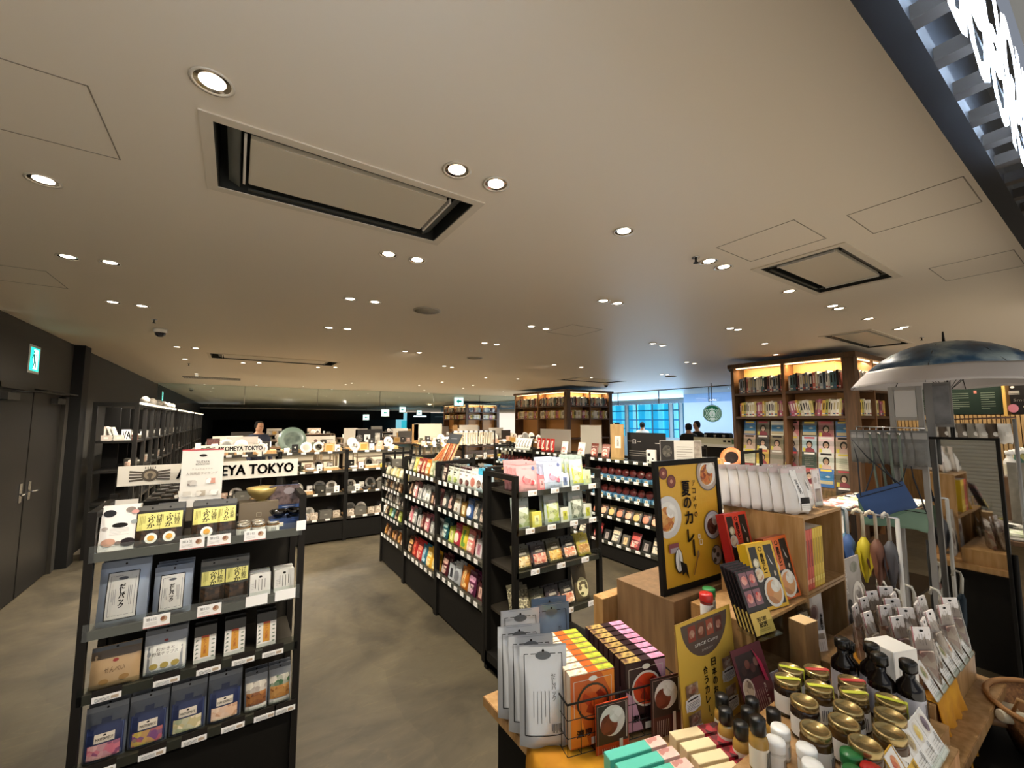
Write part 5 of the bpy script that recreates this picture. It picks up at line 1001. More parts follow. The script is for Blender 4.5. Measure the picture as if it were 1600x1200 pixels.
p = at(1113, 646, x=9.4); r.location = p; r.rotation_euler.z = -math.radians(60); tag(r, 'round green and white cafe sign with crowned figure hanging by a rod', 'sign')
# cafe wall shelf
r = empty('hanging_wall_shelf'); sx = 9.8
b = MB(); b.box(0, 0, 0, .3, 1.2, .02, M('b8a898', .5)); b.build('shelf', r); b = MB(); b.box(0, 0, .32, .3, 1.2, .34, M('b8a898', .5)); b.build('shelf', r); b = MB(); b.box(0, 0, .62, .3, 1.2, .64, M('b8a898', .5)); b.build('shelf', r)
b = MB(); b.box(.29, 0, 0, .3, 1.2, .64, M('9aa0b0', .6)); b.build('back', r); b = MB(); b.box(0, 1.18, 0, .3, 1.2, .64, M('cfc6ba', .5)); b.build('side', r); r.location = (10.2, 4.3, 1.75)
tag(r, 'wall shelf with books and tumblers beside the round green sign', 'shelf')
for i in range(10): inst(('cbk', i % 3), lambda i=i: book('book', .04, .15, .2, M(['e0dcd0', 'b8b4aa', '6a6a70'][i % 3], .5), (INK,)), T(10.25, 5.4 - .06*i, 2.091, -math.pi/2), 'cafe shelf book, %s from left beside the round green sign' % nth(i), 'book', 'books on the cafe shelf')
for i in range(6): inst('wcup', None, T(10.3, 5.3 - .12*i, 1.771), 'white cup on the lower cafe shelf, %s from left' % nth(i), 'cup', 'cups on the cafe shelf')
b = MB(); b.box(13, 4.4, 0, 13.1, 8.8, CEIL, M('b0c8ea', .7)); struct(b.build('wall_cafe_inner'))  # blue cast of the daylight is mixed into this white wall's colour
# people, heads and shoulders visible over the displays
def person(h, hair, top, trousers, name='person', turn=0):
    r_ = {}; J = [(0, 0, .93), (0, 0, 1.15), (0, .01, 1.36), (0, .01, 1.46), (0, -.01, 1.55), (-.09, 0, .9), (-.1, -.01, .5), (-.1, .02, .09), (-.1, -.12, .04), (.09, 0, .9), (.1, -.01, .5), (.1, .02, .09), (.1, -.12, .04), (-.18, .01, 1.37), (-.24, .02, 1.1), (-.22, -.1, .9), (-.22, -.15, .82), (.18, .01, 1.37), (.24, .02, 1.1), (.22, -.1, .9), (.22, -.15, .82)]
    E_ = [(0, 1), (1, 2), (2, 3), (3, 4), (0, 5), (5, 6), (6, 7), (7, 8), (0, 9), (9, 10), (10, 11), (11, 12), (2, 13), (13, 14), (14, 15), (15, 16), (2, 17), (17, 18), (18, 19), (19, 20)]
    R_ = [.13, .125, .13, .055, .085, .09, .062, .045, .04, .09, .062, .045, .04, .065, .045, .035, .03, .065, .045, .035, .03]
    me = bpy.data.meshes.new('person'); me.from_pydata([tuple(c*h/1.7 for c in j) for j in J], E_, []); o = bpy.data.objects.new('person', me); C.objects.link(o)
    me.materials.append(M('c89878', .6)); sk = o.modifiers.new('s', 'SKIN'); sk.use_smooth_shade = True
    for v, rr in zip(me.skin_vertices[0].data, R_): v.radius = (rr*h/1.7, rr*h/1.7*.85)
    me.skin_vertices[0].data[0].use_root = True
    ss = o.modifiers.new('d', 'SUBSURF'); ss.levels = 1; ss.render_levels = 2
    m2 = bpy.data.meshes.new_from_object(o.evaluated_get(bpy.context.evaluated_depsgraph_get()), preserve_all_data_layers=True, depsgraph=bpy.context.evaluated_depsgraph_get()); o.modifiers.clear(); o.data = m2
    m2.materials.clear(); m2.materials.append(M('c89878', .6)); s = h/1.7
    def garment(nm, z0, z1, off, m, arms):
        bm = bmesh.new(); bm.from_mesh(m2); bm.normal_update()
        bmesh.ops.delete(bm, geom=[f for f in bm.faces if not (z0*s < f.calc_center_median().z < z1*s and (arms or abs(f.calc_center_median().x) < .21*s))], context='FACES')
        for v in bm.verts: v.co += v.normal * off
        g = bpy.data.meshes.new(nm); bm.to_mesh(g); bm.free(); g.materials.clear(); g.materials.append(m); q = bpy.data.objects.new(nm, g); C.objects.link(q); q.parent = o
    garment('shirt', .88, 1.43, .012, top, True); garment('trousers', .1, .93, .01, trousers, False)
    b = MB(); b.T = Matrix.Scale(s, 4) @ T(0, -.01, 1.6); b.lathe([(.03, -.12), (.06, -.1), (.078, -.04), (.082, .02), (.07, .08), (.035, .108), (.0004, .112)], M('c89878', .6), 18)
    hd = b.build('head', o)
    b = MB(); b.T = Matrix.Scale(s, 4) @ T(0, .008, 1.612); b.lathe([(.075, -.07), (.09, -.02), (.091, .03), (.078, .085), (.04, .115), (.0004, .12)], hair, 18); b.build('hair', o)
    b = MB(); b.T = Matrix.Scale(s, 4); b.box(-.035, -.1, 1.605, -.018, -.086, 1.613, INK); b.box(.018, -.1, 1.605, .035, -.086, 1.613, INK); b.prism([(-.01, 1.575), (.01, 1.575), (0, 1.605)], -.105, -.085, M('c08c6c', .6)); b.box(-.02, -.092, 1.545, .02, -.08, 1.55, M('9a4a44', .5)); b.build('face_features', hd)
    return o
for i, (px, x, h, hr, tp, rz, lab) in enumerate(((1076, 9.9, 1.6, '1c1614', '2a2826', 2.5, 'person with black hair standing in the cafe behind the information panel'), (1089, 10.3, 1.66, '141212', '16161a', -2., 'person in a black top beside the cafe counter, turned away'), (1004, 11.5, 1.62, '161412', 'd8d4cc', 1.9, 'person with short dark hair near the cafe windows'))):
    p = at(px, 675, x=x); o = person(h, M(hr, .7), M(tp, .8), M('2c2c34', .8)); o.location = (p.x, p.y, 0); o.rotation_euler.z = rz; tag(o, lab, 'person')
p = at(405, 668, y=10.6); o = person(1.66, M('161210', .7), M('2c3040', .8), M('24242a', .8)); o.location = (p.x, p.y, 0); o.rotation_euler.z = .4; tag(o, 'person in dark blue bending behind the white till area at the back', 'person')
# dark shop fronts at the far back
for i, (px, y, w, c, lab) in enumerate(((600, 34, 3.2, '101418', 'dark shopfront with a glowing white sign line at the far back'), (632, 33, 1.3, '8ad0e0', 'bright blue lit doorway at the far back'), (655, 30, 1.8, '0e1214', 'black shopfront with white emblem beside the lit doorway'), (690, 32, 2.4, '38424a', 'grey glazed shopfront beside the far book tower'))):
    p = at(px, 668, y=y); r = empty('far_shopfront'); b = MB(); b.box(-w/2, 0, 0, w/2, .2, 2.3, M(c, .6) if i != 1 else M(c, .5, 0, 'emit', .9)); b.build('front_wall', r)
    if i != 1: b = MB(); b.box(-w*.25, -.02, 1.95, w*.3, 0, 2.05, M('e8f4f8', .4, 0, 'emit', 1.4) if i < 3 else M('8a98a0', .5)); b.build('sign_line', r)
    else: b = MB(); b.box(-w*.2, -.02, .5, w*.2, 0, 1.7, M('3ac0d0', .4, 0, 'emit', .9)); b.build('door_glass', r)
    r.location = (p.x, y, 0); tag(r, lab, 'shopfront')
# ================================================================ front display table, cubes and goods
TZ = .70
r = empty('display_counter'); b = MB(); b.box(.80, .36, TZ-.035, 2.50, 1.40, TZ, WOOD); b.build('counter_top', r, bevel=.002)
b = MB(); b.box(.84, .40, .0, 2.44, 1.36, TZ-.035, M('14110d', .7)); b.build('counter_body', r); tag(r, 'low wooden display counter in front carrying curries, spices and jars', 'counter')
def cloth(name, pts, m, lab, th=.003):
    b = MB(); b.add([p for row in pts for p in row], [(j*len(pts[0])+i, j*len(pts[0])+i+1, (j+1)*len(pts[0])+i+1, (j+1)*len(pts[0])+i) for j in range(len(pts)-1) for i in range(len(pts[0])-1)], m, True)
    o = b.build(name); s_ = o.modifiers.new('thick', 'SOLIDIFY'); s_.thickness = th; return tag(o, lab, 'cloth')
ORG = M('d89a1c/c07f10', .8, 0, 'noise', 2)
pts = []
for j, (x, z) in enumerate(((1.02, .7035), (.86, .7035), (.798, .7035), (.792, .66), (.787, .50), (.784, .30), (.786, .12))):
    pts.append([(x - (.012*math.sin(i*1.9) if j > 3 else 0) * (j-3 if j > 3 else 1)/3, .50 + .62*i/14, z) for i in range(15)])
cloth('orange_cloth', pts, ORG, 'orange cloth draped over the counter edge under the silver pouches')
pts = []
for j, (y, z) in enumerate(((.70, .803), (.46, .803), (.426, .803), (.42, .76), (.415, .66), (.408, .55), (.40, .45))):
    pts.append([(1.90 + .24*i/12 + (.05 if j > 3 else 0), y - (.01*math.sin(i*1.7) if j > 3 else 0), z) for i in range(13)])
cloth('orange_cloth', pts, ORG, 'orange cloth hanging over the front of the wooden riser by the picture cards')
# cubes
def cube(name, x0, x1, y0, y1, z0, z1, lab, open_=True, t=.012, m=WOOD):
    r = empty(name); w, d, h = x1-x0, y1-y0, z1-z0
    if open_:
        for nm, q in (('top_panel', (0, 0, h-t, w, d, h)), ('bottom_panel', (0, 0, 0, w, d, t)), ('side_panel', (0, 0, t, t, d, h-t)), ('side_panel', (w-t, 0, t, w, d, h-t)), ('back_panel', (t, d-.006, t, w-t, d, h-t))):
            b = MB(); b.box(*q, m if nm != 'back_panel' else M('4a3826', .6)); b.build(nm, r, bevel=.001)
    else: b = MB(); b.box(0, 0, 0, w, d, h-t, m); b.build('body', r); b = MB(); b.box(-.001, -.001, h-t, w+.001, d+.001, h, m); b.build('top_panel', r, bevel=.001)
    r.location = (x0, y0, z0); return tag(r, lab, 'box')
cube('wooden_cube', 1.965, 2.354, .80, 1.137, .992, 1.30, 'upper open wooden cube holding red and yellow boxes, rice bags on top')
cube('wooden_cube', 1.965, 2.354, .80, 1.137, TZ+.001, .99, 'lower open wooden cube holding a white seasonal poster')
cube('wooden_cube', 1.535, 1.96, .80, 1.04, TZ+.001, .985, 'open wooden cube under the three curry boxes')
BOXM = M('7d6244/6b5238', .5, 0, 'wood')
cube('brown_box', 1.445, 1.93, 1.052, 1.34, TZ+.001, 1.0, 'plain brown box carrying the framed yellow curry poster', False, m=BOXM)
cube('brown_box', 1.36, 1.60, 1.345, 1.40, TZ+.001, .93, 'lower pale wooden block behind the brown box', False, m=WOOD)
cube('spice_stand', 1.40, 1.525, .88, 1.02, TZ+.001, .915, 'small wooden stand carrying the stacked red and green spice jars', False)
# framed curry poster
r = empty('framed_poster'); fw, fh = .425, .53
b = MB()
b.box(0, 0, 0, fw, .018, .022, BLACK); b.box(0, 0, fh-.022, fw, .018, fh, BLACK); b.box(0, 0, .022, .022, .018, fh-.022, BLACK); b.box(fw-.022, 0, .022, fw, .018, fh-.022, BLACK); b.build('frame', r)
b = MB(); b.box(.022, .006, .022, fw-.022, .012, fh-.022, M('d9a52a', .4)); pn = b.build('poster_panel', r)
GOLD = M('dcb040', .4); BR_ = M('5a1f1a', .4)
it = []
for k in range(7): it.append(('frame', .3 - .03*k, .3 + .02*k, .1, .08, GOLD, .001))
for cx, cz, rr in ((.052, .478, .026), (.098, .442, .028)): it += [('disc', cx, cz, 2*rr, 2*rr, BR_), ('disc', cx, cz, 1.5*rr, 1.5*rr, M('7a3024', .4)), ('disc', cx, cz, .6*rr, .6*rr, M('c89070', .4, 0, 'noise', 3))]
def clip_disc(cx, cz, rr, m, n=36):
    pts_ = [(min(max(cx + rr*math.cos(2*math.pi*i/n), .023), fw-.023), min(max(cz + rr*math.sin(2*math.pi*i/n), .023), fh-.023)) for i in range(n)]
    return ('poly', 0, 0, 0, 0, m, pts_)
for cx, cz, rr, dish, s1 in ((.345, .462, .078, 'b8a898', 'c86a2c/e0a050/8a3a18'), (.06, .30, .085, 'd8d4cc', 'c8742c/e0b060/a8501c'), (.352, .235, .062, 'c8c8c8', '5a2a1e/7a4a34/3a1812')):
    it += [clip_disc(cx, cz, rr, M('6a6460' if cx > .3 else dish, .4)), clip_disc(cx, cz, rr*.93, M(dish, .4)), clip_disc(cx, cz, rr*.72, M('e8e4da', .5)), clip_disc(cx - rr*.12, cz - rr*.08, rr*.58, M(s1, .4, 0, 'food', .8)), clip_disc(cx + rr*.25, cz + rr*.28, rr*.34, M('f4f0e6/e0dace', .5, 0, 'food', .7))]
it += [('disc', .36, .105, .075, .085, M('4a4a48', .4)), ('disc', .36, .105, .066, .076, M('b8b0a4', .4))] + [('disc', .345 + .022*(k % 2), .085 + .02*k, .022, .022, M('3a3020', .4)) for k in range(3)]
for i_, (ch, cz, hh, ww) in enumerate((('夏', .405, .062, .052), ('の', .345, .045, .048), ('カ', .283, .052, .05), ('レ', .21, .052, .042), ('ー', .14, 0, 0))):
    if ch == 'ー': it.append(('poly', 0, 0, 0, 0, INK, [(.203, .125), (.213, .122), (.214, .19), (.203, .192)]))
    else: it.append(('text', .185 + .003*i_, cz, ww, hh, INK, (ch, .045)))
for i_, ch in enumerate('アコメヤの'): it.append(('text', .237, .425 - .033*i_, .02, .022, INK, (ch, .04)))
it += [('rect', .08, .175, .06, .035, M('8a4a50', .5)), ('rect', .082, .165, .05, .02, M('a89a9c', .5)), ('disc', .105, .12, .05, .1, INK), ('disc', .105, .122, .042, .09, M('f2efe8', .5)), ('rect', .105, .12, .003, .09, INK), ('poly', 0, 0, 0, 0, INK, [(.11, .12), (.15, .1), (.16, .04), (.14, .07), (.12, .06)]), ('poly', 0, 0, 0, 0, M('7a5a34', .5), [(.19, .05), (.196, .05), (.23, .12), (.222, .12)]), ('disc', .23, .13, .016, .03, M('8a6a40', .5)), ('frame', .255, .175, .016, .02, M('f4f0e4', .5), .003), ('frame', .245, .2, .012, .016, M('f4f0e4', .5), .003)]
decal('poster_print', it, pn, lambda x, z: .0055)
b = MB(); b.box(.1, .018, .01, .14, .08, .02, BLACK); b.box(.1, .018, .02, .14, .03, .4, BLACK); b.build('easel_leg', r)
r.location = (1.452, 1.10, 1.001); r.rotation_euler = (math.radians(-3), 0, math.radians(-3)); tag(r, 'black framed yellow poster of summer curries standing on the brown box', 'poster')
# curry boxes in the wire basket
BZ, BX, BY, BA = TZ + .012, .862, 1.005, math.radians(-14.5)
BT = T(BX, BY, BZ, BA)
r = empty('wire_basket'); WI = M('1a1816', .35, .5); bw, bd, bh = .405, .29, .145
b = MB()
for z in (0, .05, .1): b.tube([(0, 0, z), (bw, 0, z), (bw, bd, z), (0, bd, z), (0, 0, z)], .0014, WI, 4)
for k in range(10):
    x = bw*k/9
    b.tube([(x, 0, 0), (x, 0, bh)], .0012, WI, 4); b.tube([(x, bd, 0), (x, bd, bh)], .0012, WI, 4); b.tube([(x, 0, 0), (x, bd, 0)], .0012, WI, 4)
for k in range(8):
    y = bd*k/7
    b.tube([(0, y, 0), (0, y, bh)], .0012, WI, 4); b.tube([(bw, y, 0), (bw, y, bh)], .0012, WI, 4); b.tube([(0, y, 0), (bw, y, 0)], .0012, WI, 4)
b.build('wire_mesh', r); b = MB(); b.tube([(0, 0, bh), (bw, 0, bh), (bw, bd, bh), (0, bd, bh), (0, 0, bh)], .003, WI, 6); b.build('rim', r)
for x in (-.004, bw+.004): b = MB(); b.tube([(x, bd*.3, bh), (x*1.0, bd*.3, bh+.018), (x, bd*.7, bh+.018), (x, bd*.7, bh)], .0025, WI, 6); b.build('handle', r)
r.matrix_world = BT; r.location, r.rotation_euler = BT.to_translation(), BT.to_euler(); tag(r, 'black wire basket full of orange and dark curry boxes', 'basket')
def retort(side, front, bowl_, sauce, accent, topc, topc2):
    def f():
        w, h, d = .155, .21, .028
        o = carton('curry_box', w, d, h, M(side, .35), [('rect', 0, h/2, w-.003, h-.003, M(front, .35)), ('poly', 0, 0, 0, 0, M(accent, .35), [(-w*.49, .005), (-w*.1, .005), (-w*.3, h*.5), (-w*.49, h*.6)]), ('poly', 0, 0, 0, 0, M(accent, .35), [(w*.49, h*.55), (w*.49, h*.98), (w*.2, h*.98)])]
            + [('frame', 0, h*.66, w*.84, h*.5, M('d8d0c4', .4), .0015), ('disc', 0, h*.6, .112, .108, M(bowl_, .3)), ('disc', 0, h*.6, .1, .095, M(sauce, .3, 0, 'food', .5)), ('disc', 0, h*.92, .03, .016, M('e8e0d0', .4)), ('text', -w*.2, h*.2, w*.35, h*.1, M('1c1412', .5), ('濃厚', .03)), ('disc', w*.25, h*.15, .05, .04, M('4a8a3a', .4)), ('rect', w*.1, h*.08, .05, .02, M('ece6da', .4))])
        b = MB(); b.box(-w/2+.001, .001, h, -w*.1, d-.001, h+.0008, M(topc, .35, 0, 'noise', 4)); b.box(-w*.1, .001, h, w*.15, d-.001, h+.0008, M(front, .35)); b.box(w*.15, .001, h, w/2-.001, d-.001, h+.0008, M(topc2, .35, 0, 'noise', 5)); b.build('top_flap', o); return o
    return f
cur1 = retort('c8b49a', 'c85a1c', '3a2a20', 'b8401c/e0702c/8a2410', 'e8842a', 'd8c8a8/f0e8d0/a88a60', 'c8c840/8aa030/e8a030')
cur2 = retort('2a1418', '2c161c', 'e0d4c4', 'b0281c/d8481c/7a1410', 'c89ab0', '4a2024/c8a860/2c161c', 'd89ab8/c07898/e8b8cc')
for k in range(8): inst('cur1', cur1, BT @ T(.095, .016 + .033*k, .003 + .0, 0, 0), 'orange tomato curry box, %s from the front in the wire basket' % nth(k), 'box', 'orange curry boxes')
for k in range(8): inst('cur2', cur2, BT @ T(.29, .016 + .033*k, .003, 0, 0), 'dark and pink curry box, %s from the front in the wire basket' % nth(k), 'box', 'dark curry boxes')
def leaflet(low):
    return lambda: card('menu_card', .115, .19, [('rect', 0, .13, .112, .116, M('2a1c1c', .4)), ('disc', 0, .135, .088, .088, M('e4dcd0', .4)), ('disc', -.012, .125, .06, .06, M('5a2418/7a3a28', .4, 0, 'food', .8)), ('disc', .014, .15, .05, .045, M('f0ece2/d8d2c4', .5, 0, 'food', .8)), ('rect', .048, .13, .003, .1, M('d8d0c4', .4)), ('vlines', -.015, .035, .05, .055, M('e8d8c8', .5), (7, .0014)), ('rect', .028, .045, .012, .07, M('f2ece0', .5)), ('frame', 0, .095, .104, .178, M('b89a90', .4), .0012), ('text', .0, .012, .016, .006, M('f0e8d8', .5), 'SPICE')], M(low, .5), stand=False)
inst('leaf1', leaflet('c8461c'), BT @ T(.145, -.012, -.055, 0, .0), 'orange menu card with a rice plate hooked on the basket front', 'card')
inst('leaf2', leaflet('4a1c1a'), BT @ T(.345, -.010, -.022, 0, .0), 'dark red menu card with a rice plate hooked on the basket front', 'card')
# silver and slate pouches beside the basket
def silver(c, f=True):
    def g():
        it = [('frame', 0, .15, .12, .22, INK, .0022), ('disc', 0, .255, .05, .025, M('55585c', .4)), ('vlines', -.01, .12, .06, .09, M('55585c', .4), (5, .0014)), ('lines', 0, .285, .09, .012, M('7a7c80', .4), (2, .0012)), ('vlines', .035, .06, .03, .025, INK, (9, .0014)), ('vtext', .03, .17, .014, .07, INK, 'だしパック')]
        return pouch('stock_pouch', .15, .285, .05, M(c, .25, .35), it, seal=M(c, .2, .3))
    return g
for i, (x, y, rz) in enumerate(((.84, 1.09, -.5), (.845, 1.16, -.45), (.85, 1.235, -.4))):
    inst('silv', silver('c4c6c8'), T(x, y, TZ+.006, rz, -.06), 'silver stock pouch, %s from the front beside the wire basket' % nth(i), 'pouch', 'silver stock pouches')
for i, (x, y, rz) in enumerate(((.93, 1.345, -.35), (1.06, 1.32, -.3), (1.09, 1.37, -.3))):
    inst('silv' if i == 0 else 'slat', silver('c4c6c8' if i == 0 else '6f8096'), T(x, y, TZ+.002 + .0, rz, -.04), 'pouch behind the wire basket, %s from left, %s' % (nth(i), ('silver', 'slate blue', 'slate blue at the back')[i]), 'pouch', 'pouches behind the basket')
# long gift boxes with pattern
def longbox(c1, c2, c3=None, w1=.6):
    def f():
        w, d, h = .185, .034, .085
        b = MB(); b.box(-w/2, 0, 0, -w/2+w*w1, d, h, M(c1, .35)); o = b.build('spice_gift_box', bevel=.001)
        b = MB(); b.box(-w/2+w*w1, .0, 0, w/2, d, h, M(c2, .35, 0, 'food', .8)); b.build('patterned_sleeve', o)
        decal('label', [('disc', -.02, h*.55, .024, .014, M('e8f0e8', .4))] if c1 == '58b8a4' else [('disc', -w*.2, h*.5, .03, .03, M('b03a44', .4))], o); return o
    return f
for k in range(3): inst('teal', longbox('58b8a4', 'd8a8a0/f0d8c8/b87a70', w1=.72), T(.975 - .004*k, .835 - .045*k, TZ + .002, BA), 'mint green gift box with pink patterned end, %s from the back' % nth(k), 'box', 'mint gift boxes')
for k in range(4): inst('cream', longbox('e0cca0', '3a1418/c03040/2a0c10', w1=.52), T(1.185 - .012*k, .775 - .043*k, TZ + .002, BA - .08), 'cream gift box with dark red flower end, %s from the back' % nth(k), 'box', 'cream gift boxes')
for k in range(3): inst('teal', None, T(.97 - .02*k, .70 - .045*k, TZ + .002, BA), 'mint green gift box at the counter front, %s from the back' % nth(k+3), 'box', 'mint gift boxes')
# tall yellow SPICE Curry panel
def spice():
    w, h = .30, .345; Y2 = M('d8ae44', .4); SIL = M('f4f0e4', .5)
    it = [('rect', 0, h/2, w, h, Y2), ('disc', 0, h*.98, w*.92, h*.62, M('5a4a40', .4))]
    it = [('rect', 0, h/2, w, h, Y2), ('poly', 0, 0, 0, 0, M('5a4a42', .4), [(-w*.42, h*.97)] + [(-w*.42*math.cos(a), h*.97 - h*.33*math.sin(a)) for a in [math.pi*q/16 for q in range(1, 16)]] + [(w*.42, h*.97)])]
    for k in range(4): it += [('rect', -w*.24 + w*.16*k, h*.875, w*.13, h*.14, M(['8a3a2c', '6a3a2a', '9a4a34', '5a2c24'][k], .4)), ('disc', -w*.24 + w*.16*k, h*.87, w*.09, w*.09, M('c8a890/8a3a28', .4, 0, 'food', 1.))]
    it += [('text', 0, h*.755, w*.42, h*.035, SIL, ('SPICE Curry', .03)), ('text', 0, h*.70, w*.2, h*.02, SIL, 'スパイスカレー'), ('frame', 0, h*.99, .001, .001, GOLD, .001)]
    for i_, ch in enumerate('合うカレー。'): it.append(('rect', -w*.07, h*(.52 - .082*i_), w*.012, h*.06, INK) if ch == 'ー' else ('disc', -w*.05, h*(.54 - .082*i_), w*.022, h*.016, INK) if ch == '。' else ('text', -w*.07, h*(.52 - .082*i_), w*.07, h*.065, INK, (ch, .05)))
    for i_, ch in enumerate('日本のお米に'): it.append(('text', w*.08, h*(.56 - .082*i_), w*.075, h*.066, INK, (ch, .05)))
    for x, z in ((-.33, .42), (.33, .50), (-.33, .18), (.33, .24)): it += [('rect', w*x, h*z, w*.2, h*.1, M('3a2c24/8a6a54/d0c0a8', .4, 0, 'noise', 4)), ('disc', w*x, h*z, w*.12, h*.06, M('c8b8a4/8a4a34', .4, 0, 'food', .8)), ('disc', w*x, h*(z-.11), w*.26, h*.13, M('f0ece4', .5)), ('rect', w*x, h*(z-.11), w*.24, h*.1, M('f0ece4', .5)), ('rect', w*x, h*(z-.075), w*.17, h*.012, INK), ('lines', w*x, h*(z-.125), w*.2, h*.06, M('6a645c', .5), (5, .0012))]
    it += [('poly', 0, 0, 0, 0, INK, [(w*.04, h*.07), (w*.14, h*.07), (w*.12, h*.02), (w*.06, h*.02)]), ('disc', w*.09, h*.09, w*.07, h*.03, INK), ('disc', -w*.06, h*.055, w*.04, h*.06, M('7a5a34', .5))]
    return board('curry_signboard', w, h, M('8a6a2c', .5), it, th=.004)
inst('spice', spice, T(1.345, .84, .705, -.03, -.07), 'tall yellow curry information panel with brown round photo at the top', 'poster')
# maroon card on clear stand
def maroon():
    w, h = .155, .225
    it = [('rect', 0, h/2, w, h, M('5a1c26', .4)), ('rect', -.015, h*.76, w*.66, h*.32, M('241416', .4))] + [('disc', -.04 + .022*k, h*(.72 + .06*(k % 2)), .026, .026, M(['3a2420', '6a3c30', '4a2a28', '7a5448'][k % 4], .4)) for k in range(4)] + [('disc', -.045, h*.5, .055, .06, M('c8b8a8', .4)), ('disc', -.045, h*.5, .045, .05, M('4a2a1e/c8b090', .4, 0, 'food')), ('vtext', .035, h*.35, .012, .07, M('f0e6d8', .5), 'カレー専科'), ('vlines', 0, h*.28, .05, .08, M('d8b8a8', .5), (5, .0012)), ('vtext', -.05, h*.17, .008, .05, M('f0e6d8', .5), 'スパイス'), ('poly', 0, 0, 0, 0, M('b02048', .4), [(.02, h*.95), (.05, h*.75), (.06, h*.5), (.045, h*.52), (.035, h*.75)])]
    o = card('curry_card', w, h, it, M('3a1018', .5), stand=False)
    b = MB(); b.box(-w/2-.01, -.006, -.012, w/2+.01, .05, -.008, ACRYL); b.box(-w/2-.01, -.008, -.012, w/2+.01, -.005, .012, ACRYL); b.build('clear_stand', o); return o
inst('maroon', maroon, T(1.45, .72, .735, -.10, -.32), 'maroon curry card leaning on a clear acrylic stand', 'card')
inst('ycard', lambda: card('product_card', .08, .12, [('rect', 0, .04, .078, .076, M('e0b838', .5)), ('rect', 0, .1, .078, .038, M('2a2020/b8a8b0', .5, 0, 'noise', 3)), ('lines', 0, .03, .06, .04, INK, (4, .002)), ('text', 0, .065, .05, .014, INK, 'カレー')]), T(1.60, .735, .715, -.1, -.35), 'small yellow product card behind the maroon curry card', 'card')
# recipe leaflets in a clear holder, leaning
def recipe():
    w, h = .105, .20
    it = [('rect', 0, h/2, w, h, M('1f1a1a', .4))] + [('rect', -.022 + .044*(k % 2), h*(.84 - .0) - .058*(k//2) - .0, .04, .05, M('8a6068', .4)) for k in range(4)] + [('disc', -.022 + .044*(k % 2), h*.84 - .058*(k//2), .03, .03, M('c83a34/e0a090', .4, 0, 'food', 1.)) for k in range(4)] + [('rect', 0, h*.17, w, h*.34, M('dfb95c', .5)), ('text', 0, h*.22, .05, .012, INK, ('SPICE CURRY', .03)), ('text', 0, h*.14, .04, .014, INK, ('RECIPE', .04)), ('lines', 0, h*.06, .06, .01, M('8a7440', .5), (2, .001))]
    return card('recipe_leaflet', w, h, it, M('2a2422', .5), stand=False)
for k in range(5): inst('recipe', recipe, T(1.545 - .003*k, .765 + .012*k, .975 + .004*k, -.12, -.34), 'dark curry recipe leaflet, %s in the clear holder on the cube edge' % nth(k), 'leaflet', 'recipe leaflets')
r = empty('leaflet_holder'); b = MB(); b.box(-.06, 0, 0, .06, .003, .06, ACRYL); b.build('front_pane', r); b = MB(); b.box(-.06, .003, 0, .06, .09, .003, ACRYL); b.build('tray', r); r.location = (1.545, .742, .97); r.rotation_euler.z = -.12; tag(r, 'clear acrylic holder carrying the recipe leaflets', 'holder')
# three big curry boxes
def bigcurry(c, c2, dish='e4ded2', sauce='c8702c/e8b070/8a3a1a'):
    def f():
        w, h, d = .155, .235, .04
        it = [('rect', 0, h/2, w, h, M(c, .35)), ('rect', 0, h*.5, w*.86, h*.9, M('1e1a1a', .35)), ('rect', -.003, h*.72, w*.28, h*.52, M(c, .35)), ('disc', -.003, h*.9, .022, .018, INK), ('disc', -.003, h*.9, .014, .011, M(c, .4)), ('vtext', -.003, h*.68, .02, h*.3, INK, ('専科カレー', .02)), ('disc', -w*.28, h*.52, .05, .05, M('d8d0c4', .4)), ('disc', -w*.28, h*.52, .038, .038, M('b8642c/e8d8b8', .4, 0, 'food', .7)), ('disc', -w*.28, h*.7, .034, .034, M('c8b890', .4)), ('disc', -w*.3, h*.7, .022, .022, M('e8e0c8', .4)), ('poly', 0, 0, 0, 0, M('c8c4bc', .4), [(w*.2, h*.8), (w*.32, h*.62), (w*.24, h*.66)]), ('disc', w*.3, h*.5, .012, .02, M('c8b8a0', .4))] + curry(w*.08, h*.24, .052, sauce, dish)
        o = carton('curry_box', w, d, h, M(c2, .35), it); return o
    return f
inst('bc1', bigcurry('d8412a', '8a1418'), T(1.845, .975, 1.065, -.08, -.2), 'red curry box standing highest at the back of the three', 'box')
inst('bc2', bigcurry('e0b020', 'c8a01c'), T(1.745, .82, .989, -.16, -.26), 'yellow curry box leaning in the middle of the three', 'box')
inst('bc3', bigcurry('d8662a', '6a2a18'), T(1.885, .83, .989, -.10, -.22), 'orange brown curry box leaning against the tall cube', 'box')
cube('wooden_riser', 1.75, 1.945, .945, 1.035, .986, 1.062, 'small riser lifting the red curry box', False)
# spice jars stacked at the stand
RED, GRN, WHT = M('b02420', .3), M('1f6a34', .3), M('ecebe6', .3)
inst('shr', lambda: shaker('spice_jar', RED, M('8a2c20', .2)), T(1.445, .915, .992), 'red lidded spice jar stacked on top beside the yellow panel', 'jar')
inst('shg', lambda: shaker('spice_jar', GRN, M('5a6a4a', .2)), T(1.495, .935, .992), 'green lidded spice jar stacked beside the red one', 'jar')
for i, (x, y) in enumerate(((1.425, .90), (1.47, .915), (1.51, .93))): inst('shw', lambda: shaker('spice_jar', WHT, M('d8d2c8', .2), h=.076), T(x, y, .916), 'white lidded spice jar, %s from left in the lower stacked row' % nth(i), 'jar', 'white spice jars on the stand')
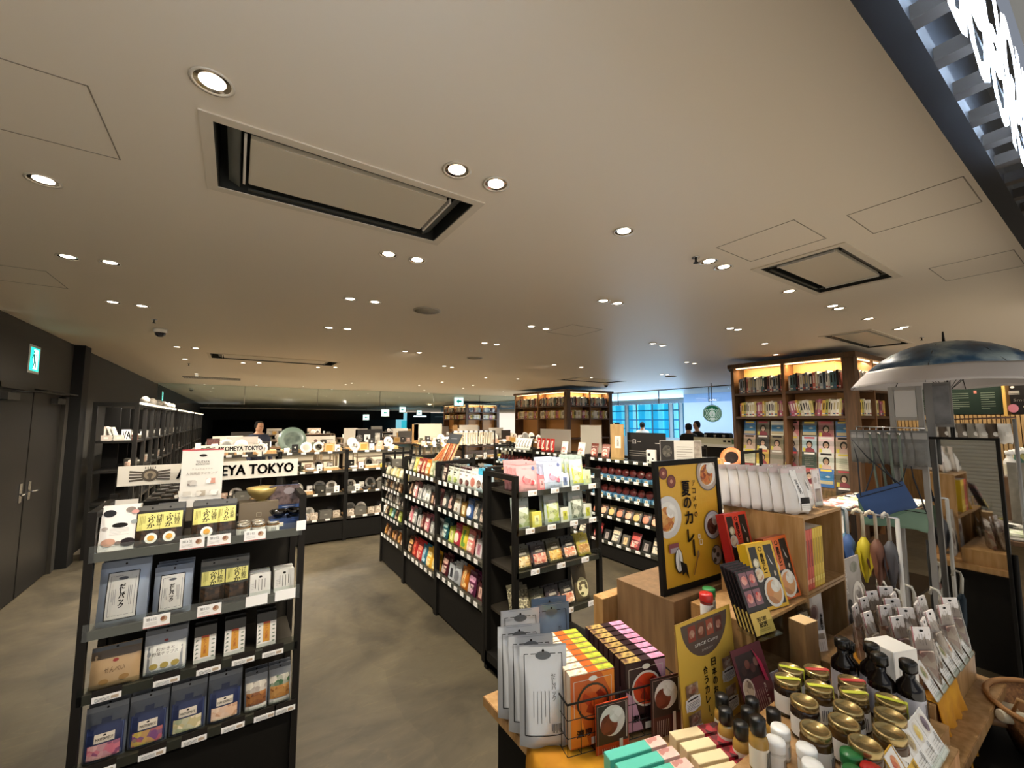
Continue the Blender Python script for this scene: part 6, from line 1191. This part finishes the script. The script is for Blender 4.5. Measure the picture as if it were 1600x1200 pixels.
# bags on the tall cube
def ricebagw(lab=True, pink=False):
    def f():
        it = [('rect', 0, .115, .034, .14, M('f2eee8', .5)), ('frame', 0, .115, .034, .14, M('c85a5a', .5) if pink else INK, .0008), ('disc', 0, .165, .012, .008, INK), ('vtext', 0, .115, .014, .06, INK, '玄米粥')]
        if not pink: it += [('rect', .02, .055, .055, .026, M('211e1c', .5)), ('rect', .02, .028, .055, .03, M('e8e4dc', .5)), ('lines', .02, .028, .05, .02, M('8a857c', .5), (3, .001))]
        return pouch('rice_bag', .12, .19, .06, M('dcd6cf', .45), it, seal=M('d8c4c0', .4))
    return f
for k in range(7): inst('ricew', ricebagw(), T(2.035 - .008*k, .85 + .042*k, 1.301, -.38, -.1), 'white rice bag, %s from the front on top of the tall cube' % nth(k), 'bag', 'white rice bags on the cube')
for k in range(3): inst('rbk', ricebagw(pink=True), T(2.165, .875 + .06*k, 1.301, -.1, -.1), 'white rice bag with pink bordered label, %s from the front' % nth(k), 'bag', 'pink label rice bags')
inst('pinkcard', lambda: card('product_card', .07, .17, [('rect', 0, .085, .07, .17, M('e8c8c4', .5)), ('rect', 0, .085, .06, .158, M('f0e8e4', .5)), ('disc', -.01, .12, .03, .03, M('c8bcb8', .5)), ('vtext', .018, .125, .01, .05, INK, '玄米ぱん'), ('rect', 0, .05, .048, .06, M('8a7a74/c8b8b0', .5, 0, 'noise', 3)), ('disc', 0, .05, .035, .045, M('b0a090', .5))]), T(2.285, .86, 1.302, -.08, -.06), 'tall pink bordered card with a rice ball photo on the cube', 'card')
for k in range(7): inst(('spine', k < 3), lambda k=k: book('curry_box', .022, .17, .24, M('c84a34' if k < 3 else 'd8b428', .4), (M('8a2a20' if k < 3 else 'a88a1c', .5), M(('e8a080' if k < 3 else 'f0d868'), .5))), T(1.992 + .0245*k, .806, 1.004), '%s curry box standing spine out in the cube, %s from left' % ('red' if k < 3 else 'yellow', nth(k)), 'box', 'curry boxes inside the cube')
def tsuyu():
    w, h = .15, .26
    return board('season_poster', w, h, M('e4e0da', .5), [('rect', 0, h*.72, w*.9, h*.42, M('c8c0bc/e8e4e0', .5, 0, 'noise', 2)), ('disc', -.01, h*.62, .08, .07, M('a89088', .4)), ('disc', -.01, h*.63, .05, .05, M('6a4a48', .4)), ('disc', .02, h*.85, .08, .06, M('e8e4de', .4)), ('vtext', .045, h*.4, .018, .09, INK, ('冷麺つゆ', .02)), ('vlines', -.01, h*.25, .06, .1, M('55504a', .5), (4, .0016)), ('vtext', -.045, h*.2, .008, .06, INK, 'さっぱり')])
inst('tsuyu', tsuyu, T(2.115, .83, .715, -.02, -.05), 'white noodle sauce poster standing inside the lower cube', 'poster')
def noodle():
    w, h = .19, .30
    return board('noodle_signboard', w, h, M('8a8278', .5), [('rect', 0, h*.5, w, h, M('b0a8a0/8a8278', .5, 0, 'noise', 1)), ('vtext', -.06, h*.7, .02, .12, M('e8e4dc', .5), 'SOMEN'), ('disc', .03, h*.85, .08, .05, M('6a6c58/9a968a', .5, 0, 'noise', 3)), ('disc', .04, h*.38, .11, .15, M('e4ded4', .4)), ('disc', .04, h*.38, .08, .11, M('4a3a34/d8d0c4', .4, 0, 'food', .6)), ('disc', -.05, h*.32, .04, .06, INK), ('disc', -.05, h*.13, .06, .06, M('3a302c', .4))])
inst('noodle', noodle, T(2.46, .80, .75, -.05, -.06), 'grey brown noodle bowl panel beside the open cubes', 'poster')
# tan box, clear bags and label inside the left cube opening
inst('tall', lambda: carton('tall_gift_box', .075, .06, .235, M('8a6a42/755838', .6, 0, 'wood'), [], M('d8b888', .5)), T(1.76, .71, .74, -.15), 'tall tan paper box standing before the open cube', 'box')
def hangbag():
    o = pouch('clear_bag', .08, .24, .05, M('cfcdc4', .1, 0, 'film', 3.), [('rect', 0, .19, .05, .05, M('d8d4ca', .5))])
    b = MB(); b.box(-.025, -.012, .03, .025, .01, .1, M('a89878/d8d0b8', .6, 0, 'food')); b.build('contents', o); return o
for i, (x, y) in enumerate(((1.84, .745), (1.88, .77))): inst('hb', hangbag, T(x, y, .74, -.2, -.1), 'clear cellophane bag, %s one beside the tall tan box' % nth(i), 'bag', 'cellophane bags')
inst('paper', lambda: card('product_card', .065, .105, [('rect', 0, .085, .05, .02, M('5a544c/b0a89c', .5, 0, 'noise', 4)), ('vlines', 0, .04, .05, .05, M('8a847a', .5), (5, .001))]), T(1.95, .755, .77, -.35, -.1), 'small printed white card leaning beside the cellophane bags', 'card')
# jars
cube('wooden_riser', 1.24, 1.755, .40, .72, TZ+.001, .80, 'wooden riser under the glass jars and spice shakers', False)
GOLDL = M('b09a68', .25, .8); JC = [M('4a3214', .15), M('2a1c14', .15), M('5a4a1c', .15)]
def jmk(i, st): return lambda: jar('preserve_jar', .036, .10, JC[i], GOLDL, M('e8e4dc', .5), strip=M('c8403c', .4) if st == 1 else M('c8cc3c', .4) if st == 2 else None)
JL = [(1.395, .50, 0, 0), (1.40, .595, 1, 0), (1.45, .42, 0, 0), (1.47, .515, 1, 0), (1.51, .60, 0, 2), (1.53, .44, 2, 0), (1.56, .53, 0, 2), (1.60, .64, 1, 1), (1.625, .555, 1, 1), (1.61, .46, 2, 2), (1.47, .67, 1, 2), (1.54, .69, 0, 2)]
for i, (x, y, c, st) in enumerate(JL): inst(('pj', c, st), jmk(c, st), T(x, y, .801, random.uniform(-1.2, -.2)), '%s preserve jar with %s, %s among the jars counted from the aisle' % (('amber', 'dark', 'olive')[c], ('plain gold lid', 'red strip', 'yellow strip')[st], nth(i)), 'jar', 'preserve jars')
for i, (x, y) in enumerate(((1.30, .53), (1.345, .44))): inst(('pj', 0, 0), None, T(x, y, .801), 'short amber jar near the white shaker lids, %s one' % nth(i), 'jar', 'preserve jars')
SP = [(1.205, .585, 'w'), (1.265, .60, 'w'), (1.30, .545-.09, 'g'), (1.20, .50, 'w'), (1.245, .53, 'w'), (1.24, .43, 'g'), (1.165, .46, 'r'), (1.19, .42, 'g'), (1.285, .41, 'r')]
for i, (x, y, c) in enumerate(SP): inst('sh' + c, None, T(x, y, .80 if x > 1.245 else TZ + .101, 0), '%s lidded spice shaker, %s in the front cluster by the gift boxes' % ({'w': 'white', 'g': 'green', 'r': 'red'}[c], nth(i)), 'jar', 'spice shakers in front')
cube('wooden_riser', 1.12, 1.238, .38, .655, TZ+.001, .80, 'narrow riser under the shaker and oil bottles', False)
def oil(): return bottle('oil_bottle', .023, .13, M('a8823c', .1), M('121110', .3), M('e8e0cc', .5), .55, .04)
for i, (x, y) in enumerate(((1.235, .735), (1.29, .70), (1.285, .775), (1.345, .715), (1.345, .655), (1.215, .68), (1.17, .61))): inst('oil', oil, T(x, y, TZ + .002 + (.1 if i == 6 else .03)), 'small oil bottle with black cap, %s in the cluster before the yellow panel' % nth(i), 'bottle', 'small oil bottles')
def soy(): return bottle('sauce_bottle', .034, .185, M('120c0a', .08), M('121110', .25), M('b8b8c0', .4), .42, .03)
for i, (x, y) in enumerate(((1.70, .60), (1.785, .615), (1.74, .535), (1.80, .545), (1.685, .50), (1.71, .44))): inst('soy', soy, T(x, y, .801 if x < 1.757 else .761), 'dark sauce bottle with black cap, %s in the cluster behind the jars' % nth(i), 'bottle', 'dark sauce bottles')
inst('wbx', lambda: carton('sauce_box', .10, .09, .20, M('e8e4dc', .5), [('vtext', .02, .1, .02, .12, INK, ('特選醤油', .02)), ('vlines', -.02, .1, .03, .12, M('8a857c', .5), (3, .0015))], M('f0ece4', .5)), T(1.83, .475, TZ+.062, -.35), 'tall white sauce box behind the dark bottles', 'box')
cube('wooden_riser', 1.757, 1.882, .40, .70, TZ+.001, .76, 'small riser under the dark sauce bottles', False)
# picture cards
def pcard(c, yel):
    def f():
        w, h = .062, .10
        it = [('rect', 0, h*.74, w*.96, h*.46, M('e8e4de', .5)), ('disc', 0, h*.72, .04, .044, M('d8d0c4' if not yel else 'e8e0d4', .4)), ('disc', 0, h*.72, .03, .034, M(c, .4, 0, 'food', 1.)), ('lines', 0, h*.24, w*.8, h*.34, M('8a857c', .5) if not yel else M('5a4a1c', .5), (6, .0009)), ('vlines', .015, h*.34, .012, .03, INK, (2, .002))]
        return card('picture_card', w, h, it, M('e0b030', .5) if yel else TAG)
    return f
CC = ['b8401c/e0a060', 'a83a28/e8c8a0', '8a7450/c8b480', 'd8b040/e8e0a0', '4a3444/8a7a8a']
for i in range(5): inst(('pc', i), pcard(CC[i], i < 2), T(1.385 + .062*i, .358 - .0*i, .802, .02, -.55), '%s picture card of food, %s from left on the riser front edge' % ('yellow' if i < 2 else 'white', nth(i)), 'card', 'picture cards by the jars')
cube('wooden_riser', 1.33, 1.70, .345, .398, TZ+.001, .80, 'narrow wooden ledge under the front picture cards', False)
cube('wooden_riser', 1.885, 2.455, .43, .78, TZ+.001, .80, 'wooden riser with clear bags and a row of picture cards', False)
for i in range(7): inst(('pd', i % 3), pcard(['6a7a3a/c8b090', 'b8502c/e8c8a0', '3a3430/a8a098'][i % 3], False), T(1.93 + .077*i, .425, .81 if i < 4 else .805, .02, -.5), 'white picture card, %s from left along the clear bag riser' % nth(i), 'card', 'picture cards on the riser')
# clear bags with white header labels
def clearbag(c):
    def f():
        o = pouch('clear_goods_bag', .082, .18, .04, M('c9c2ba', .12, 0, 'film', 2.5))
        b = MB(); b.prism([(-.032, .006), (.032, .006), (.024, .12), (-.024, .12)], -.012, .012, M(c + '/e8dcc8', .6, 0, 'food', .6)); b.build('contents', o)
        b = MB(); b.box(-.032, -.003, .120, .032, .003, .190, M('ece6e2', .5)); h = b.build('header_label', o)
        decal('print', [('disc', 0, .18, .014, .008, INK), ('vlines', 0, .152, .03, .035, M('5a544e', .5), (3, .001)), ('rect', -.032, .16, .004, .07, M('a85a60', .5))], h, lambda x, z: -.0035); return o
    return f
n_ = 0
for j in range(4):
    for i in range(5):
        x, y = 1.985 + .105*i + .04*(j % 2) + .008*((i*j) % 3), .46 + .062*j
        if x > 2.42: continue
        inst(('cbg', (i+j) % 3), clearbag(['b88a7a', 'a87a84', 'c8b8a0'][(i+j) % 3]), T(x, y, .803, -.35 + .22*((i*3+j) % 4 - 1), -.10 - .05*((i+j) % 3)), 'clear goods bag with white label, %s in %s row from the cards' % (nth(i), ORD[j]), 'bag', 'clear goods bags'); n_ += 1
# tubs and the wicker basket with wrapped goods beyond the counter corner
def tub(c1, c2): return lambda: jar('paper_tub', .046, .10, M(c1, .6), M(c2, .5), lidh=.014)
r = empty('black_stand'); b = MB(); b.box(1.72, .10, .0, 2.05, .34, .60, M('0e0c0a', .7)); b.build('stand_body', r); b = MB(); b.box(1.71, .09, .6, 2.06, .345, .612, BLACK); b.build('stand_top', r); tag(r, 'black stand in front of the counter carrying pink topped tubs', 'stand')
for i, (x, y, c1, c2) in enumerate(((1.80, .285, '5a2430', 'e0888a'), (1.865, .215, '5a2430', 'e0888a'), (1.775, .165, 'b8aca8', 'e4dcd8'), (1.93, .15, '5a2430', 'e0888a'))):
    inst(('tub', c2), tub(c1, c2), T(x, y, .613), '%s tub on the black stand, %s from the counter' % ('maroon and pink' if i != 2 else 'pale grey', nth(i)), 'tub', 'paper tubs')
r = empty('wicker_basket'); WK = M('8a5e34/6a4424', .7, 0, 'food', 2)
b = MB(); b.lathe([(.14, 0), (.20, .16), (.195, .16), (.135, .01), (.0004, .01)], WK, 26); b.build('bowl', r)
b = MB(); b.tube([(.198*math.cos(a), .198*math.sin(a), .16) for a in [2*math.pi*k/24 for k in range(25)]], .009, M('a87848', .6), 6); b.build('rim', r)
for s_ in (0, math.pi*.9): b = MB(); b.tube([(.19*math.cos(s_-.35), .19*math.sin(s_-.35), .155), (.2*math.cos(s_-.2), .2*math.sin(s_-.2), .22), (.2*math.cos(s_+.2), .2*math.sin(s_+.2), .22), (.19*math.cos(s_+.35), .19*math.sin(s_+.35), .155)], .006, M('b08858', .6), 6); b.build('handle', r)
r.location = (2.40, .20, .55); tag(r, 'round wicker basket of wrapped long goods at the counter corner', 'basket')
r = empty('basket_stand'); b = MB(); b.box(2.12, -.02, 0, 2.70, .40, .549, M('1a1612', .7)); b.build('stand_body', r); b = MB(); b.box(2.11, -.03, .50, 2.71, .41, .52, WOODD); b.build('edge_band', r); tag(r, 'dark stand under the round wicker basket', 'stand')
def roll(c, c2):
    def f():
        b = MB(); b.T = T(0, 0, 0, 0, 0, math.pi/2); b.lathe([(.016, -.15), (.02, -.145), (.02, .145), (.016, .15)], M(c, .4, 0, 'noise', 2), 14); o = b.build('wrapped_roll')
        b = MB(); b.T = T(0, 0, 0, 0, 0, math.pi/2); b.lathe([(.0208, -.05), (.0208, .04)], M(c2, .5), 14, closed=True); b.build('band', o); return o
    return f
for i in range(9):
    c = [('c8b89c/a89878', 'e8e4dc'), ('a8805a/8a6444', '2c2438'), ('b8ae94/d8d0bc', 'f0ece4')][i % 3]
    inst(('roll', i % 3), roll(*c), T(2.36 + .04*(i % 4), .12 + .045*(i % 5), .60 + .035*(i//3), -.9 + .12*(i % 3), 0, .12), '%s wrapped roll, %s laid in the wicker basket' % (('pale paper', 'brown paper', 'cream')[i % 3], nth(i)), 'roll', 'wrapped rolls in the basket')
# ================================================================ umbrella, mirror and hanging goods beyond the counter
r = empty('open_umbrella'); R_U, HU = .49, .28
def canopy(r0, r1, m, nm, off=0):
    b = MB(); seg = 48; vs = []; n = 6
    for j in range(n+1):
        rr = r0 + (r1-r0)*j/n
        for i in range(seg):
            a = 2*math.pi*i/seg; s_ = abs(((i*8/seg) % 1) - .5)*2      # 1 on a rib, 0 between
            sag = .035*(1-s_)*(rr/R_U)**2; q = rr/R_U
            vs.append((rr*(1-.05*(1-s_)*q)*math.cos(a), rr*(1-.05*(1-s_)*q)*math.sin(a), HU*(1-q**2.3) + sag*.3 - sag*.0 + off))
    b.add(vs, [(j*seg+i, j*seg+(i+1) % seg, (j+1)*seg+(i+1) % seg, (j+1)*seg+i) for j in range(n) for i in range(seg)], m, True)
    o = b.build(nm, r); s = o.modifiers.new('thick', 'SOLIDIFY'); s.thickness = .0015; return o
canopy(.01, .40, M('16243c/2f4f6c/8a9aa0', .35, 0, 'noise', .9), 'printed_canopy'); canopy(.40, R_U, M('b8b2b0', .5), 'pale_hem')
for k in range(8):
    a = 2*math.pi*k/8; b = MB(); b.tube([(q*R_U*math.cos(a), q*R_U*math.sin(a), HU*(1-q**2.3) + .0008) for q in (.02, .2, .4, .6, .8, 1)], .0022, STEEL, 5); b.tube([(.5*R_U*math.cos(a), .5*R_U*math.sin(a), HU*(1-.5**2.3)-.006), (.015*math.cos(a), .015*math.sin(a), -.02)], .0018, STEEL, 5); b.build('rib', r)
b = MB(); b.tube([(0, 0, HU-.02), (0, 0, -.40)], .005, BLACK, 8); b.build('shaft', r); b = MB(); b.tube([(0, 0, -.38), (0, 0, -.50)], .013, M('c8b8a0', .5), 8); b.build('handle', r)
b = MB(); b.lathe([(.008, HU), (.005, HU+.06), (.003, HU+.07)], STEEL, 8); b.build('tip', r)
b = MB(); b.box(.30, -.36, .06, .34, -.355, .09, M('5a5450', .5)); b.box(-.12, -.02, -.18, -.10, -.018, -.04, M('d8d4cc', .5)); b.build('hang_tag', r)
r.location = (3.74, .665, 1.915); tag(r, 'open umbrella with blue marbled top and pale hem displayed high', 'umbrella')
r = empty('umbrella_pole'); b = MB(); b.tube([(3.762, .665, 0), (3.762, .665, 1.78)], .011, STEEL, 8); b.build('pole', r); b = MB(); b.lathe([(.16, 0), (.16, .015), (.02, .02)], STEEL, 24, 3.762, .665); b.build('foot', r); tag(r, 'slim dark pole holding up the open umbrella', 'stand')
# standing mirror
r = empty('standing_mirror'); mm = bpy.data.materials.new('mirror'); mm.use_nodes = True; q = mm.node_tree.nodes['Principled BSDF']; q.inputs['Base Color'].default_value = (.82, .82, .80, 1); q.inputs['Metallic'].default_value = 1; q.inputs['Roughness'].default_value = .03
X = 3.40; y0, y1, z0, z1 = .43, .735, .22, 1.605; b = MB(); b.box(X, y0+.012, z0+.012, X+.006, y1-.012, z1-.012, mm); b.build('glass', r)
b = MB()
for q in ((y0, z0, y0+.014, z1), (y1-.014, z0, y1, z1), (y0+.014, z0, y1-.014, z0+.014), (y0+.014, z1-.014, y1-.014, z1)): b.box(X-.008, q[0], q[1], X+.02, q[2], q[3], BLACK)
b.build('frame', r)
for y in (y0-.015, y1+.005): b = MB(); b.tube([(X+.02, y+.005, 0), (X+.02, y+.005, 1.0)], .012, BLACK, 6); b.tube([(X-.15, y+.005, .015), (X+.25, y+.005, .015)], .013, BLACK, 6); b.build('leg', r)
tag(r, 'tall black framed standing mirror reflecting shutters and wooden cubes', 'mirror')
# grey stand with hanging glove packs
GM = M('8e8c8a', .4, .3)
r = empty('accessory_stand'); 
for y in (.705, .83): b = MB(); b.box(3.29, y-.012, 0, 3.315, y+.012, 1.90, GM); b.build('post', r)
for z in (.1, 1.42, 1.70, 1.88): b = MB(); b.box(3.29, .715, z, 3.31, .82, z+.02, GM); b.build('cross_bar', r)
b = MB(); b.tube([(3.28, .69, 1.655), (3.28, 1.01, 1.66)], .005, CHROME, 6); b.build('hanging_rail', r)
b = MB(); b.box(3.2, .65, 0, 3.42, .88, .03, GM); b.build('foot', r)
b = MB(); b.box(3.292, .72, 1.72, 3.30, .815, 1.875, M('b0aeac', .4)); b.build('header_panel', r); tag(r, 'grey metal accessory stand with framed header and hanging rail', 'stand')
def glove():
    o = pouch('glove_pack', .07, .20, .03, M('5c5c5a', .4), [('rect', 0, .17, .06, .035, M('8a8884', .4)), ('rect', 0, .08, .05, .1, M('6c6c6a/484846', .5, 0, 'noise', 2))]); b = MB(); b.tube([(0, 0, .19), (0, 0, .215), (0, .012, .218)], .002, CHROME, 5); b.build('hook', o); return o
for i in range(10): inst('glove', glove, T(3.27, 1.0 - .032*i, 1.44, -math.pi/2 + .25 + .07*(i % 3)), 'grey glove pack, %s from left on the accessory stand rail' % nth(i), 'pack', 'grey glove packs')
r = empty('framed_card_stand'); b = MB(); b.box(3.55, .70, 0, 3.575, .735, 1.93, GM); b.build('post', r); b = MB(); b.box(3.56, .62, 1.66, 3.57, .74, 1.93, GM); b.build('frame', r); b = MB(); b.box(3.552, .63, 1.68, 3.559, .73, 1.91, M('6e6e70/8a8a8c', .3, 0, 'noise', 2)); b.build('card', r); b = MB(); b.box(3.45, .62, 0, 3.66, .82, .02, GM); b.build('foot', r); tag(r, 'grey post with tall framed card under the open umbrella', 'stand')
def sling(c, nm, w=.24, h=.15):
    def f():
        o = pouch('shoulder_pouch', w, h, .03, M(c, .7), [('rect', 0, h*.86, w*.9, .004, INK)])
        b = MB(); b.tube([(-w*.42, 0, h*.9), (-w*.1, 0, h+.18), (0, 0, h+.30), (w*.1, 0, h+.18), (w*.42, 0, h*.9)], .004, M('2a2e34', .6), 5); b.build('strap', o); return o
    return f
inst('slb', sling('22406e', 'b'), T(3.17, .83, 1.17, -1.0) @ Matrix.Rotation(-.38, 4, 'Y'), 'dark blue shoulder pouch hanging aslant on black straps', 'pouch')
inst('slg', sling('5c7a66', 'g', .26), T(3.22, .86, 1.09, -1.0) @ Matrix.Rotation(-.1, 4, 'Y'), 'sage green shoulder pouch hanging behind the dark blue one', 'pouch')
inst('slg2', sling('6a8470', 'g', .2, .12), T(3.25, .80, 1.08, -1.1) @ Matrix.Rotation(.1, 4, 'Y'), 'second sage green pouch hanging below the dark blue one', 'pouch')
for i in range(4):
    def strap(): b = MB(); b.tube([(0, 0, 0), (.01, 0, -.2), (.03, 0, -.42)], .007, M('5f6a60', .8), 5); o = b.build('hanging_strap'); b = MB(); b.cyl(0, 0, -.005, .01, .01, CHROME, 8); b.build('clasp', o); return o
    inst('strap', strap, T(3.24, .93 - .045*i, 1.62, -1 + .4*i), 'grey green strap hanging from the rail, %s of four' % nth(i), 'strap', 'hanging straps')
# folded umbrellas
r = empty('umbrella_rack'); b = MB(); b.tube([(2.9, .74, 1.19), (2.9, .985, 1.2)], .007, CHROME, 6); b.build('rail', r)
for y in (.745, .98): b = MB(); b.tube([(2.9, y, 0), (2.9, y, 1.19)], .01, M('b8b6b2', .4), 6); b.build('post', r)
b = MB(); b.box(2.82, .72, .0, 3.0, 1.0, .03, M('8e8c8a', .5)); b.build('base', r); tag(r, 'low metal rail of folded umbrellas behind the wooden cubes', 'rack')
def folded(c, hc):
    def f():
        o = empty('folded_umbrella'); b = MB(); b.lathe([(.006, .0), (.018, .05), (.034, .17), (.03, .20), (.008, .24)], M(c, .6), 10); b.build('folded_canopy', o)
        for k in range(5): a = 2*math.pi*k/5; b = MB(); b.add([(.03*math.cos(a), .03*math.sin(a), .19), (.05*math.cos(a+.3), .05*math.sin(a+.3), .12), (.02*math.cos(a), .02*math.sin(a), .03)], [(0, 1, 2)], M(c, .6)); b.build('pleat', o)
        b = MB(); b.tube([(0, 0, .24), (0, 0, .36), (0, .008, .375), (0, .022, .383), (0, .036, .375), (0, .042, .355)], .008, M(hc, .4), 8); b.build('hook_handle', o); return o
    return f
for i, (y, c, hc, t) in enumerate(((.955, '38568a', 'b8c0c8', 'blue'), (.885, 'b8a820', 'd8d0b8', 'yellow'), (.83, '6a4434', 'c8bca8', 'brown'), (.975, '4a7a90', '8ab0c0', 'teal'), (.78, '4a4a50', 'a8a49c', 'grey'))): inst(('fo', c), folded(c, hc), T(2.88 + .02*(i > 2), y, .83, .3*i), 'folded %s umbrella hooked on the low rail by its handle' % t, 'umbrella')
def longumb(c):
    def f():
        o = empty('long_umbrella'); b = MB(); b.lathe([(.004, 0), (.008, .06), (.026, .5), (.02, .62), (.008, .65)], M(c, .6, 0, 'noise', 2), 10); b.build('folded_canopy', o); b = MB(); b.tube([(0, 0, .65), (0, 0, .74), (0, .01, .77), (0, .035, .775), (0, .04, .74)], .008, M('c8c4ba', .4), 8); b.build('hook_handle', o); return o
    return f
for i, (x, y, c, t) in enumerate(((3.02, .83, 'a8a8a0', 'pale grey'), (3.08, .80, '3a5450', 'dark teal'), (3.1, .75, 'b8b8b4', 'white'), (3.16, .72, '2c3844', 'navy'), (3.0, .90, '6a4a40', 'brown'))): inst(('lu', c), longumb(c), T(x, y, .03) @ Matrix.Rotation(.08*(i-2), 4, 'X'), 'long furled %s umbrella standing behind the low rail' % t, 'umbrella')
# hanging socks and pouches rail
r = empty('sock_rack'); b = MB(); b.tube([(4.2, .45, 1.72), (4.2, .90, 1.70)], .006, M('6a4a38', .5), 6); b.build('rail', r)
for y in (.46, .89): b = MB(); b.tube([(4.2, y, 0), (4.2, y, 1.71)], .01, GM, 6); b.build('post', r)
b = MB(); b.box(4.1, .43, 0, 4.32, .92, .03, GM); b.build('base', r); tag(r, 'rail of hanging fabric pouches behind the standing mirror', 'rack')
for i in range(9):
    c, t = [('8a8478', 'grey'), ('c8c0b4', 'cream'), ('5a4c3e', 'brown'), ('d0cac0', 'white'), ('7a7064', 'taupe')][i % 5]
    def hp(c=c): o = pouch('fabric_pouch', .07, .13, .05, M(c, .8), [('disc', 0, .06, .03, .03, M('e0dad0', .7))]); b = MB(); b.tube([(0, 0, .125), (0, 0, .155)], .002, STEEL, 5); b.build('hook', o); return o
    inst(('hp', c), hp, T(4.18, .87 - .046*i, 1.55, -1.3 + .2*(i % 3)), '%s fabric pouch, %s from left on the rail above the mirror' % (t, nth(i)), 'pouch', 'fabric pouches on the rail')
# textile table at the frame edge
table('textile_table', 4.55, 5.9, -.35, .66, .86, M('3a2c1e', .5), 'dark table of folded textiles beyond the mirror at the frame edge', WOODD)
TC = [('d8d4c8', 'white'), ('b8b050', 'yellow'), ('98a878', 'sage'), ('b83a3a', 'red'), ('2a3244', 'navy'), ('e8e4da', 'ivory'), ('c8a0a0', 'rose'), ('3a3834', 'black')]
def fold(c): 
    def f():
        b = MB(); b.box(-.09, -.12, 0, .09, .12, .022, M(c + '/e4e0d6', .8, 0, 'food', .35)); o = b.build('folded_cloth', bevel=.008); b = MB(); b.box(-.03, -.121, .012, .03, -.06, .0235, M('ece8e0', .6)); b.build('paper_band', o); return o
    return f
for i in range(6):
    for j in range(3):
        for k in range(2 + (i+j) % 2):
            c, t = TC[(i*3 + j*5 + k*2) % 8]; inst(('fc', c), fold(c), T(4.68 + .21*i, .52 - .27*j, .862 + .0235*k, .1*((i+j) % 3)), '%s folded cloth, %s layer of %s pile, %s row on the textile table' % (t, nth(k), nth(i), nth(j)), 'cloth', 'folded cloths on the textile table')
cube('display_step', 5.0, 5.9, .20, .66, .935, 1.26, 'raised dark step on the textile table carrying bottles', False, m=WOODD)
for i in range(9):
    c, t = [('e4e0d8', 'white'), ('2f5a4a', 'green'), ('d8cca8', 'cream'), ('a8a060', 'olive')][i % 4]
    inst(('cb', c), lambda c=c: bottle('care_bottle', .035, .2, M(c, .4), M('e8e6e0', .4), M('c8c0a8', .5), .45, .03), T(5.08 + .09*i, .60 - .03*(i % 2), 1.262), '%s care bottle, %s from left on the textile table step' % (t, nth(i)), 'bottle', 'care bottles')
def hat(): o = bowl('straw_hat', .13, .1, M('a89c84/887c66', .8, 0, 'noise', 3)); o.scale = (1, 1, -1); return o
inst('coat', lambda: pouch('grey_tote', .26, .40, .14, M('8a8478/736e62', .8, 0, 'noise', 2), [('rect', 0, .2, .1, .06, M('5a554c', .7))]), T(4.36, .40, 1.02, -1.35), 'large grey beige tote bag hanging beside the standing mirror', 'bag')
for i in range(5):
    inst('dkb', lambda: pouch('dark_tote', .24, .26, .14, M('1c1b1a', .7), [('rect', 0, .16, .12, .02, M('3a3834', .6))]), T(4.30 + .07*i, .33 - .02*i, .42 + .07*(i % 2), -1.3 + .1*i), 'black bag, %s in the dark heap below the textile table' % nth(i), 'bag', 'black bags in the heap')
r = empty('bag_shelf'); b = MB(); b.box(4.1, -.1, .36, 4.54, .60, .40, M('1c1712', .7)); b.build('shelf', r)
for x, y in ((4.12, -.08), (4.5, -.08), (4.12, .56), (4.5, .56)): b = MB(); b.box(x, y, 0, x+.02, y+.02, .36, BLACK); b.build('leg', r)
tag(r, 'low black shelf of dark bags beside the standing mirror', 'shelf unit')
# textile table behind the umbrellas
table('display_table', 4.3, 5.4, 1.1, 1.75, .95, M('2a2018', .5), 'dark low table of folded cloths between the near bookcase and umbrellas', WOODD)
for i in range(5):
    for j in range(2):
        c, t = TC[(i*3 + j*2 + 1) % 8]; inst(('fc', c), fold(c), T(4.42 + .2*i, 1.24 + .3*j, .952, .15*(i % 3)), '%s folded cloth, %s in %s row on the table behind the umbrellas' % (t, nth(i), nth(j)), 'cloth', 'folded cloths behind the umbrellas')
# tableware rack seen between the framed poster and the rice bags
CR = Rack('display_rack', (4.95, 3.35, 0), -math.pi/2, .75, .45, 1.34, [1.12, .92, .62], 'black framed rack of plates and books between the curry poster and bookcase', kick=.3, tagstep=.18, lip=0, sm=M('cfc8ba', .5), back=False)
for z, s in ((1.12, 'top'), (.92, 'second'), (.62, 'third')):
    for i in range(5):
        w = [['framed wooden box', 'white plate', 'black cup', 'patterned plate', 'white cup'], ['white standing card', 'white bowl', 'dark bowl', 'pink beige carton', 'white standing card'], ['grey fabric box', 'white carton', 'framed wooden box', 'white cup', 'white bowl']][int(z*10) % 3][i]; w = {'white carton': 'white cosmetic carton'}.get(w, w)
        cat, mk = WARES[w]; inst(w, mk, CR.m(.11 + .13*i, .1, z - .011, 0, .1 if cat == 'plate' else 0), '%s, %s from left on the black framed rack %s shelf' % (w, nth(i), s), cat, w + 's on the framed rack')
inst('oplate', lambda: plate('lacquer_plate', .13, M('c87a4a', .25), M('2a1a14', .25)), CR.m(.48, .22, 1.11, .3, .2), 'large black lacquer plate with orange rim on the framed rack', 'plate')
